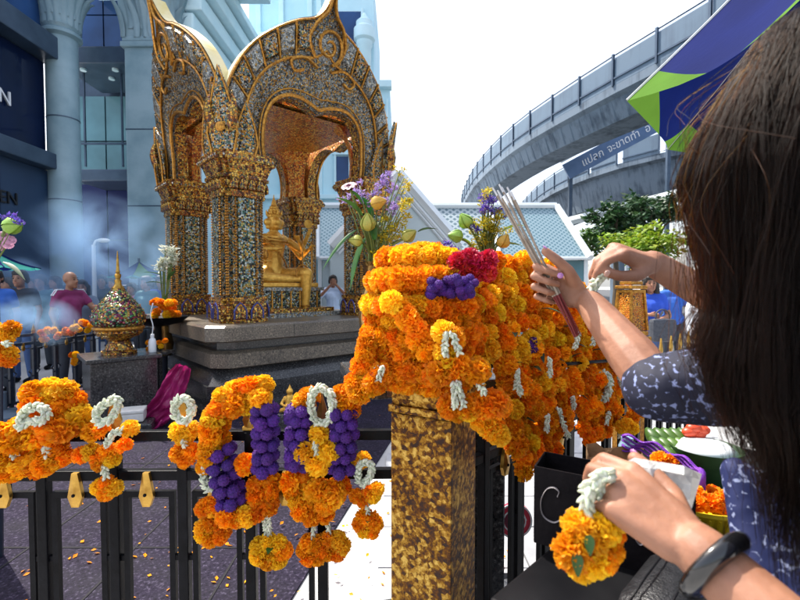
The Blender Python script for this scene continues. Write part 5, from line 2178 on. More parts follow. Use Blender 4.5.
# ------------------------------------------------------------------ vases with flowers
MT['brassv'] = mat('polished_brass', (.42, .27, .09), (.30, .17, .05), rough=.22, metal=.9, scale=8)
def vase(label, x, y, z0, h, r_, cat='vase'):
    t = thing('brass_vase', label, 'vase', (x, y, z0), 0)
    pr = [(.5, 0), (.55, .03), (.35, .08), (.42, .16), (.85, .36), (1.0, .52), (.92, .66), (.6, .78), (.48, .86), (.62, .94), (.9, 1.0), (.82, .995), (.44, .86)]
    smooth_by_angle(MB().lathe([(a * r_, b * h) for a, b in pr], 26).build('vessel', MT['brassv'], t, world=False).data, 50)
    return t
zt = 1.162
p_ = at(374, 262, 1.66)
vase('tall brass vase standing behind the marigold heap, with mixed bouquet', p_.x, 1.66, zt, p_.z - zt, .058)
b1 = thing('flower_bouquet', 'mixed bouquet with lotus buds, lavender statice and goldenrod', 'bouquet', (p_.x, 1.66, p_.z - .1))
VR = at(374, 268, 1.66)
def stem(parent, tip, root, r_=.0035, m='stem'):
    mid = lerp(root, tip, .5) + Vector((0, 0, .02))
    return MB().tube(catmull([root, mid, tip], 4), r_, 5).build('stem', MT[m], parent, smooth=True)
def spray(parent, px_, D, heads, rad, n, size, m, root, nm):
    for (a_, b_) in px_:
        tip = at(a_, b_, D + frng.uniform(-.05, .05))
        stem(parent, tip, root + Vector((frng.uniform(-.02, .02), frng.uniform(-.02, .02), 0)), .0022)
        for k in range(heads):
            fuzz(parent, tip + Vector((frng.uniform(-1, 1), frng.uniform(-1, 1), frng.uniform(-1, .6))) * rad * 1.6, rad, n, size, m, nm)
spray(b1, [(372, 190), (380, 183), (388, 176), (366, 198), (394, 190), (376, 202), (386, 200), (398, 202), (360, 186), (392, 210)], 1.66, 4, .014, 26, .013, 'statice', VR, 'statice_head')
spray(b1, [(404, 178), (400, 170)], 1.66, 2, .01, 18, .012, 'golden', VR, 'goldenrod_head')
spray(b1, [(404, 188), (408, 197), (401, 206), (404, 214), (396, 222), (392, 232), (386, 240), (398, 240), (384, 222), (380, 246), (400, 228)], 1.62, 4, .013, 26, .013, 'golden', VR, 'goldenrod_head')
spray(b1, [(350, 202), (345, 196)], 1.66, 3, .012, 18, .012, 'statice', VR, 'statice_head')
for (a_, b_, r_, m, d_) in ((368, 224, .027, 'lotus', (-.05, -.2, 1)), (377, 203, .024, 'lotus_o', (.9, -.2, .2)), (408, 236, .024, 'lotus', (.8, -.3, .5)), (357, 241, .021, 'lotus', (-.9, -.3, .1)), (379, 258, .02, 'lotus_g', (0, -.3, 1))):
    tip = at(a_, b_, 1.60)
    placew('lotus_bud', LOTUS[m], None, b1, Matrix.Translation(tip) @ towards(d_) @ Matrix.Scale(r_ * 1.05, 4))
    stem(b1, tip - Vector(d_).normalized() * r_ * .8, VR, .0045)
tip = at(350, 189, 1.6)
placew('wine_rose', ROSE, None, b1, Matrix.Translation(tip) @ towards((-.2, -.6, .8)) @ Matrix.Scale(.036, 4))
stem(b1, tip, VR, .004)
for (a_, b_, e_, f_, L) in ((352, 212, -.55, .6, .14), (347, 226, -.6, -.5, .16), (356, 234, -.35, -.9, .15), (352, 200, -.5, .7, .10), (362, 215, -.3, .9, .12), (349, 250, -.3, -1, .10), (408, 228, .7, .3, .08), (364, 236, -.2, .9, .13)):
    leaf_sprig(b1, at(a_ + 10, b_ + 4, 1.62), (e_, -.2, f_), L, 'leaf', w_=.17)
for k in range(16):
    stem(b1, at(364 + 28 * frng.random(), 222 + 10 * frng.random(), 1.66), VR + Vector((frng.uniform(-.025, .025), frng.uniform(-.02, .02), -.02)), .0035)
# second bouquet
p2 = at(486, 262, 1.78)
vase('brass vase hidden behind the heap under the second bouquet', p2.x, 1.78, zt, p2.z - zt, .05)
b2_ = thing('flower_bouquet', 'upright bouquet of yellow statice behind the incense sticks', 'bouquet', (p2.x, 1.78, p2.z - .1))
VR2 = at(486, 266, 1.78)
cl = []
for k in range(26):
    cl.append((486 + frng.gauss(0, 9), 222 + frng.gauss(0, 11)))
spray(b2_, cl, 1.76, 3, .014, 22, .013, 'golden', VR2, 'statice_head')
spray(b2_, [(488, 203), (494, 200), (482, 210), (496, 208), (490, 196), (478, 226), (500, 212), (484, 200)], 1.75, 3, .013, 24, .013, 'bluevio', VR2, 'violet_head')
spray(b2_, [(492, 193), (484, 205), (474, 218), (486, 196)], 1.76, 2, .012, 20, .013, 'golden', VR2, 'statice_head')
for (a_, b_, r_, m, d_) in ((466, 222, .028, 'lotus_g', (-.6, -.3, .8)), (457, 236, .026, 'lotus_g', (-1, -.2, .1)), (503, 242, .026, 'lotus_o', (.4, -.4, .9))):
    tip = at(a_, b_, 1.72)
    placew('lotus_bud', LOTUS[m], None, b2_, Matrix.Translation(tip) @ towards(d_) @ Matrix.Scale(r_, 4))
    stem(b2_, tip, VR2, .004)
for k in range(18):
    stem(b2_, at(474 + 26 * frng.random(), 232 + 8 * frng.random(), 1.77), VR2 + Vector((frng.uniform(-.02, .02), frng.uniform(-.02, .02), -.03)), .0032)
for (a_, b_, e_, f_) in ((470, 244, -.8, .4), (502, 232, .8, .5), (498, 246, .7, .2)):
    leaf_sprig(b2_, at(a_, b_, 1.75), (e_, -.2, f_), .10, 'leaf_y', w_=.2)
# white tuberose vase behind the shrine's left column
def tuberose():
    D = 6.1
    p_ = at(163, 318, D)
    t = thing('flower_vase', 'vase of white tuberose left of the shrine column', 'vase', (p_.x, p_.y, 0))
    smooth_by_angle(MB().lathe([(.1, p_.z - .5), (.13, p_.z - .35), (.08, p_.z - .1), (.11, p_.z)], 18).build('vessel', MT['brassv'], t, world=False).data)
    MB().lathe([(.16, 0), (.16, .03), (.05, .06), (.05, p_.z - .52), (.14, p_.z - .5)], 14).build('stand', MT['blue_iron'], t, world=False)
    for k in range(12):
        a_, b_ = 168 + frng.uniform(-9, 6), 246 + frng.uniform(0, 26)
        fuzz(t, at(a_, b_, D), .07, 40, .055, 'whitefl', 'blossom_head')
        MB().tube([at(a_, b_, D), at(164, 316, D)], .008, 4).build('stem', MT['stem'], t)
    for (a_, b_, e_, f_) in ((164, 284, -.8, .3), (170, 292, -.5, -.6), (162, 276, -.9, .5), (168, 280, .5, .7)):
        leaf_sprig(t, at(a_, b_, D - .05), (e_, -.2, f_), .26, 'leaf', w_=.14)
tuberose()
# tray with marigolds left of the shrine
def tray():
    D = 5.6
    p_ = at(158, 318, D)
    t = thing('offering_tray', 'black tray stand left of the plinth', 'tray', (p_.x, p_.y, 0))
    smooth_by_angle(MB().lathe([(.1, p_.z - .10), (.26, p_.z - .06), (.34, p_.z + .0), (.36, p_.z + .02), (.33, p_.z + .015), (.24, p_.z - .04), (.02, p_.z - .05)], 28).build('bowl', MT['black_iron'], t, world=False).data)
    MB().lathe([(.18, 0), (.18, .03), (.04, .05), (.04, p_.z - .1)], 14).build('stand', MT['black_iron'], t, world=False)
    t2 = thing('marigold_garland', 'marigold garland coiled in the black tray by the plinth', 'garland', (p_.x, p_.y, p_.z), 0)
    for k in range(22):
        flower(t2, at(frng.uniform(152, 178), frng.uniform(300, 315), D + frng.uniform(-.1, .1)), .05, (0, -.6, .8), .35)
    t3 = thing('small_offerings', 'tiny orange offerings on a step beside the plinth', 'offerings', at(152, 344, 5.2), 0)
    for k in range(8):
        flower(t3, at(frng.uniform(146, 170), frng.uniform(334, 350), 5.2), .03, (0, -.6, .8), .1)
    MB().box(tuple(at(158, 352, 5.2)), (.3, .2, .03)).build('shelf', MT['granite_d'], t3)
    p3 = at(158, 352, 5.2)
    MB().box((p3.x, p3.y, (p3.z - .02) / 2), (.06, .06, p3.z - .02)).build('shelf_leg', MT['granite_d'], t3)
tray()
# bouquet at the left picture edge
def left_bouquet():
    D = 2.4
    root = at(-22, 300, D)
    t = thing('flower_bouquet', 'green lotus bud and pink blossoms at the left picture edge', 'bouquet', root)
    placew('lotus_bud', LOTUS['lotus_g'], None, t, Matrix.Translation(at(12, 226, D)) @ towards((1, -.2, .12)) @ Matrix.Scale(.045, 4))
    stem(t, at(6, 228, D), root, .008)
    spray(t, [(8, 217), (14, 217), (18, 218)], D, 2, .016, 24, .02, 'bluevio', root, 'violet_head')
    MT['pinkp'] = mat('pink_petal', (.62, .28, .42), (.72, .4, .55), rough=.6, translucent=.3, island=(.01, .2))
    for p_ in ((2, 236), (8, 244), (1, 246), (10, 240)):
        placew('blossom', petal_flower(5, 'pinkp'), None, t, Matrix.Translation(at(*p_, D)) @ towards((.6, -.8, .3)) @ Matrix.Scale(.03, 4))
        stem(t, at(*p_, D), root, .004)
    MB().tube([root + Vector((0, 0, .05)), (root.x, root.y + .02, 0)], .03, 8).build('holder', MT['blue_iron'], t)
    leaf_sprig(t, at(2, 262, D), (.9, -.2, -.3), .16, 'leaf_d', w_=.12)
left_bouquet()
# ------------------------------------------------------------------ people in the crowd
def person(label, loc, face_deg, height, shirt, trousers, hair='short', skin='skin2', arms=None, shirt_len=.84, sleeve=.55, bald=False, group='visitors around the shrine', hair_m='hairdark', head_turn=0, skirt=False):
    """standing figure; rotation 0 faces -Y (the viewer)"""
    k = height / 1.70
    t = thing('person', label, 'person', loc, R(face_deg), group)
    J = dict(pel=(0, .0, .93), che=(0, .0, 1.22), nek=(0, .01, 1.43), hed=(0, -.015, 1.575), shl=(.168, .01, 1.38), shr=(-.168, .01, 1.38),
             ell=(.235, .04, 1.10), elr=(-.235, .04, 1.10), wrl=(.23, -.06, .86), wrr=(-.23, -.06, .86),
             hpl=(.09, 0, .90), hpr=(-.09, 0, .90), knl=(.10, -.02, .50), knr=(-.10, -.02, .50), anl=(.11, .03, .08), anr=(-.11, .03, .08))
    if arms:
        J.update(arms)
    J = {a: Vector(b) * k for a, b in J.items()}
    b = MB()
    b.cap(J['pel'] + Vector((-.06, 0, 0)) * k, J['pel'] + Vector((.06, 0, 0)) * k, .115 * k)
    b.cap(J['pel'], J['che'], .12 * k, .13 * k)
    b.cap(J['che'] + Vector((-.06, 0, .03)) * k, J['che'] + Vector((.06, 0, .03)) * k, .11 * k)
    b.cap(J['shr'] * .92 + J['shl'] * .08, J['shl'] * .92 + J['shr'] * .08, .06 * k)
    b.cap(J['nek'] - Vector((0, 0, .06)) * k, J['nek'] + Vector((0, 0, .06)) * k, .055 * k, .05 * k)
    hd = J['hed'] + Vector((0, 0, .012)) * k
    kb = k
    k = k * 1.10
    Q = Matrix.Rotation(R(head_turn), 3, 'Z')
    def H(x, y, z):
        return hd + Q @ Vector((x, y, z)) * k
    b.ell(H(0, .005, .03), (.078 * k, .095 * k, .09 * k))
    b.ell(H(0, -.02, -.03), (.064 * k, .075 * k, .085 * k))
    b.cap(H(0, -.09, .02), H(0, -.108, -.018), .008 * k, .013 * k)
    b.ell(H(0, -.075, -.085), .026 * k)
    b.cap(H(-.018, -.088, -.05), H(.018, -.088, -.05), .010 * k)
    for s in (-1, 1):
        b.ell(H(s * .08, .01, .0), (.012 * k, .02 * k, .032 * k))
    kh, k = k, kb
    for s in 'lr':
        b.cap(J['sh' + s], J['el' + s], .050 * k, .042 * k)
        b.cap(J['el' + s], J['wr' + s], .041 * k, .027 * k)
        d = (J['wr' + s] - J['el' + s]).normalized()
        h0 = J['wr' + s]
        sd = d.cross(Vector((0, 1, .2))).normalized()
        b.cap(h0 + d * .02 * k, h0 + d * .08 * k, .030 * k, .034 * k)
        for f in range(4):
            o = sd * (f - 1.5) * .018 * k
            b.cap(h0 + d * .09 * k + o, h0 + d * .145 * k + o * 1.05 + Vector((0, -.012, -.01)) * k, .0105 * k, .009 * k, 8)
        b.cap(h0 + d * .03 * k + sd * .03 * k, h0 + d * .085 * k + sd * .05 * k + Vector((0, -.02, 0)) * k, .012 * k, .010 * k, 8)
        b.cap(J['hp' + s], J['kn' + s], .082 * k, .058 * k)
        b.cap(J['kn' + s], J['an' + s], .056 * k, .038 * k)
        b.cap(J['an' + s] + Vector((0, .02, -.035)) * k, J['an' + s] + Vector((0, -.15, -.045)) * k, .038 * k, .034 * k)
    body = remeshed('body', b, .012, MT[skin], t, 3, world=False)
    # shirt
    c = MB()
    c.cap(J['pel'] + Vector((-.05, 0, .0)) * k, J['pel'] + Vector((.05, 0, .0)) * k, .135 * k)
    c.cap(J['pel'], J['che'], .14 * k, .148 * k)
    c.cap(J['che'] + Vector((-.07, 0, .03)) * k, J['che'] + Vector((.07, 0, .03)) * k, .125 * k)
    c.cap(J['shr'] * .95 + J['shl'] * .05, J['shl'] * .95 + J['shr'] * .05, .074 * k)
    for s in 'lr':
        c.cap(J['sh' + s], lerp(J['sh' + s], J['el' + s], min(1, sleeve)), .066 * k, .062 * k)
        if sleeve > 1:
            c.cap(J['el' + s], lerp(J['el' + s], J['wr' + s], sleeve - 1), .056 * k, .044 * k)
    def cut(me):
        bm = bmesh.new()
        bm.from_mesh(me)
        bmesh.ops.bisect_plane(bm, geom=bm.verts[:] + bm.edges[:] + bm.faces[:], plane_co=(0, 0, shirt_len * k), plane_no=(0, 0, -1), clear_outer=True)
        bm.to_mesh(me)
        bm.free()
    remeshed('shirt', c, .014, shirt, t, 3, world=False, post=cut)
    c = MB()
    c.cap(J['pel'] + Vector((-.055, 0, 0)) * k, J['pel'] + Vector((.055, 0, 0)) * k, .126 * k)
    for s in 'lr':
        c.cap(J['hp' + s], J['kn' + s], .098 * k, .074 * k)
        c.cap(J['kn' + s], J['an' + s] + Vector((0, 0, .03)) * k, .072 * k, .062 * k)
    if skirt:
        c.cap(J['pel'], Vector((0, 0, .5)) * k, .15 * k, .2 * k)
    remeshed('trousers', c, .016, trousers, t, 3, world=False)
    for s in 'lr':
        a = J['an' + s]
        remeshed('shoe', MB().cap(a + Vector((0, .025, -.035)) * k, a + Vector((0, -.16, -.042)) * k, .048 * k, .042 * k), .014, MT['black_iron'], t, 2, world=False)
    # hair
    k = kh
    if not bald:
        h = MB()
        h.ell(H(0, .02, .045), (.092 * k, .105 * k, .092 * k))
        h.ell(H(0, -.045, .085), (.07 * k, .05 * k, .04 * k))
        for s in (-1, 1):
            h.ell(H(s * .075, .03, .0), (.022 * k, .05 * k, .06 * k))
        if hair == 'long':
            for s in (-1, 1):
                h.cap(H(s * .075, .03, 0), H(s * .095, .02, -.25), .04 * k, .045 * k)
            h.cap(H(0, .08, 0), H(0, .09, -.25), .06 * k, .06 * k)
        if hair == 'bob':
            for s in (-1, 1):
                h.cap(H(s * .08, .03, .02), H(s * .088, .02, -.10), .036 * k, .03 * k)
            h.cap(H(0, .075, 0), H(0, .075, -.1), .06 * k, .055 * k)
        if hair == 'curly':
            for q in range(14):
                a = 6.283 * q / 14
                h.ell(H(.085 * math.cos(a), .03 + .07 * math.sin(a), .02 - .03 * (q % 3)), .04 * k)
        remeshed('hair', h, .011, MT[hair_m], t, 1, world=False)
    for s in (-1, 1):
        MB().ell(H(s * .030, -.084, .012), (.012 * k, .007 * k, .007 * k), nu=10, nv=6).build('eye', MT['black_letter'], t, smooth=True, world=False)
        MB().cap(H(s * .016, -.088, .034), H(s * .046, -.078, .036), .004 * k, .003 * k, 6).build('eyebrow', MT['hairdark'], t, smooth=True, world=False)
    MB().cap(H(-.02, -.094, -.05), H(.02, -.094, -.05), .005 * k, .005 * k, 6).build('mouth', MT['lips'], t, smooth=True, world=False)
    return t


MT['lips'] = mat('lips', (.30, .09, .07), rough=.4)
def cloth(nm, c, c2=None):
    return mat(nm, c, c2 or tuple(x * 1.25 + .004 for x in c), rough=.8, scale=5, bump=.25, bscale=14)
CL = {k: cloth('cloth_' + k, v) for k, v in dict(blue=(.02, .10, .42), black=(.012, .014, .022), teal=(.04, .14, .17), maroon=(.20, .02, .10), grey=(.18, .22, .28), dark=(.02, .025, .035), royal=(.012, .06, .42), jeans=(.05, .10, .24), lightblue=(.42, .52, .68), white=(.62, .66, .72), khaki=(.2, .2, .2), pink=(.5, .2, .35)).items()}


def pl(px_, D, z=0):
    q = at(px_, 300, D)
    return (q.x, D, z)


person('person in bright blue shirt cut by the left edge', pl(-5, 6.2), 20, 1.70, CL['blue'], CL['dark'], head_turn=20)
person('dark-haired man in black polo facing the viewer at left', pl(21, 6.9), 10, 1.70, CL['black'], CL['jeans'])
person('small dark-haired person behind the black polo man', pl(8, 8.6), -10, 1.62, CL['grey'], CL['dark'])
person('person in teal shirt behind, between the two men', pl(41, 8.0), 15, 1.66, CL['teal'], CL['dark'])
mp = person('shaven-headed man in maroon and purple shirt facing right', pl(70, 6.7), 70, 1.68, CL['maroon'], CL['dark'], bald=True,
            arms=dict(ell=(.26, -.14, 1.16), wrl=(.22, -.38, 1.20)), head_turn=15)
k_ = 1.68 / 1.7
for s_ in (-1, 1):       # pale stripes over the shoulders
    for o_ in (-.02, .02):
        MB().tube([(s_ * .10, o_, 1.447 * k_), (s_ * .19, o_, 1.448 * k_), (s_ * .245, o_ + .008, 1.36 * k_)], .009, 5).build('shirt_stripe', CL['white'], mp, world=False)
person('girl with fringe beside the shaven-headed man', pl(82, 7.2), 30, 1.56, CL['grey'], CL['jeans'], hair='bob', skin='skin', arms=dict(ell=(.27, -.1, 1.16), wrl=(.20, -.32, 1.24)))
person('curly-haired woman in dark teal top right of the urn', pl(147, 8.2), -10, 1.64, CL['teal'], CL['dark'], hair='curly', skin='skin', arms=dict(elr=(-.26, -.06, 1.12), wrr=(-.08, -.26, 1.16)))
person('man in blue shirt beside the curly-haired woman', pl(161, 8.6), 25, 1.66, CL['royal'], CL['dark'])
person('person in pink top half hidden behind the urn', pl(132, 8.8), 0, 1.52, CL['pink'], CL['dark'], hair='bob')
person('visitor in pale blue shirt raising a camera, seen through the shrine', pl(333, 10.2), 12, 1.70, CL['lightblue'], CL['dark'], skin='skin',
       arms=dict(ell=(.30, -.14, 1.24), wrl=(.06, -.24, 1.50), elr=(-.30, -.14, 1.24), wrr=(-.06, -.24, 1.50)), sleeve=.9)
pb = person('woman in royal blue top and jeans at right, holding a handbag', pl(650, 6.6), -18, 1.62, CL['royal'], CL['jeans'], hair='long', skin='skin',
       arms=dict(elr=(-.27, .0, 1.12), wrr=(-.04, -.22, 1.13), ell=(.26, .0, 1.10), wrl=(.10, -.22, 1.06)), shirt_len=.78)
person('person in blue shirt behind the jeans woman', pl(673, 7.8), 160, 1.66, CL['blue'], CL['dark'])
person('person in white shirt with bent arm beside the long hair', pl(697, 6.2), 70, 1.62, CL['white'], CL['khaki'], arms=dict(elr=(-.25, -.02, 1.10), wrr=(-.16, -.25, 1.06), ell=(.27, .04, 1.12), wrl=(.16, -.24, 1.04)), sleeve=.8)
person('person in pale shirt behind the railing, farthest left in the crowd row', pl(56, 9.5), -20, 1.66, CL['lightblue'], CL['dark'], hair='bob')
person('person in dark shirt deep in the crowd beside the lamp', pl(102, 9.2), 25, 1.68, CL['dark'], CL['jeans'])
person('person in white shirt far back between lamp and urn', pl(113, 11), 0, 1.64, CL['white'], CL['dark'])
person('person in pink shirt far back near the left column', pl(33, 10.5), 5, 1.64, CL['pink'], CL['dark'], hair='long')
def handbag():
    q = pl(663, 6.25)
    t = thing('handbag', 'dark mesh handbag held by the woman in royal blue', 'bag', (q[0], q[1], .70))
    m = mat('dark_bag', (.03, .035, .05), (.06, .065, .08), rough=.6, scale=30, bump=.4)
    MB().bbox((0, 0, .17), (.34, .14, .32), .05).build('bag_body', m, t, world=False)
    MB().tube(catmull([(-.1, 0, .32), (-.08, 0, .42), (0, 0, .46), (.08, 0, .42), (.1, 0, .32)], 5), .01, 6).build('bag_handle', m, t, world=False, smooth=True)
handbag()
# ------------------------------------------------------------------ hands
def hand(b, wrist, f, n, thumb_side, curls, thumb, size=1.0, spread=.0, fing=1.0, thick=1.0):
    """adds palm + five fingers to builder b.  f: finger direction, n: back-of-hand normal, thumb_side: vector.
    curls: per finger (index..little) three bend angles; thumb: list of (dir in f/n/t frame, length)
    returns list of (tip, direction, nail normal)"""
    f = Vector(f).normalized()
    n = (Vector(n) - f * Vector(n).dot(f)).normalized()
    t_ = Vector(thumb_side)
    t_ = (t_ - f * t_.dot(f) - n * t_.dot(n)).normalized()
    w = Vector(wrist)
    S = size
    tips = []
    lat = [.031, .0105, -.0105, -.0295]
    klen = [.088, .090, .085, .076]
    seg = [(.042, .026, .020), (.046, .029, .021), (.042, .027, .020), (.033, .020, .018)]
    rad = [.0086, .0088, .0084, .0074]
    kn = []
    sgn = -1 if (Quaternion(t_, .5) @ f).dot(n) > 0 else 1      # bend towards the palm
    for i in range(4):
        base = w + t_ * lat[i] * .55 * S + f * .012 * S
        k = w + f * klen[i] * S + t_ * lat[i] * S + n * (.004 - abs(i - 1.2) * .002) * S
        kn.append(k)
        b.cap(base, k, .0145 * S, .0110 * S)
        b.cap(base - n * .008 * S, k - n * .007 * S * thick, .0145 * S, .011 * S * thick)
        d = f.copy()
        nn = n.copy()
        d = (d + t_ * spread * (1.5 - i)).normalized()
        p = k
        for j in range(3):
            q = Quaternion(t_, sgn * R(curls[i][j]))
            d = q @ d
            nn = q @ nn
            L = seg[i][j] * S * fing
            e = p + d * L
            b.cap(p, e, rad[i] * S * (1 - .06 * j), rad[i] * S * (1 - .06 * (j + 1)))
            p = e
        tips.append((p, d, nn, rad[i] * S))
    for i in range(3):
        b.cap(lerp(w + f * .02 * S, kn[i], .5), lerp(w + f * .02 * S, kn[i + 1], .9), .012 * S)
    b.ell(w + f * .045 * S - n * .004 * S, .018 * S)
    # thumb mound and joints
    p = w + f * .018 * S + t_ * .018 * S - n * .006 * S
    r_ = [.0165, .0125, .0108, .0095]
    nn = n.copy()
    last = f
    for j, (dv, L) in enumerate(thumb):
        d = (f * dv[0] + n * dv[1] + t_ * dv[2]).normalized()
        e = p + d * L * S
        b.cap(p, e, r_[j] * S, r_[j + 1] * S)
        p = e
        last = d
    tn = (t_ - last * t_.dot(last)).normalized()
    tips.append((p, last, tn, .0095 * S))
    return tips


def nails(parent, tips, m, which=(0, 1, 2, 3, 4), L=.0062):
    for i in which:
        p, d, nn, r_ = tips[i]
        c = p + nn * r_ * .62 + d * r_ * .55
        s = d.cross(nn)
        Rm = Matrix((s, d, nn)).transposed()
        MB().ell(c, (r_ * .72, L, .0022), Rm, nu=12, nv=6).build('nail', m, parent, smooth=True)


# ------------------------------------------------------------------ the woman with long hair
HEAD = Vector((.475, .51, 1.655))
FACE = Vector((-.65, .76, 0)).normalized()
LEFT = Vector((-.76, -.65, 0)).normalized()
def woman():
    t = thing('person', 'long-haired woman in navy print blouse holding incense and garland', 'person', (.60, .47, 0), 0, 'worshippers in the foreground')
    b = MB()
    U = Vector((0, 0, 1))
    pel, che, nek = Vector((.63, .43, .95)), Vector((.61, .46, 1.24)), Vector((.56, .49, 1.45))
    shl, shr = Vector((.455, .335, 1.395)), Vector((.72, .60, 1.395))
    elr, wrr = Vector((.405, .695, 1.335)), Vector((.362, .86, 1.466))
    ell_, wrl = Vector((.41, .245, 1.12)), Vector((.302, .445, 1.232))
    # trunk
    b.cap(pel + LEFT * .07, pel - LEFT * .07, .125)
    b.cap(pel, che, .115, .12)
    b.cap(che + LEFT * .06, che - LEFT * .06, .105)
    b.cap(shl * .9 + shr * .1, shr * .9 + shl * .1, .058)
    b.cap(nek - U * .05, HEAD - U * .08, .05, .046)
    # head
    def H(x, y, z):      # x: to her left, y: forward
        return HEAD + LEFT * x + FACE * y + U * z
    Rh = Matrix((LEFT, -FACE, U)).transposed()
    b.ell(H(0, -.01, .025), (.075, .093, .088), Rh)
    b.ell(H(0, .018, -.04), (.060, .070, .082), Rh)
    b.cap(H(0, .088, .015), H(0, .108, -.02), .008, .012)
    b.ell(H(0, .072, -.09), .024)
    b.cap(H(-.016, .085, -.055), H(.016, .085, -.055), .009)
    for s in (-1, 1):
        b.ell(H(s * .077, -.01, -.005), (.011, .019, .03), Rh)
    # right arm with incense
    b.cap(shr, elr, .046, .040)
    b.cap(elr, lerp(elr, wrr, .35), .040, .0395)
    b.cap(lerp(elr, wrr, .35), wrr, .0395, .0265)
    fr = Vector((-.86, .34, .36))
    nr = Vector((.42, .88, .06))
    tr_ = Vector((.35, -.12, .92))
    tips_r = hand(b, wrr + Vector((-.012, .012, .012)), fr, nr, tr_, [(66, 88, 40), (76, 92, 52), (78, 94, 54), (80, 94, 54)],
                  [((.55, -.62, .60), .044), ((.84, -.38, .40), .036), ((.95, -.12, .32), .029)], .90, 0, 1.14, .75)
    # left arm with garland
    b.cap(shl, ell_, .046, .040)
    b.cap(ell_, lerp(ell_, wrl, .4), .040, .038)
    b.cap(lerp(ell_, wrl, .4), wrl, .038, .0275)
    fl_ = (at(618, 486, .505) - wrl)
    nl = Vector((-.10, -.62, .78))
    tl = Vector((.28, .55, .75))
    tips_l = hand(b, wrl + fl_.normalized() * .008, fl_, nl, tl, [(28, 45, 30), (36, 52, 34), (42, 56, 36), (46, 58, 38)],
                  [((.55, -.30, .75), .042), ((.93, -.05, .32), .034), ((.98, -.10, .1), .026)], .93)
    # legs
    for s in (-1, 1):
        hp = pel + LEFT * .09 * s - U * .03
        knn = Vector((hp.x, hp.y, .5)) + FACE * .02
        an = Vector((hp.x, hp.y, .08))
        b.cap(hp, knn, .085, .058)
        b.cap(knn, an, .055, .038)
        b.cap(an - U * .04 - FACE * .03, an - U * .045 + FACE * .14, .038, .033)
    body = remeshed('body', b, .0031, MT['skin'], t, 3)
    nails(t, tips_r, MT['nail'], (0, 4))
    nails(t, tips_l, MT['nail'], (0, 1, 2, 3, 4))
    # blouse
    c = MB()
    c.cap(pel + LEFT * .07, pel - LEFT * .07, .145)
    c.cap(pel, che, .14, .138)
    c.cap(che + LEFT * .07, che - LEFT * .07, .122)
    c.cap(shl * .95 + shr * .05, shr * .95 + shl * .05, .07)
    c.cap(shr, lerp(shr, elr, .8), .066, .062)
    c.cap(lerp(shr, elr, .8), lerp(elr, wrr, .03), .062, .054)
    c.cap(shl, lerp(shl, ell_, .75), .066, .06)
    remeshed('blouse', c, .008, MT['print'], t, 3)
    c = MB()
    c.cap(pel + LEFT * .06, pel - LEFT * .06, .15)
    c.cap(pel, Vector((.63, .43, .55)), .155, .2)
    c.cap(Vector((.63, .43, .55)), Vector((.63, .43, .42)), .2, .21)
    # blue printed drape at the hip
    remeshed('skirt', c, .012, MT['print2'], t, 3)
    d = MB()
    for k in range(7):
        a = at(735 + 11 * k, 470 + 6 * k, .60 - .006 * k)
        e = at(775 + 16 * k, 640, .52 - .006 * k)
        d.cap(a, e, .018, .028)
    remeshed('scarf', d, .006, MT['print2'], t, 4)
    for s in (-1, 1):
        MB().ell(H(s * .030, .078, .010), (.012, .012, .008), Rh, nu=10, nv=6).build('eye', MT['black_letter'], t, smooth=True)
    MB().cap(H(-.02, .092, -.055), H(.02, .092, -.055), .006, .006, 6).build('mouth', MT['lips'], t, smooth=True)
    # bracelet
    dv = (wrl - ell_).normalized()
    s1 = dv.orthogonal().normalized()
    s2 = dv.cross(s1)
    cc = lerp(ell_, wrl, .93)
    MT['black_gloss'] = mat('glossy_black', (.006, .006, .007), rough=.16, coat=.5)
    MB().tube([cc + (s1 * math.cos(a * .2618) + s2 * math.sin(a * .2618)) * .0355 for a in range(24)], .0065, 10, True, flat=1.5).build('bracelet', MT['black_gloss'], t, smooth=True)
    # hair: solid mass below, fine strands on top
    h = MB()
    h.ell(H(0, -.02, .045), (.100, .114, .100), Rh)
    drop = 1.20
    for a in range(-5, 7):
        th = R(a * 24)        # 0 = back of the head, positive towards her left
        d_ = (-FACE * math.cos(th) + LEFT * math.sin(th))
        front = abs(a) / 6
        p0 = H(0, -.015, .05) + d_ * .075
        p1 = H(0, -.01, -.08) + d_ * (.092 if abs(a) < 4 else .082)
        p2 = Vector((p1.x, p1.y, 0)) + d_ * .015 + U * 1.42
        end = lerp(drop, 1.37, min(1, max(0, (front - .45) / .35)))
        p3 = Vector((p2.x, p2.y, 0)) - d_ * .03 + U * end
        h.cap(p0, p1, .030, .030)
        h.cap(p1, p2, .030, .032)
        h.cap(p2, p3, .032, .012)
    hair = remeshed('hair', h, .008, MT['hairdark'], t, 3)
    # strands gathered into locks
    rng = random.Random(5)
    NL, PER, K = 330, 32, 18
    FLY = 130
    N = NL * PER + FLY
    P = np.zeros((N, K, 3), dtype=np.float32)
    ii = 0
    fr_flag = []
    C_ = H(0, -.018, .045)
    for i in range(NL):
        az = rng.uniform(-2.3, 3.05)
        el = math.asin(rng.uniform(.0, 1))
        d0 = (-FACE * math.cos(az) + LEFT * math.sin(az))
        front = max(0, (abs(az) - 1.3) / 1.7)
        out_ = rng.uniform(.104, .126) + .020 * min(1, front)
        out2 = out_ - .040 * min(1, max(0, front - .25) * 1.5)
        low = lerp(rng.uniform(1.14, 1.28), rng.uniform(1.34, 1.42), min(1, front * 1.5))
        p1 = H(0, -.01, -.02) + d0 * out_
        p2 = H(0, -.01, -.16) + d0 * (out2 + rng.uniform(-.004, .014))
        p25 = lerp(p2, Vector((p2.x, p2.y, low)), .55) + d0 * rng.uniform(-.005, .018)
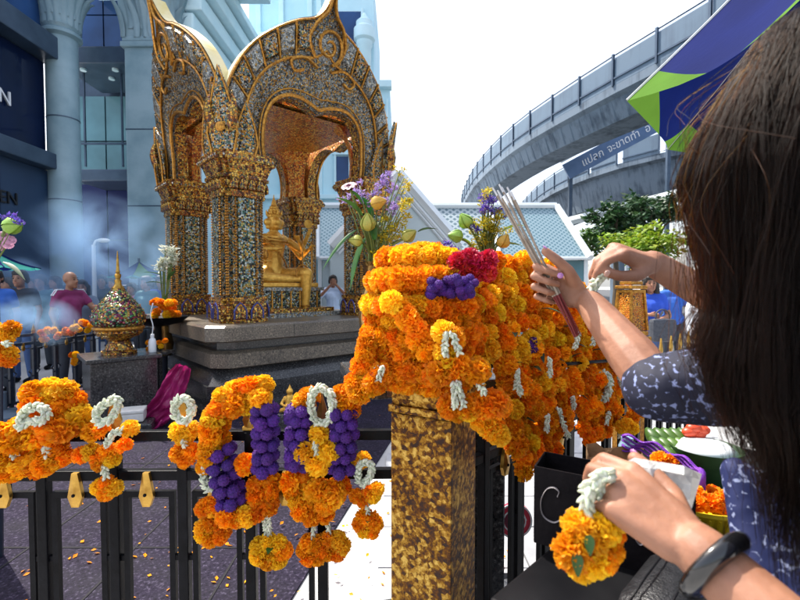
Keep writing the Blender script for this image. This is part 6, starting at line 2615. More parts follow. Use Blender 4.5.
        p3 = Vector((p2.x, p2.y, low)) - d0 * rng.uniform(.01, .05) + LEFT * rng.uniform(-.02, .015)
        fly = rng.random() < .06
        if fly:
            p2 += d0 * rng.uniform(.005, .02)
            p25 += d0 * rng.uniform(.01, .03)
        root = C_ + (d0 * math.cos(el)) * .102 + U * math.sin(el) * .104
        top = C_ + (d0 * math.cos(el * .55)) * .114 + U * math.sin(el * .55) * .108
        ph, am, fq = rng.uniform(0, 6.28), rng.uniform(.005, .015), rng.uniform(.5, .85)
        sd = Vector((-d0.y, d0.x, 0))
        for q in range(PER):
            ja, je = rng.gauss(0, .11), rng.gauss(0, .07)
            rt = Quaternion(U, ja) @ (root - C_) + C_ + U * je * .03
            tp = Quaternion(U, ja) @ (top - C_) + C_ + U * je * .03
            spread = rng.gauss(0, .007)
            dep = rng.gauss(0, .005)
            loose = Vector((0, 0, 0))
            if rng.random() < .05:
                loose = d0 * rng.uniform(.004, .03) + sd * rng.gauss(0, .02)
            pts = catmull([rt, tp, p1 + sd * spread * 1.4 + d0 * dep + loose * .3, p2 + sd * spread * 1.2 + d0 * dep + loose * .7, p25 + sd * spread + d0 * dep + loose,
                           p3 + sd * spread * .6 + loose + U * rng.uniform(-.03, .03)], 5)
            idx = np.linspace(0, len(pts) - 1, K)
            for j in range(K):
                g_ = pts[int(idx[j])]
                wv = math.sin(ph + j * fq + rng.uniform(-.05, .05)) * am * (j / K) ** .7
                P[ii, j] = (g_.x + wv * sd.x, g_.y + wv * sd.y, g_.z)
            ii += 1
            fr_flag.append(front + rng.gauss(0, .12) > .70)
    for i in range(FLY):         # single loose hairs standing off the outline
        az = rng.uniform(2.1, 3.1)
        d0 = (-FACE * math.cos(az) + LEFT * math.sin(az))
        sd = Vector((-d0.y, d0.x, 0))
        el = math.asin(rng.uniform(0, 1))
        rt = C_ + d0 * math.cos(el) * .108 + U * math.sin(el) * .108
        z0 = rt.z
        b1 = rng.uniform(.005, .035)
        dz = rng.uniform(.08, .34)
        pA = rt + d0 * (b1 * .5 + .02 * math.sin(el)) + sd * rng.gauss(0, .015) - U * dz * .2
        pB = Vector((C_.x, C_.y, z0 - dz * .6)) + d0 * (.13 + b1) + sd * rng.gauss(0, .02)
        pC = Vector((C_.x, C_.y, z0 - dz)) + d0 * (.12 + b1 * rng.uniform(0, 1.8)) + sd * rng.gauss(0, .03)
        pts = catmull([rt, pA, pB, pC], 6)
        idx = np.linspace(0, len(pts) - 1, K)
        for j in range(K):
            P[ii, j] = pts[int(idx[j])]
        ii += 1
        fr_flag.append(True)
    Mi = np.array(W[t].inverted())
    fa = (P.reshape(-1, 3) @ Mi[:3, :3].T + Mi[:3, 3]).reshape(N, K, 3)
    isf = np.array(fr_flag, dtype=bool)
    for sel, mel, red, nm in ((~isf, 1.0, .6, 'hair_strands'), (isf, .90, 1.0, 'hair_backlit_tint')):  # second set coloured redder to imitate backlight through the front edge
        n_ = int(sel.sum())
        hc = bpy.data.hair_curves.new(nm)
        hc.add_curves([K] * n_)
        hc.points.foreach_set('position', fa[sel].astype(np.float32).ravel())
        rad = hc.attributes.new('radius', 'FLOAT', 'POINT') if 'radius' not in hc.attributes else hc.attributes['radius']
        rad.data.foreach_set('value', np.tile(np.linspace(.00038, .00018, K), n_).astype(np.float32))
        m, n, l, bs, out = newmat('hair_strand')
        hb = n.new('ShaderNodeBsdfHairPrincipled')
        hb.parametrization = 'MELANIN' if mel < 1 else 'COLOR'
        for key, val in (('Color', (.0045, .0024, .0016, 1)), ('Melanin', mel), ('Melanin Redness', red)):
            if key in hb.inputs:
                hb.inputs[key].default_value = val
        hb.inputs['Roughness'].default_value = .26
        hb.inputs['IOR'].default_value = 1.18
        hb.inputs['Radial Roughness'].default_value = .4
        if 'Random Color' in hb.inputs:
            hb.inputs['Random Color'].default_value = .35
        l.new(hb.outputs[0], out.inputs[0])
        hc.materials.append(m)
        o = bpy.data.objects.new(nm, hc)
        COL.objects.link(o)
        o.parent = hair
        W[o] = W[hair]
    return tips_r, tips_l, fr, nr, tr_, wrr, wrl, fl_
TR, TL, FR, NRH, TRH, WRR, WRL, FLH = woman()
FR, NRH = Vector(FR), Vector(NRH)

# ------------------------------------------------------------------ incense sticks in the right hand
def incense():
    fh = FR.normalized()
    nh = (NRH - fh * NRH.dot(fh)).normalized()
    grip = WRR + fh * .078 - nh * .026 + Vector((0, 0, .02))
    tip = at(505, 196, grip.y + .02)
    d = (tip - grip).normalized()
    MT['stick'] = mat('incense_stick', (.26, .20, .15), (.36, .30, .24), rough=.9, scale=60)
    MT['stick_red'] = mat('red_stick_end', (.16, .012, .012), rough=.6)
    MT['ash'] = mat('ash', (.55, .55, .56), rough=.9)
    rng = random.Random(3)
    grp = 'incense sticks held in the raised hand'
    L = (tip - grip).length
    s = d.orthogonal().normalized()
    q = d.cross(s)
    for k in range(11):
        o = s * rng.uniform(-.008, .008) + q * rng.uniform(-.006, .006)
        sp = s * rng.uniform(-.018, .018) + q * rng.uniform(-.012, .012)
        a = grip + o - d * .035
        e = grip + o + sp + d * (L + rng.uniform(-.025, .012))
        t = thing('incense_stick', 'one of the burning grey incense sticks held in the raised hand', 'incense', a, 0, grp)
        MB().tube([a, e], .0022, 6).build('stick_body', MT['stick'], t)
        MB().tube([e, e + (e - a).normalized() * .018], [.0022, .0016], 6).build('ash_tip', MT['ash'], t)
        MB().tube([a, a - d * .085 - sp * .5], .0015, 6).build('red_handle', MT['stick_red'], t)
incense()

# ------------------------------------------------------------------ second worshipper: only the reaching hand is in view
def second():
    t = thing('person', 'second worshipper whose bare forearm reaches in from behind the hair', 'person', (1.12, 1.05, 0), 0, 'worshippers in the foreground')
    b = MB()
    U = Vector((0, 0, 1))
    F_, L_ = Vector((-1, .1, 0)).normalized(), Vector((-.1, -1, 0)).normalized()
    c0 = Vector((1.12, 1.05, 0))
    pel, che, nek, hd = c0 + U * .92, c0 + U * 1.2, c0 + U * 1.4 + F_ * .02, c0 + U * 1.55 + F_ * .04
    shl, shr = c0 + L_ * .18 + U * 1.36, c0 - L_ * .18 + U * 1.36
    elr = Vector((.86, 1.12, 1.42))
    wr = at(652, 263, .90)
    b.cap(pel + L_ * .06, pel - L_ * .06, .12)
    b.cap(pel, che, .115, .125)
    b.cap(che + L_ * .06, che - L_ * .06, .11)
    b.cap(shl, shr, .058)
    b.cap(nek - U * .05, nek + U * .06, .05)
    b.ell(hd + U * .02, (.095, .078, .09))
    b.ell(hd + F_ * .02 - U * .04, (.072, .062, .082))
    b.cap(hd + F_ * .10 + U * .015, hd + F_ * .12 - U * .02, .008, .013)
    for s in (-1, 1):
        b.ell(hd + L_ * s * .08, (.02, .012, .03))
    b.cap(shr, elr, .046, .042)
    b.cap(elr, lerp(elr, wr, .5), .042, .036)
    b.cap(lerp(elr, wr, .5), wr, .036, .026)
    b.cap(shl, shl + Vector((.03, 0, -.28)), .046, .04)
    b.cap(shl + Vector((.03, 0, -.28)), shl + Vector((-.05, 0, -.5)), .04, .028)
    b.ell(shl + Vector((-.06, 0, -.57)), (.035, .02, .06))
    for f in range(4):
        b.cap(shl + Vector((-.03 - .02 * f, 0, -.6)), shl + Vector((-.035 - .02 * f, .01, -.68)), .009)
    b.cap(shl + Vector((-.03, .01, -.54)), shl + Vector((-.01, .03, -.6)), .011)
    f = at(598, 243, .87) - wr
    tips = hand(b, wr, f, Vector((.15, -.35, .92)), Vector((0, -.85, -.45)), [(42, 40, 22), (50, 48, 30), (58, 55, 34), (64, 58, 36)],
                [((.72, -.55, .55), .042), ((.94, -.30, .1), .036), ((.98, -.1, -.05), .028)], 1.0)
    for s in (-1, 1):
        hp = pel + L_ * .09 * s - U * .03
        b.cap(hp, Vector((hp.x, hp.y, .5)), .085, .058)
        b.cap(Vector((hp.x, hp.y, .5)), Vector((hp.x, hp.y, .08)), .055, .038)
        b.cap(Vector((hp.x, hp.y, .04)), Vector((hp.x, hp.y, .035)) + F_ * .15, .038, .033)
    remeshed('body', b, .0046, MT['skin'], t, 4)
    nails(t, tips, MT['nail_plain'])
    c = MB()
    c.cap(pel, che, .14, .14)
    c.cap(che + L_ * .07, che - L_ * .07, .124)
    c.cap(shl, shr, .07)
    c.cap(shr, lerp(shr, elr, .4), .066, .06)
    c.cap(shl, shl + Vector((.03, 0, -.14)), .066, .06)
    remeshed('shirt', c, .012, CL['grey'], t, 3)
    c = MB()
    for s in (-1, 1):
        hp = pel + L_ * .09 * s - U * .03
        c.cap(hp, Vector((hp.x, hp.y, .5)), .1, .075)
        c.cap(Vector((hp.x, hp.y, .5)), Vector((hp.x, hp.y, .1)), .073, .062)
    remeshed('trousers', c, .014, CL['dark'], t, 3)
    h = MB()
    h.ell(hd + U * .035 - F_ * .02, (.108, .09, .095))
    h.cap(hd - F_ * .07, hd - F_ * .08 - U * .15, .055, .05)
    remeshed('hair', h, .012, MT['hairdark'], t, 2)
    # small jasmine sprig in the fingers
    g = thing('jasmine_sprig', 'crumpled jasmine sprig pinched by the reaching hand', 'garland', (tips[0][0] + tips[4][0]) / 2)
    c = (tips[0][0] + tips[4][0]) / 2
    jasmine_rope(g, [c + Vector((.012, 0, .012)), c + Vector((-.008, 0, -.006)), c + Vector((-.016, 0, -.028)), c + Vector((-.006, 0, -.042))], .0068, False, 1.1, 3)
second()

# ------------------------------------------------------------------ garland in the left hand
def held_garland():
    D = .50
    g = thing('flower_garland', 'jasmine and marigold garland dangling from the lower hand', 'garland', at(592, 490, D))
    jasmine_rope(g, px([(612, 474), (600, 477), (590, 486), (586, 500), (588, 514), (592, 524)], D), .0062, False, 1.15, 3)
    jasmine_rope(g, px([(614, 482), (604, 484), (598, 494), (596, 506), (598, 520)], D + .01), .0062, False, 1.15, 3)
    for (a, b_, r_) in ((580, 527, .0165), (592, 523, .015), (604, 527, .016), (572, 552, .018), (583, 545, .015), (594, 538, .016), (607, 548, .017), (614, 532, .013), (582, 566, .016), (593, 560, .016), (603, 561, .015), (576, 540, .014)):
        flower(g, at(a, b_, D + frng.uniform(-.01, .012)), r_ * 1.12, (frng.uniform(-.5, .3), -1, .3), .75)
    leaf_sprig(g, at(576, 553, D - .025), (0, -.3, -.8), .018, 'leaf', w_=.3)
    leaf_sprig(g, at(588, 535, D - .02), (0, -.3, -.8), .016, 'leaf', w_=.3)
held_garland()
# ------------------------------------------------------------------ narrow counter at right with offerings
CT = 1.0
C0 = Vector((.15, .71, 0))
ANG = math.atan2(FD.y, FD.x)
def counter():
    mid = C0 + FD * .55 + NR * .16
    t = thing('black_counter', 'narrow black counter table at lower right', 'table', (mid.x, mid.y, 0), ANG)
    m = mat('black_laminate', (.005, .005, .006), (.010, .010, .011), rough=.4, scale=8, rvar=.1, spec=.1)
    MB().bbox((0, 0, CT - .015), (1.12, .32, .03), .005).build('table_top', m, t, world=False)
    for sx in (-.5, .5):
        for sy in (-.12, .12):
            MB().box((sx, sy, (CT - .03) / 2), (.03, .03, CT - .03)).build('leg', m, t, world=False)
    MB().box((0, .12, .5), (1.0, .02, .9)).build('back_panel', m, t, world=False)
counter()
def cp(s, u, z=0):
    return C0 + FD * s + NR * u + Vector((0, 0, CT + z))
def black_bag():
    # black paper bag with script lettering
    a = at(534, 548, .86)
    o = Vector((a.x, a.y, CT))
    x = Vector((.86, -.5, 0)).normalized()
    t = thing('paper_bag', 'black paper bag with grey script lettering on the counter', 'bag', o, math.atan2(x.y, x.x))
    m = mat('black_card', (.005, .004, .005), (.010, .008, .009), rough=.6, scale=14, bump=.25, spec=.06)
    w_, h, dp = .26, .15, .09
    for nm, c, d in (('front_panel', (w_ / 2, 0, h / 2), (w_, .003, h)), ('back_panel', (w_ / 2, dp, h / 2), (w_, .003, h * .98)), ('side_panel', (0, dp / 2, h / 2), (.003, dp - .004, h * .99)), ('side_panel', (w_, dp / 2, h / 2), (.003, dp - .004, h * .99)), ('bottom_panel', (w_ / 2, dp / 2, .002), (w_ - .006, dp - .006, .003))):
        MB().box(c, d).build(nm, m, t, world=False)
    MT['grey_print'] = mat('grey_print', (.30, .27, .27), rough=.6)
    def stroke(pts_, r_=.0042):
        MB().tube(catmull([(x_, -.0022, z_) for x_, z_ in pts_], 8), r_, 6, flat=.25).build('lettering', MT['grey_print'], t, world=False)
    k = .06
    ox, oz = .006, .050
    def S(pts_):
        return [(ox + a_ * k, oz + b_ * k) for a_, b_ in pts_]
    stroke(S([(.62, .85), (.66, 1.02), (.5, 1.12), (.28, 1.0), (.12, .6), (.18, .15), (.5, .0), (.78, .18)]))
    stroke(S([(.78, .18), (1.02, .34), (1.12, .5), (1.0, .58), (.86, .4), (.9, .1), (1.12, -.02), (1.4, .2)]))
    stroke(S([(1.35, .1), (1.45, .5), (1.47, .02), (1.62, .46), (1.78, .44), (1.80, .05), (1.95, .1)]))
    stroke(S([(1.95, .1), (2.12, .9), (2.05, .3), (2.14, .02), (2.3, .12)]))
    stroke(S([(1.95, .62), (2.10, .64), (2.28, .62)]))
    stroke(S([(2.3, .12), (2.42, .52), (2.44, .02), (2.52, .42), (2.68, .5)]))
    stroke(S([(3.1, .46), (2.92, .5), (2.8, .2), (2.92, .0), (3.06, .14), (3.12, .48), (3.14, .08), (3.28, .1)]))
    stroke(S([(3.28, .1), (3.48, .8), (3.42, 1.06), (3.36, .8), (3.40, .1), (3.55, .06)]))
    # tissue sticking out
    q = thing('tissue_paper', 'crumpled blue-grey tissue sticking out of the black bag', 'paper', o + Vector((.05, .03, h)))
    b = MB()
    vs, fs = [], []
    rr = random.Random(9)
    for i in range(6):
        for j in range(5):
            p_ = lerp(lerp(at(558, 468, .88), at(598, 490, .88), i / 5), lerp(at(562, 496, .90), at(600, 512, .90), i / 5), j / 4)
            vs.append(p_ + Vector((rr.uniform(-.004, .004), rr.uniform(-.012, .012), rr.uniform(-.005, .005))))
    for i in range(5):
        for j in range(4):
            fs.append((i * 5 + j, i * 5 + j + 1, i * 5 + j + 6, i * 5 + j + 5))
    b.add(vs, fs).build('sheet', mat('tissue', (.25, .28, .34), (.4, .42, .48), rough=.7, translucent=.2, scale=30), q, fix=False)
black_bag()
def kraft_bag():
    o = Vector((at(588, 480, 1.02).x, 1.02, CT))
    t = thing('kraft_bag', 'open brown kraft paper bag behind the hand', 'bag', o, R(-20))
    m = mat('kraft_paper', (.20, .115, .055), (.27, .16, .08), rough=.8, scale=16, bump=.3, translucent=.12)
    w_, h, dp = .12, .105, .09
    rr = random.Random(2)
    def side(c0, c1, nm):
        vs, fs = [], []
        for i in range(7):
            for j in range(4):
                p_ = lerp(Vector(c0), Vector(c1), i / 6) + Vector((0, 0, h * j / 3 * (1 + (.07 * math.sin(i * 2.1) if j == 3 else 0))))
                vs.append(p_ + Vector((rr.uniform(-.003, .003), rr.uniform(-.003, .003), 0)))
        for i in range(6):
            for j in range(3):
                fs.append((i * 4 + j, i * 4 + j + 1, i * 4 + j + 5, i * 4 + j + 4))
        MB().add(vs, fs).build(nm, m, t, world=False, fix=False)
    side((0, 0, 0), (w_, 0, 0), 'front_panel')
    side((0, dp, 0), (w_, dp, 0), 'back_panel')
    side((0, 0, 0), (0, dp, 0), 'side_panel')
    side((w_, 0, 0), (w_, dp, 0), 'side_panel')
    MB().box((w_ / 2, dp / 2, .003), (w_ - .01, dp - .01, .004)).build('bottom_panel', m, t, world=False)
kraft_bag()
def white_paper():
    t = thing('white_paper_bag', 'crumpled white paper bag held in the lower hand', 'bag', at(665, 485, .56))
    rr = random.Random(4)
    top = [(612, 468), (634, 458), (660, 462), (684, 466), (702, 474)]
    bot = [(640, 500), (656, 506), (672, 512), (684, 520), (692, 508)]
    m = mat('white_paper', (.66, .65, .62), (.76, .75, .73), rough=.7, scale=20, bump=.3, translucent=.15)
    for nm, D in (('front_sheet', .535), ('back_sheet', .575)):
        vs, fs = [], []
        n1, n2 = 9, 7
        for i in range(n1):
            q = i / (n1 - 1) * 4
            k = min(3, int(q))
            a = lerp(Vector(top[k]), Vector(top[k + 1]), q - k)
            b_ = lerp(Vector(bot[k]), Vector(bot[k + 1]), q - k)
            for j in range(n2):
                p_ = lerp(a, b_, j / (n2 - 1))
                edge = (i in (0, n1 - 1)) or j == n2 - 1
                dd = .555 if edge else D + (.016 if nm == 'back_sheet' else -.012) * math.sin(math.pi * j / (n2 - 1)) + rr.uniform(-.006, .006)
                vs.append(at(p_.x, p_.y, dd))
        for i in range(n1 - 1):
            for j in range(n2 - 1):
                fs.append((i * n2 + j, i * n2 + j + 1, i * n2 + n2 + j + 1, i * n2 + n2 + j))
        MB().add(vs, fs).build(nm, m, t, fix=False)
white_paper()
def basket():
    c = at(694, 512, .92)
    t = thing('yellow_basket', 'yellow oval basket of marigold petals on the counter', 'basket', (c.x, c.y, CT), R(-25))
    m = mat('yellow_plastic', (.62, .42, .012), (.7, .5, .02), rough=.35, scale=10)
    pr = [(.72, 0), (.80, .012), (.92, .045), (1.0, .05), (1.0, .058), (.9, .056), (.78, .02), (.1, .012)]
    b = MB().lathe([(r_ * .085, z) for r_, z in pr], 32)
    b.v = [(x * 1.25, y * .8, z) for x, y, z in b.v]
    smooth_by_angle(b.build('basket_body', m, t, world=False).data)
    rib = MB().tube([(0, 0, .008), (.012, 0, .045)], .0018, 5).mesh('rib')
    for k in range(36):
        a = 6.283 * k / 36
        place('rib', rib, m, t, Matrix.Translation((.078 * 1.25 * math.cos(a) * .88, .078 * .8 * math.sin(a) * .88, 0)) @ Matrix.Rotation(a, 4, 'Z'))
    g = thing('loose_petals', 'loose orange marigold petals in the yellow basket', 'flowers', (c.x, c.y, CT + .02))
    for k in range(16):
        a, r_ = frng.uniform(0, 6.28), frng.random() ** .5
        flower(g, Vector((c.x + .075 * r_ * math.cos(a), c.y + .045 * r_ * math.sin(a), CT + .05 + frng.uniform(0, .02))), .02, (0, -.3, 1), .1)
    rb = thing('purple_ribbon', 'purple mesh ribbon laid across the counter to the basket', 'ribbon', at(660, 460, .98))
    mp_ = mat('purple_mesh', (.16, .02, .42), (.28, .05, .55), rough=.4, translucent=.3, scale=60, bump=.4)
    for k in range(5):
        off = .012 * (k - 2)
        pts_ = catmull([at(622, 436 + k * 3, 1.08), at(642, 440 + k * 3, 1.06), at(664, 449 + k * 2, 1.02), at(686, 460 + k * 2, .98), at(702, 474 + k, .94), at(688 + 3 * k, 508, .92)], 6)
        MB().tube([p_ + Vector((0, 0, .006 * math.sin(i * .8 + k))) for i, p_ in enumerate(pts_)], .007, 6, flat=.35).build('ribbon_fold', mp_, rb, smooth=True)
    # more petals under the ribbon
    g2 = thing('marigold_garland', 'marigold lying under the purple ribbon on the counter', 'garland', at(672, 462, 1.0))
    for p_ in ((660, 461), (668, 463), (676, 467), (664, 468)):
        flower(g2, at(*p_, 1.0), .022, (0, -.5, 1), .1)
basket()
def bananas():
    t = thing('green_bananas', 'bunch of small green bananas at the back of the counter', 'fruit', at(664, 440, 1.16))
    m = mat('green_banana', (.035, .085, .015), (.07, .14, .02), rough=.4, scale=14)
    for r_ in range(3):
        for k in range(6):
            a = at(646 + 8 * k + 4 * r_, 428 + 9 * r_, 1.18 - .03 * r_)
            d = Vector((.02, -.03, -.055))
            MB().tube(catmull([a, a + d * .5 + Vector((.004, -.012, 0)), a + d], 4), [.004, .012, .017, .019, .019, .017, .013, .009, .003], 8).build('banana', m, t, smooth=True)
    c = at(664, 440, 1.16)
    MB().bbox((c.x, c.y + .03, (CT + c.z - .05) / 2), (.16, .08, max(.02, c.z - .05 - CT)), .01).build('tray', MT['black_iron'], t)
    b = thing('leaf_bowl', 'white rice bowl of red offerings right of the bananas', 'bowl', at(704, 450, 1.1))
    c = at(705, 446, 1.1)
    smooth_by_angle(MB().lathe([(.035, CT), (.04, CT + .01), (.075, c.z - .02), (.08, c.z), (.074, c.z - .004), (.03, c.z - .03)], 28, (c.x, c.y, 0)).build('bowl_body', MT['leaf_d'], b).data)
    MB().lathe([(.072, c.z - .01), (.05, c.z + .008), (.01, c.z + .014)], 24, (c.x, c.y, 0)).build('rice', MT['white_metal'], b, smooth=True)
    MT['redfruit'] = mat('red_offering', (.6, .05, .02), (.75, .12, .03), rough=.4)
    for p_ in ((690, 432), (698, 434), (694, 428), (702, 430)):
        MB().ell(at(*p_, 1.14), (.02, .015, .013)).build('red_slice', MT['redfruit'], b, smooth=True)
    j = thing('small_jar', 'small pale blue jar beside the kraft bag', 'jar', at(627, 446, 1.12))
    c = at(627, 446, 1.12)
    MB().lathe([(.018, CT), (.02, CT + .01), (.02, c.z), (.014, c.z + .012), (.014, c.z + .022)], 16, (c.x, c.y, 0)).build('jar_body', mat('pale_blue_glass', (.2, .3, .4), rough=.15), j, smooth=False)
bananas()
def leather_bag():
    c = at(668, 590, .62)
    t = thing('leather_handbag', 'glossy black leather handbag at the bottom edge', 'bag', (c.x, c.y, CT - .06), ANG)
    m = mat('black_leather', (.010, .010, .011), (.02, .02, .022), rough=.28, scale=60, bump=.4, bscale=220)
    MB().bbox((0, 0, .07), (.20, .10, .15), .04).build('bag_body', m, t, world=False, smooth=True)
    for s in (-.02, .02):
        MB().tube([(-.09, s, .148), (-.03, s, .153), (.03, s, .153), (.09, s, .148)], .0015, 6).build('seam', MT['black_iron'], t, world=False, smooth=True)
    MB().tube(catmull([(-.06, -.04, .13), (-.03, -.075, .16), (.03, -.075, .16), (.06, -.04, .13)], 6), .005, 6).build('handle', m, t, world=False, smooth=True)
    # strap buckle
    MB().tube([(-.012, -.056, .09), (.012, -.056, .09), (.012, -.056, .12), (-.012, -.056, .12)], .002, 5, True).build('buckle', MT['brass'], t, world=False)
leather_bag()

# ------------------------------------------------------------------ bits on the ground
def red_tub():
    D = 2.15
    c = at(514, 520, D)
    t = thing('red_round_sign', 'round red and white sign standing behind the railing', 'sign', (c.x, c.y, 0))
    M = Matrix.Translation(c) @ Matrix.Rotation(math.pi / 2, 4, 'X')
    MT['signred'] = mat('sign_red', (.60, .02, .06), (.66, .04, .08), rough=.4)
    r_ = .085
    MB().lathe([(r_, -.01), (r_, .008)], 36, M=M).build('disc', MT['signred'], t)
    MB().lathe([(r_ * 1.01, .0095), (r_ * 1.01, .013), (r_ * .92, .013), (r_ * .92, .0095)], 36, M=M, caps=False).build('white_rim', MT['white_letter'], t)
    MB().lathe([(r_ * .66, .0095), (r_ * .66, .013), (r_ * .60, .013), (r_ * .60, .0095)], 36, M=M, caps=False).build('white_ring', MT['white_letter'], t)
    MB().lathe([(r_ * .56, .0085), (r_ * .56, .0105)], 30, M=M).build('dark_centre', mat('sign_maroon', (.12, .006, .03), rough=.5), t)
    me = text_mesh('CA', .055, .0015)
    placew('lettering', me, MT['white_letter'], t, M @ Matrix.Translation((-.016, .004, .012)))
    MB().box((c.x, c.y + .02, c.z / 2), (.02, .02, c.z)).build('stand', MT['black_iron'], t)
    MB().bbox((c.x, c.y + .02, .02), (.2, .14, .04), .006).build('foot', MT['black_iron'], t)
red_tub()
def magenta():
    t = thing('magenta_cloth', 'crumpled magenta cloth draped between pedestal and plinth', 'cloth', at(165, 425, 4.75))
    m = mat('magenta_plastic', (.32, .01, .10), (.5, .03, .2), rough=.3, translucent=.3, scale=6, bump=.6, bscale=9)
    rows = [((176, 364), (190, 368)), ((166, 374), (188, 378)), ((160, 386), (185, 390)), ((156, 396), (182, 402)), ((150, 404), (176, 414)), ((142, 412), (166, 424)), ((139, 420), (156, 431))]
    for nm, off in (('front_sheet', 0.0), ('back_sheet', .035)):
        NU, NV = 26, 22
        vs, fs = [], []
        for j in range(NV + 1):
            q = j / NV * (len(rows) - 1)
            k = min(len(rows) - 2, int(q))
            l_ = lerp(Vector(rows[k][0]), Vector(rows[k + 1][0]), q - k)
            r_ = lerp(Vector(rows[k][1]), Vector(rows[k + 1][1]), q - k)
            for i in range(NU + 1):
                u = i / NU
                p2 = lerp(l_, r_, u)
                pt_ = at(p2.x, p2.y, 4.68)
                dd = .035 * math.sin(u * 19 + j * .35) * (.5 + .5 * math.sin(u * 7 + 1)) + .03 * mnoise.noise(Vector((u * 5, j * .35, off * 30))) + off * math.sin(math.pi * u) + .02 * mnoise.noise(Vector((u * 14, j * .8, 3)))
                vs.append(pt_ + Vector((0, dd, .02 * mnoise.noise(Vector((u * 6, j * .5, 9))))))
        for j in range(NV):
            for i in range(NU):
                a_ = j * (NU + 1) + i
                fs.append((a_, a_ + 1, a_ + NU + 2, a_ + NU + 1))
        MB().add(vs, fs).build(nm, m, t, smooth=True, fix=False)
    MB().tube(catmull([at(143, 416, 4.62), at(138, 424, 4.6), at(145, 431, 4.58), at(156, 428, 4.58), at(162, 420, 4.6)], 6), .012, 6).build('tie_loop', m, t, smooth=True)
    w_ = thing('foam_box', 'white foam takeaway box on the floor beside the pedestal', 'box', at(132, 415, 4.55), R(20))
    p_ = at(132, 410, 4.55)
    mm = mat('white_foam', (.62, .60, .56), (.7, .68, .64), rough=.8, scale=20, bump=.1)
    MB().bbox((0, 0, -.01), (.24, .20, .09), .02).build('box_base', mm, w_, world=False)
    MB().bbox((0, 0, .05), (.25, .21, .035), .012).build('lid', mm, w_, world=False)
    MB().bbox((0, 0, (-.06 - w_.location.z) / 2 ), (.4, .34, w_.location.z - .062), .01).build('step', MT['granite_d'], w_, world=False)
magenta()
def figurine():
    p_ = at(290, 412, 4.6)
    t = thing('gilded_figurine', 'tiny gilded seated figurine on a stone block below the plinth', 'figurine', (p_.x, p_.y, p_.z))
    b = MB()
    b.ell((0, 0, .04), (.07, .06, .045))
    b.cap((0, 0, .06), (0, 0, .15), .05, .042)
    b.ell((0, -.005, .215), .036)
    b.cap((0, 0, .24), (0, 0, .285), .02, .004)
    for s in (-1, 1):
        b.cap((s * .05, 0, .15), (s * .085, -.02, .09), .018, .015)
        b.cap((s * .085, -.02, .09), (s * .03, -.06, .075), .015, .012)
        b.cap((s * .03, -.01, .03), (s * .085, -.05, .03), .028, .022)
    remeshed('body', b, .008, MT['statue'], t, 1, world=False)
    MB().bbox((0, 0, -p_.z / 2), (.22, .2, p_.z), .01).build('stone_block', MT['granite_d'], t, world=False)
figurine()

# ------------------------------------------------------------------ parasols
def parasol(label, apex, rim_z, rad, n, cols, drop, rot, scale_band=.28, group='market parasols'):
    t = thing('market_parasol', label, 'parasol', (apex[0], apex[1], 0), 0, group)
    A = Vector(apex)
    V = [Vector((apex[0] + rad * math.cos(rot + 6.2832 * k / n), apex[1] + rad * math.sin(rot + 6.2832 * k / n), rim_z)) for k in range(n)]
    for k in range(n):
        a, b_ = V[k], V[(k + 1) % n]
        def pt(s, u):
            p_ = lerp(A, lerp(a, b_, u), s)
            p_ = p_ - Vector((0, 0, .06 * rad * math.sin(math.pi * s) + .05 * rad * s * math.sin(math.pi * u)))
            return p_ + (Vector((A.x, A.y, p_.z)) - p_) * (.05 * s * math.sin(math.pi * u))
        def sheet(S_, u_of, m_, nm, cols_=8):
            vs, fs = [], []
            for s in S_:
                u0, u1 = u_of(s)
                for j in range(cols_ + 1):
                    vs.append(pt(s, lerp(u0, u1, j / cols_)))
            for i in range(len(S_) - 1):
                for j in range(cols_):
                    q = i * (cols_ + 1) + j
                    fs.append((q, q + 1, q + cols_ + 2, q + cols_ + 1))
            MB().add(vs, fs).build(nm, m_, t, smooth=True, fix=False)
        def ua(s):
            return .42 * max(0, 1 - (1 - s) / scale_band)
        S1 = [.001] + [lerp(0, 1 - scale_band, i / 8) for i in range(1, 9)]
        S2 = [lerp(1 - scale_band, 1, i / 5) for i in range(6)]
        sheet(S1 + S2[1:], lambda s: (ua(s), 1 - ua(s)), cols[0] if k % 2 == 0 else cols[1], 'canopy_panel')
        sheet(S2, lambda s: (0, ua(s) + 1e-4), cols[2], 'canopy_corner', 3)
        sheet(S2, lambda s: (1 - ua(s) - 1e-4, 1), cols[2], 'canopy_corner', 3)
        MB().tube([lerp(A, a, s / 8) - Vector((0, 0, .06 * rad * math.sin(math.pi * s / 8) - .004)) for s in range(9)], .006 * max(1, rad * .8), 5).build('seam', cols[3], t)
        MB().tube([Vector((A.x, A.y, rim_z + .25 * (A.z - rim_z))), lerp(A, a, .62) - Vector((0, 0, .06 * rad + .02))], .009, 5).build('rib', MT['steel_blue'], t)
    MB().tube([Vector((A.x, A.y, 0)), A + Vector((0, 0, .08))], .024, 10).build('pole', MT['steel_blue'], t)
    MB().lathe([(.3, 0), (.3, .06), (.06, .1), (.06, .3)], 20, (A.x, A.y, 0)).build('base', MT['concrete'], t)
    return t
def fabric(nm, c, tr_=.45):
    return mat(nm, c, tuple(x * 1.3 for x in c), rough=.9, scale=3, translucent=tr_, bump=.15, bscale=30, spec=.1)
FB = dict(blue=fabric('parasol_blue', (.003, .008, .07), .2), blue2=fabric('parasol_deep_blue', (.004, .011, .09), .2), green=fabric('parasol_green', (.075, .17, .022), .3), white=fabric('parasol_piping', (.6, .62, .62), .2), teal=fabric('parasol_teal', (.03, .22, .2)), lilac=fabric('parasol_lilac', (.14, .2, .6)))
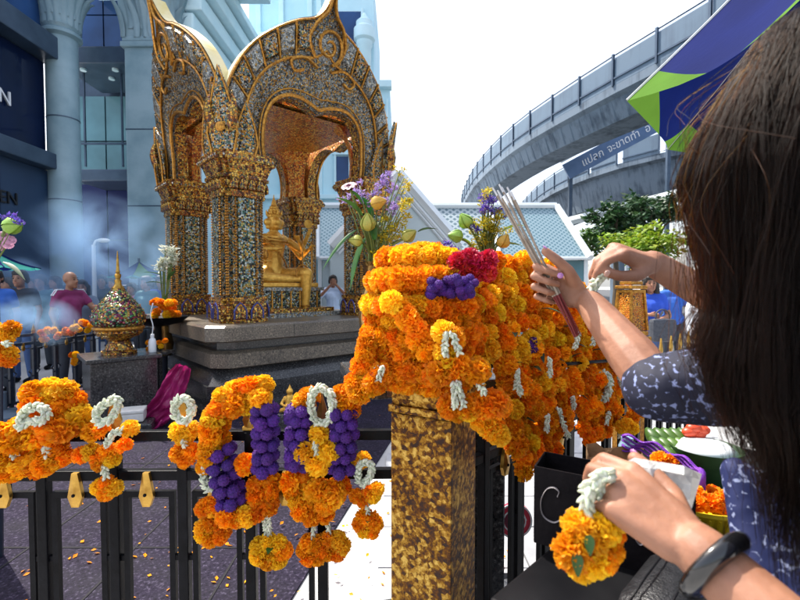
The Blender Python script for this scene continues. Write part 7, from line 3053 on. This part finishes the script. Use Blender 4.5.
# big parasol, upper right
c1 = at(627, 101, 1.9)
nx = at(664, 146, 2.5)
ed = Vector((nx.x - c1.x, nx.y - c1.y, 0)).normalized()
pn = Vector((ed.y, -ed.x, 0))
n8 = 8
rad8 = 1.15
side8 = 2 * rad8 * math.sin(math.pi / n8)
apo = rad8 * math.cos(math.pi / n8)
cen = Vector((c1.x, c1.y, 0)) + ed * side8 / 2 + pn * apo
rot8 = math.atan2(c1.y - cen.y, c1.x - cen.x)
parasol('big blue parasol with green border above the long-haired woman', (cen.x, cen.y, 3.55), c1.z, rad8, n8, (FB['blue'], FB['blue2'], FB['green'], FB['white']), 0, rot8, .10)
p_ = at(139, 268, 9.6)
parasol('green and blue parasol in the crowd left of the shrine', (p_.x, p_.y, at(139, 262, 9.6).z), at(139, 277, 9.6).z, .62, 8, (FB['green'], FB['blue2'], FB['teal'], FB['blue2']), 0, .3, .2)
p_ = at(-4, 264, 5.0)
parasol('blue parasol with teal border at the left picture edge', (p_.x, p_.y, at(0, 252, 5).z), at(0, 268, 5).z, .40, 8, (FB['blue2'], FB['teal'], FB['teal'], FB['blue2']), 0, .1, .25)
# pale street lamp behind the smoke
def lamp():
    D = 9.0
    p_ = at(93.5, 245, D)
    t = thing('street_lamp', 'slim pale street lamp standing in the smoke at left', 'lamp', (p_.x, p_.y, 0))
    MB().tube([(p_.x, p_.y, 0), (p_.x, p_.y, p_.z)], [.05, .035], 10).build('pole', MT['white_metal'], t)
    MB().tube(catmull([(p_.x, p_.y, p_.z - .02), (p_.x + .05, p_.y, p_.z + .08), (p_.x + .16, p_.y, p_.z + .1)], 5), .022, 8).build('arm', MT['white_metal'], t, smooth=True)
    MB().ell((p_.x + .2, p_.y, p_.z + .09), (.13, .07, .045)).build('lamp_head', MT['white_metal'], t, smooth=True)
lamp()

# fallen petals on the floor
def litter():
    rng = random.Random(8)
    b = MB()
    for k in range(420):
        x, y = rng.uniform(-3.6, 1.2), rng.uniform(1.6, 5.2)
        if rng.random() < .5:
            y = rng.uniform(1.5, 2.8)
            x = rng.uniform(-2.0, .6)
        a = rng.uniform(0, 6.28)
        L = rng.uniform(.008, .02)
        d, s_ = Vector((math.cos(a), math.sin(a), 0)), Vector((-math.sin(a), math.cos(a), 0))
        p_ = Vector((x, y, .031 if x > -.75 else .016))
        b.add([p_ - d * L, p_ + s_ * L * .5 + Vector((0, 0, L * .4)), p_ + d * L + Vector((0, 0, L * .2)), p_ - s_ * L * .5], [(0, 1, 2, 3)])
    o = b.build('fallen_petals', MT['marigold'], None, fix=False)
    tag(o, 'scattered orange marigold petals on the floor behind the railing', 'petals', kind='stuff')
litter()
# ------------------------------------------------------------------ incense smoke
def smoke(label, c, size, dens, nscale, seed):
    m = bpy.data.materials.new('incense_smoke')
    m.use_nodes = True
    n, l = m.node_tree.nodes, m.node_tree.links
    n.remove(n['Principled BSDF'])
    v = n.new('ShaderNodeVolumePrincipled')
    v.inputs['Color'].default_value = (.42, .66, .98, 1)
    v.inputs['Anisotropy'].default_value = .3
    tc = n.new('ShaderNodeTexCoord')
    mp = n.new('ShaderNodeMapping')
    mp.inputs['Location'].default_value = (seed, seed * 2, 0)
    l.new(tc.outputs['Object'], mp.inputs[0])
    t = n.new('ShaderNodeTexNoise')
    t.inputs['Scale'].default_value = nscale
    t.inputs['Detail'].default_value = 4
    t.inputs['Distortion'].default_value = .8
    l.new(mp.outputs[0], t.inputs[0])
    r = n.new('ShaderNodeMapRange')
    r.inputs['From Min'].default_value = .42
    r.inputs['From Max'].default_value = .72
    l.new(t.outputs['Fac'], r.inputs[0])
    # fade towards the edge of the puff
    g = n.new('ShaderNodeVectorMath')
    g.operation = 'LENGTH'
    sc = n.new('ShaderNodeVectorMath')
    sc.operation = 'DIVIDE'
    sc.inputs[1].default_value = (size[0], size[1], size[2])
    l.new(tc.outputs['Object'], sc.inputs[0])
    l.new(sc.outputs[0], g.inputs[0])
    f = n.new('ShaderNodeMapRange')
    f.inputs['From Min'].default_value = 1.0
    f.inputs['From Max'].default_value = .2
    l.new(g.outputs['Value'], f.inputs[0])
    mu = n.new('ShaderNodeMath')
    mu.operation = 'MULTIPLY'
    l.new(r.outputs[0], mu.inputs[0])
    l.new(f.outputs[0], mu.inputs[1])
    m2 = n.new('ShaderNodeMath')
    m2.operation = 'MULTIPLY'
    m2.inputs[1].default_value = dens
    l.new(mu.outputs[0], m2.inputs[0])
    l.new(m2.outputs[0], v.inputs['Density'])
    l.new(v.outputs[0], n['Material Output'].inputs['Volume'])
    b = MB().ell((0, 0, 0), size, nu=20, nv=12)
    o = place('incense_smoke', b.mesh('incense_smoke'), m, None, Matrix.Translation(c))
    tag(o, label, 'smoke', kind='stuff')
    return o
smoke('thin blue incense smoke drifting before the crowd at left', at(28, 322, 5.3), (.62, .35, .34), 8.5, 2.6, 3.1)
smoke('faint incense smoke rising between the columns at left', at(85, 270, 7.2), (1.6, .6, 1.3), 3.4, 1.3, 8.2)
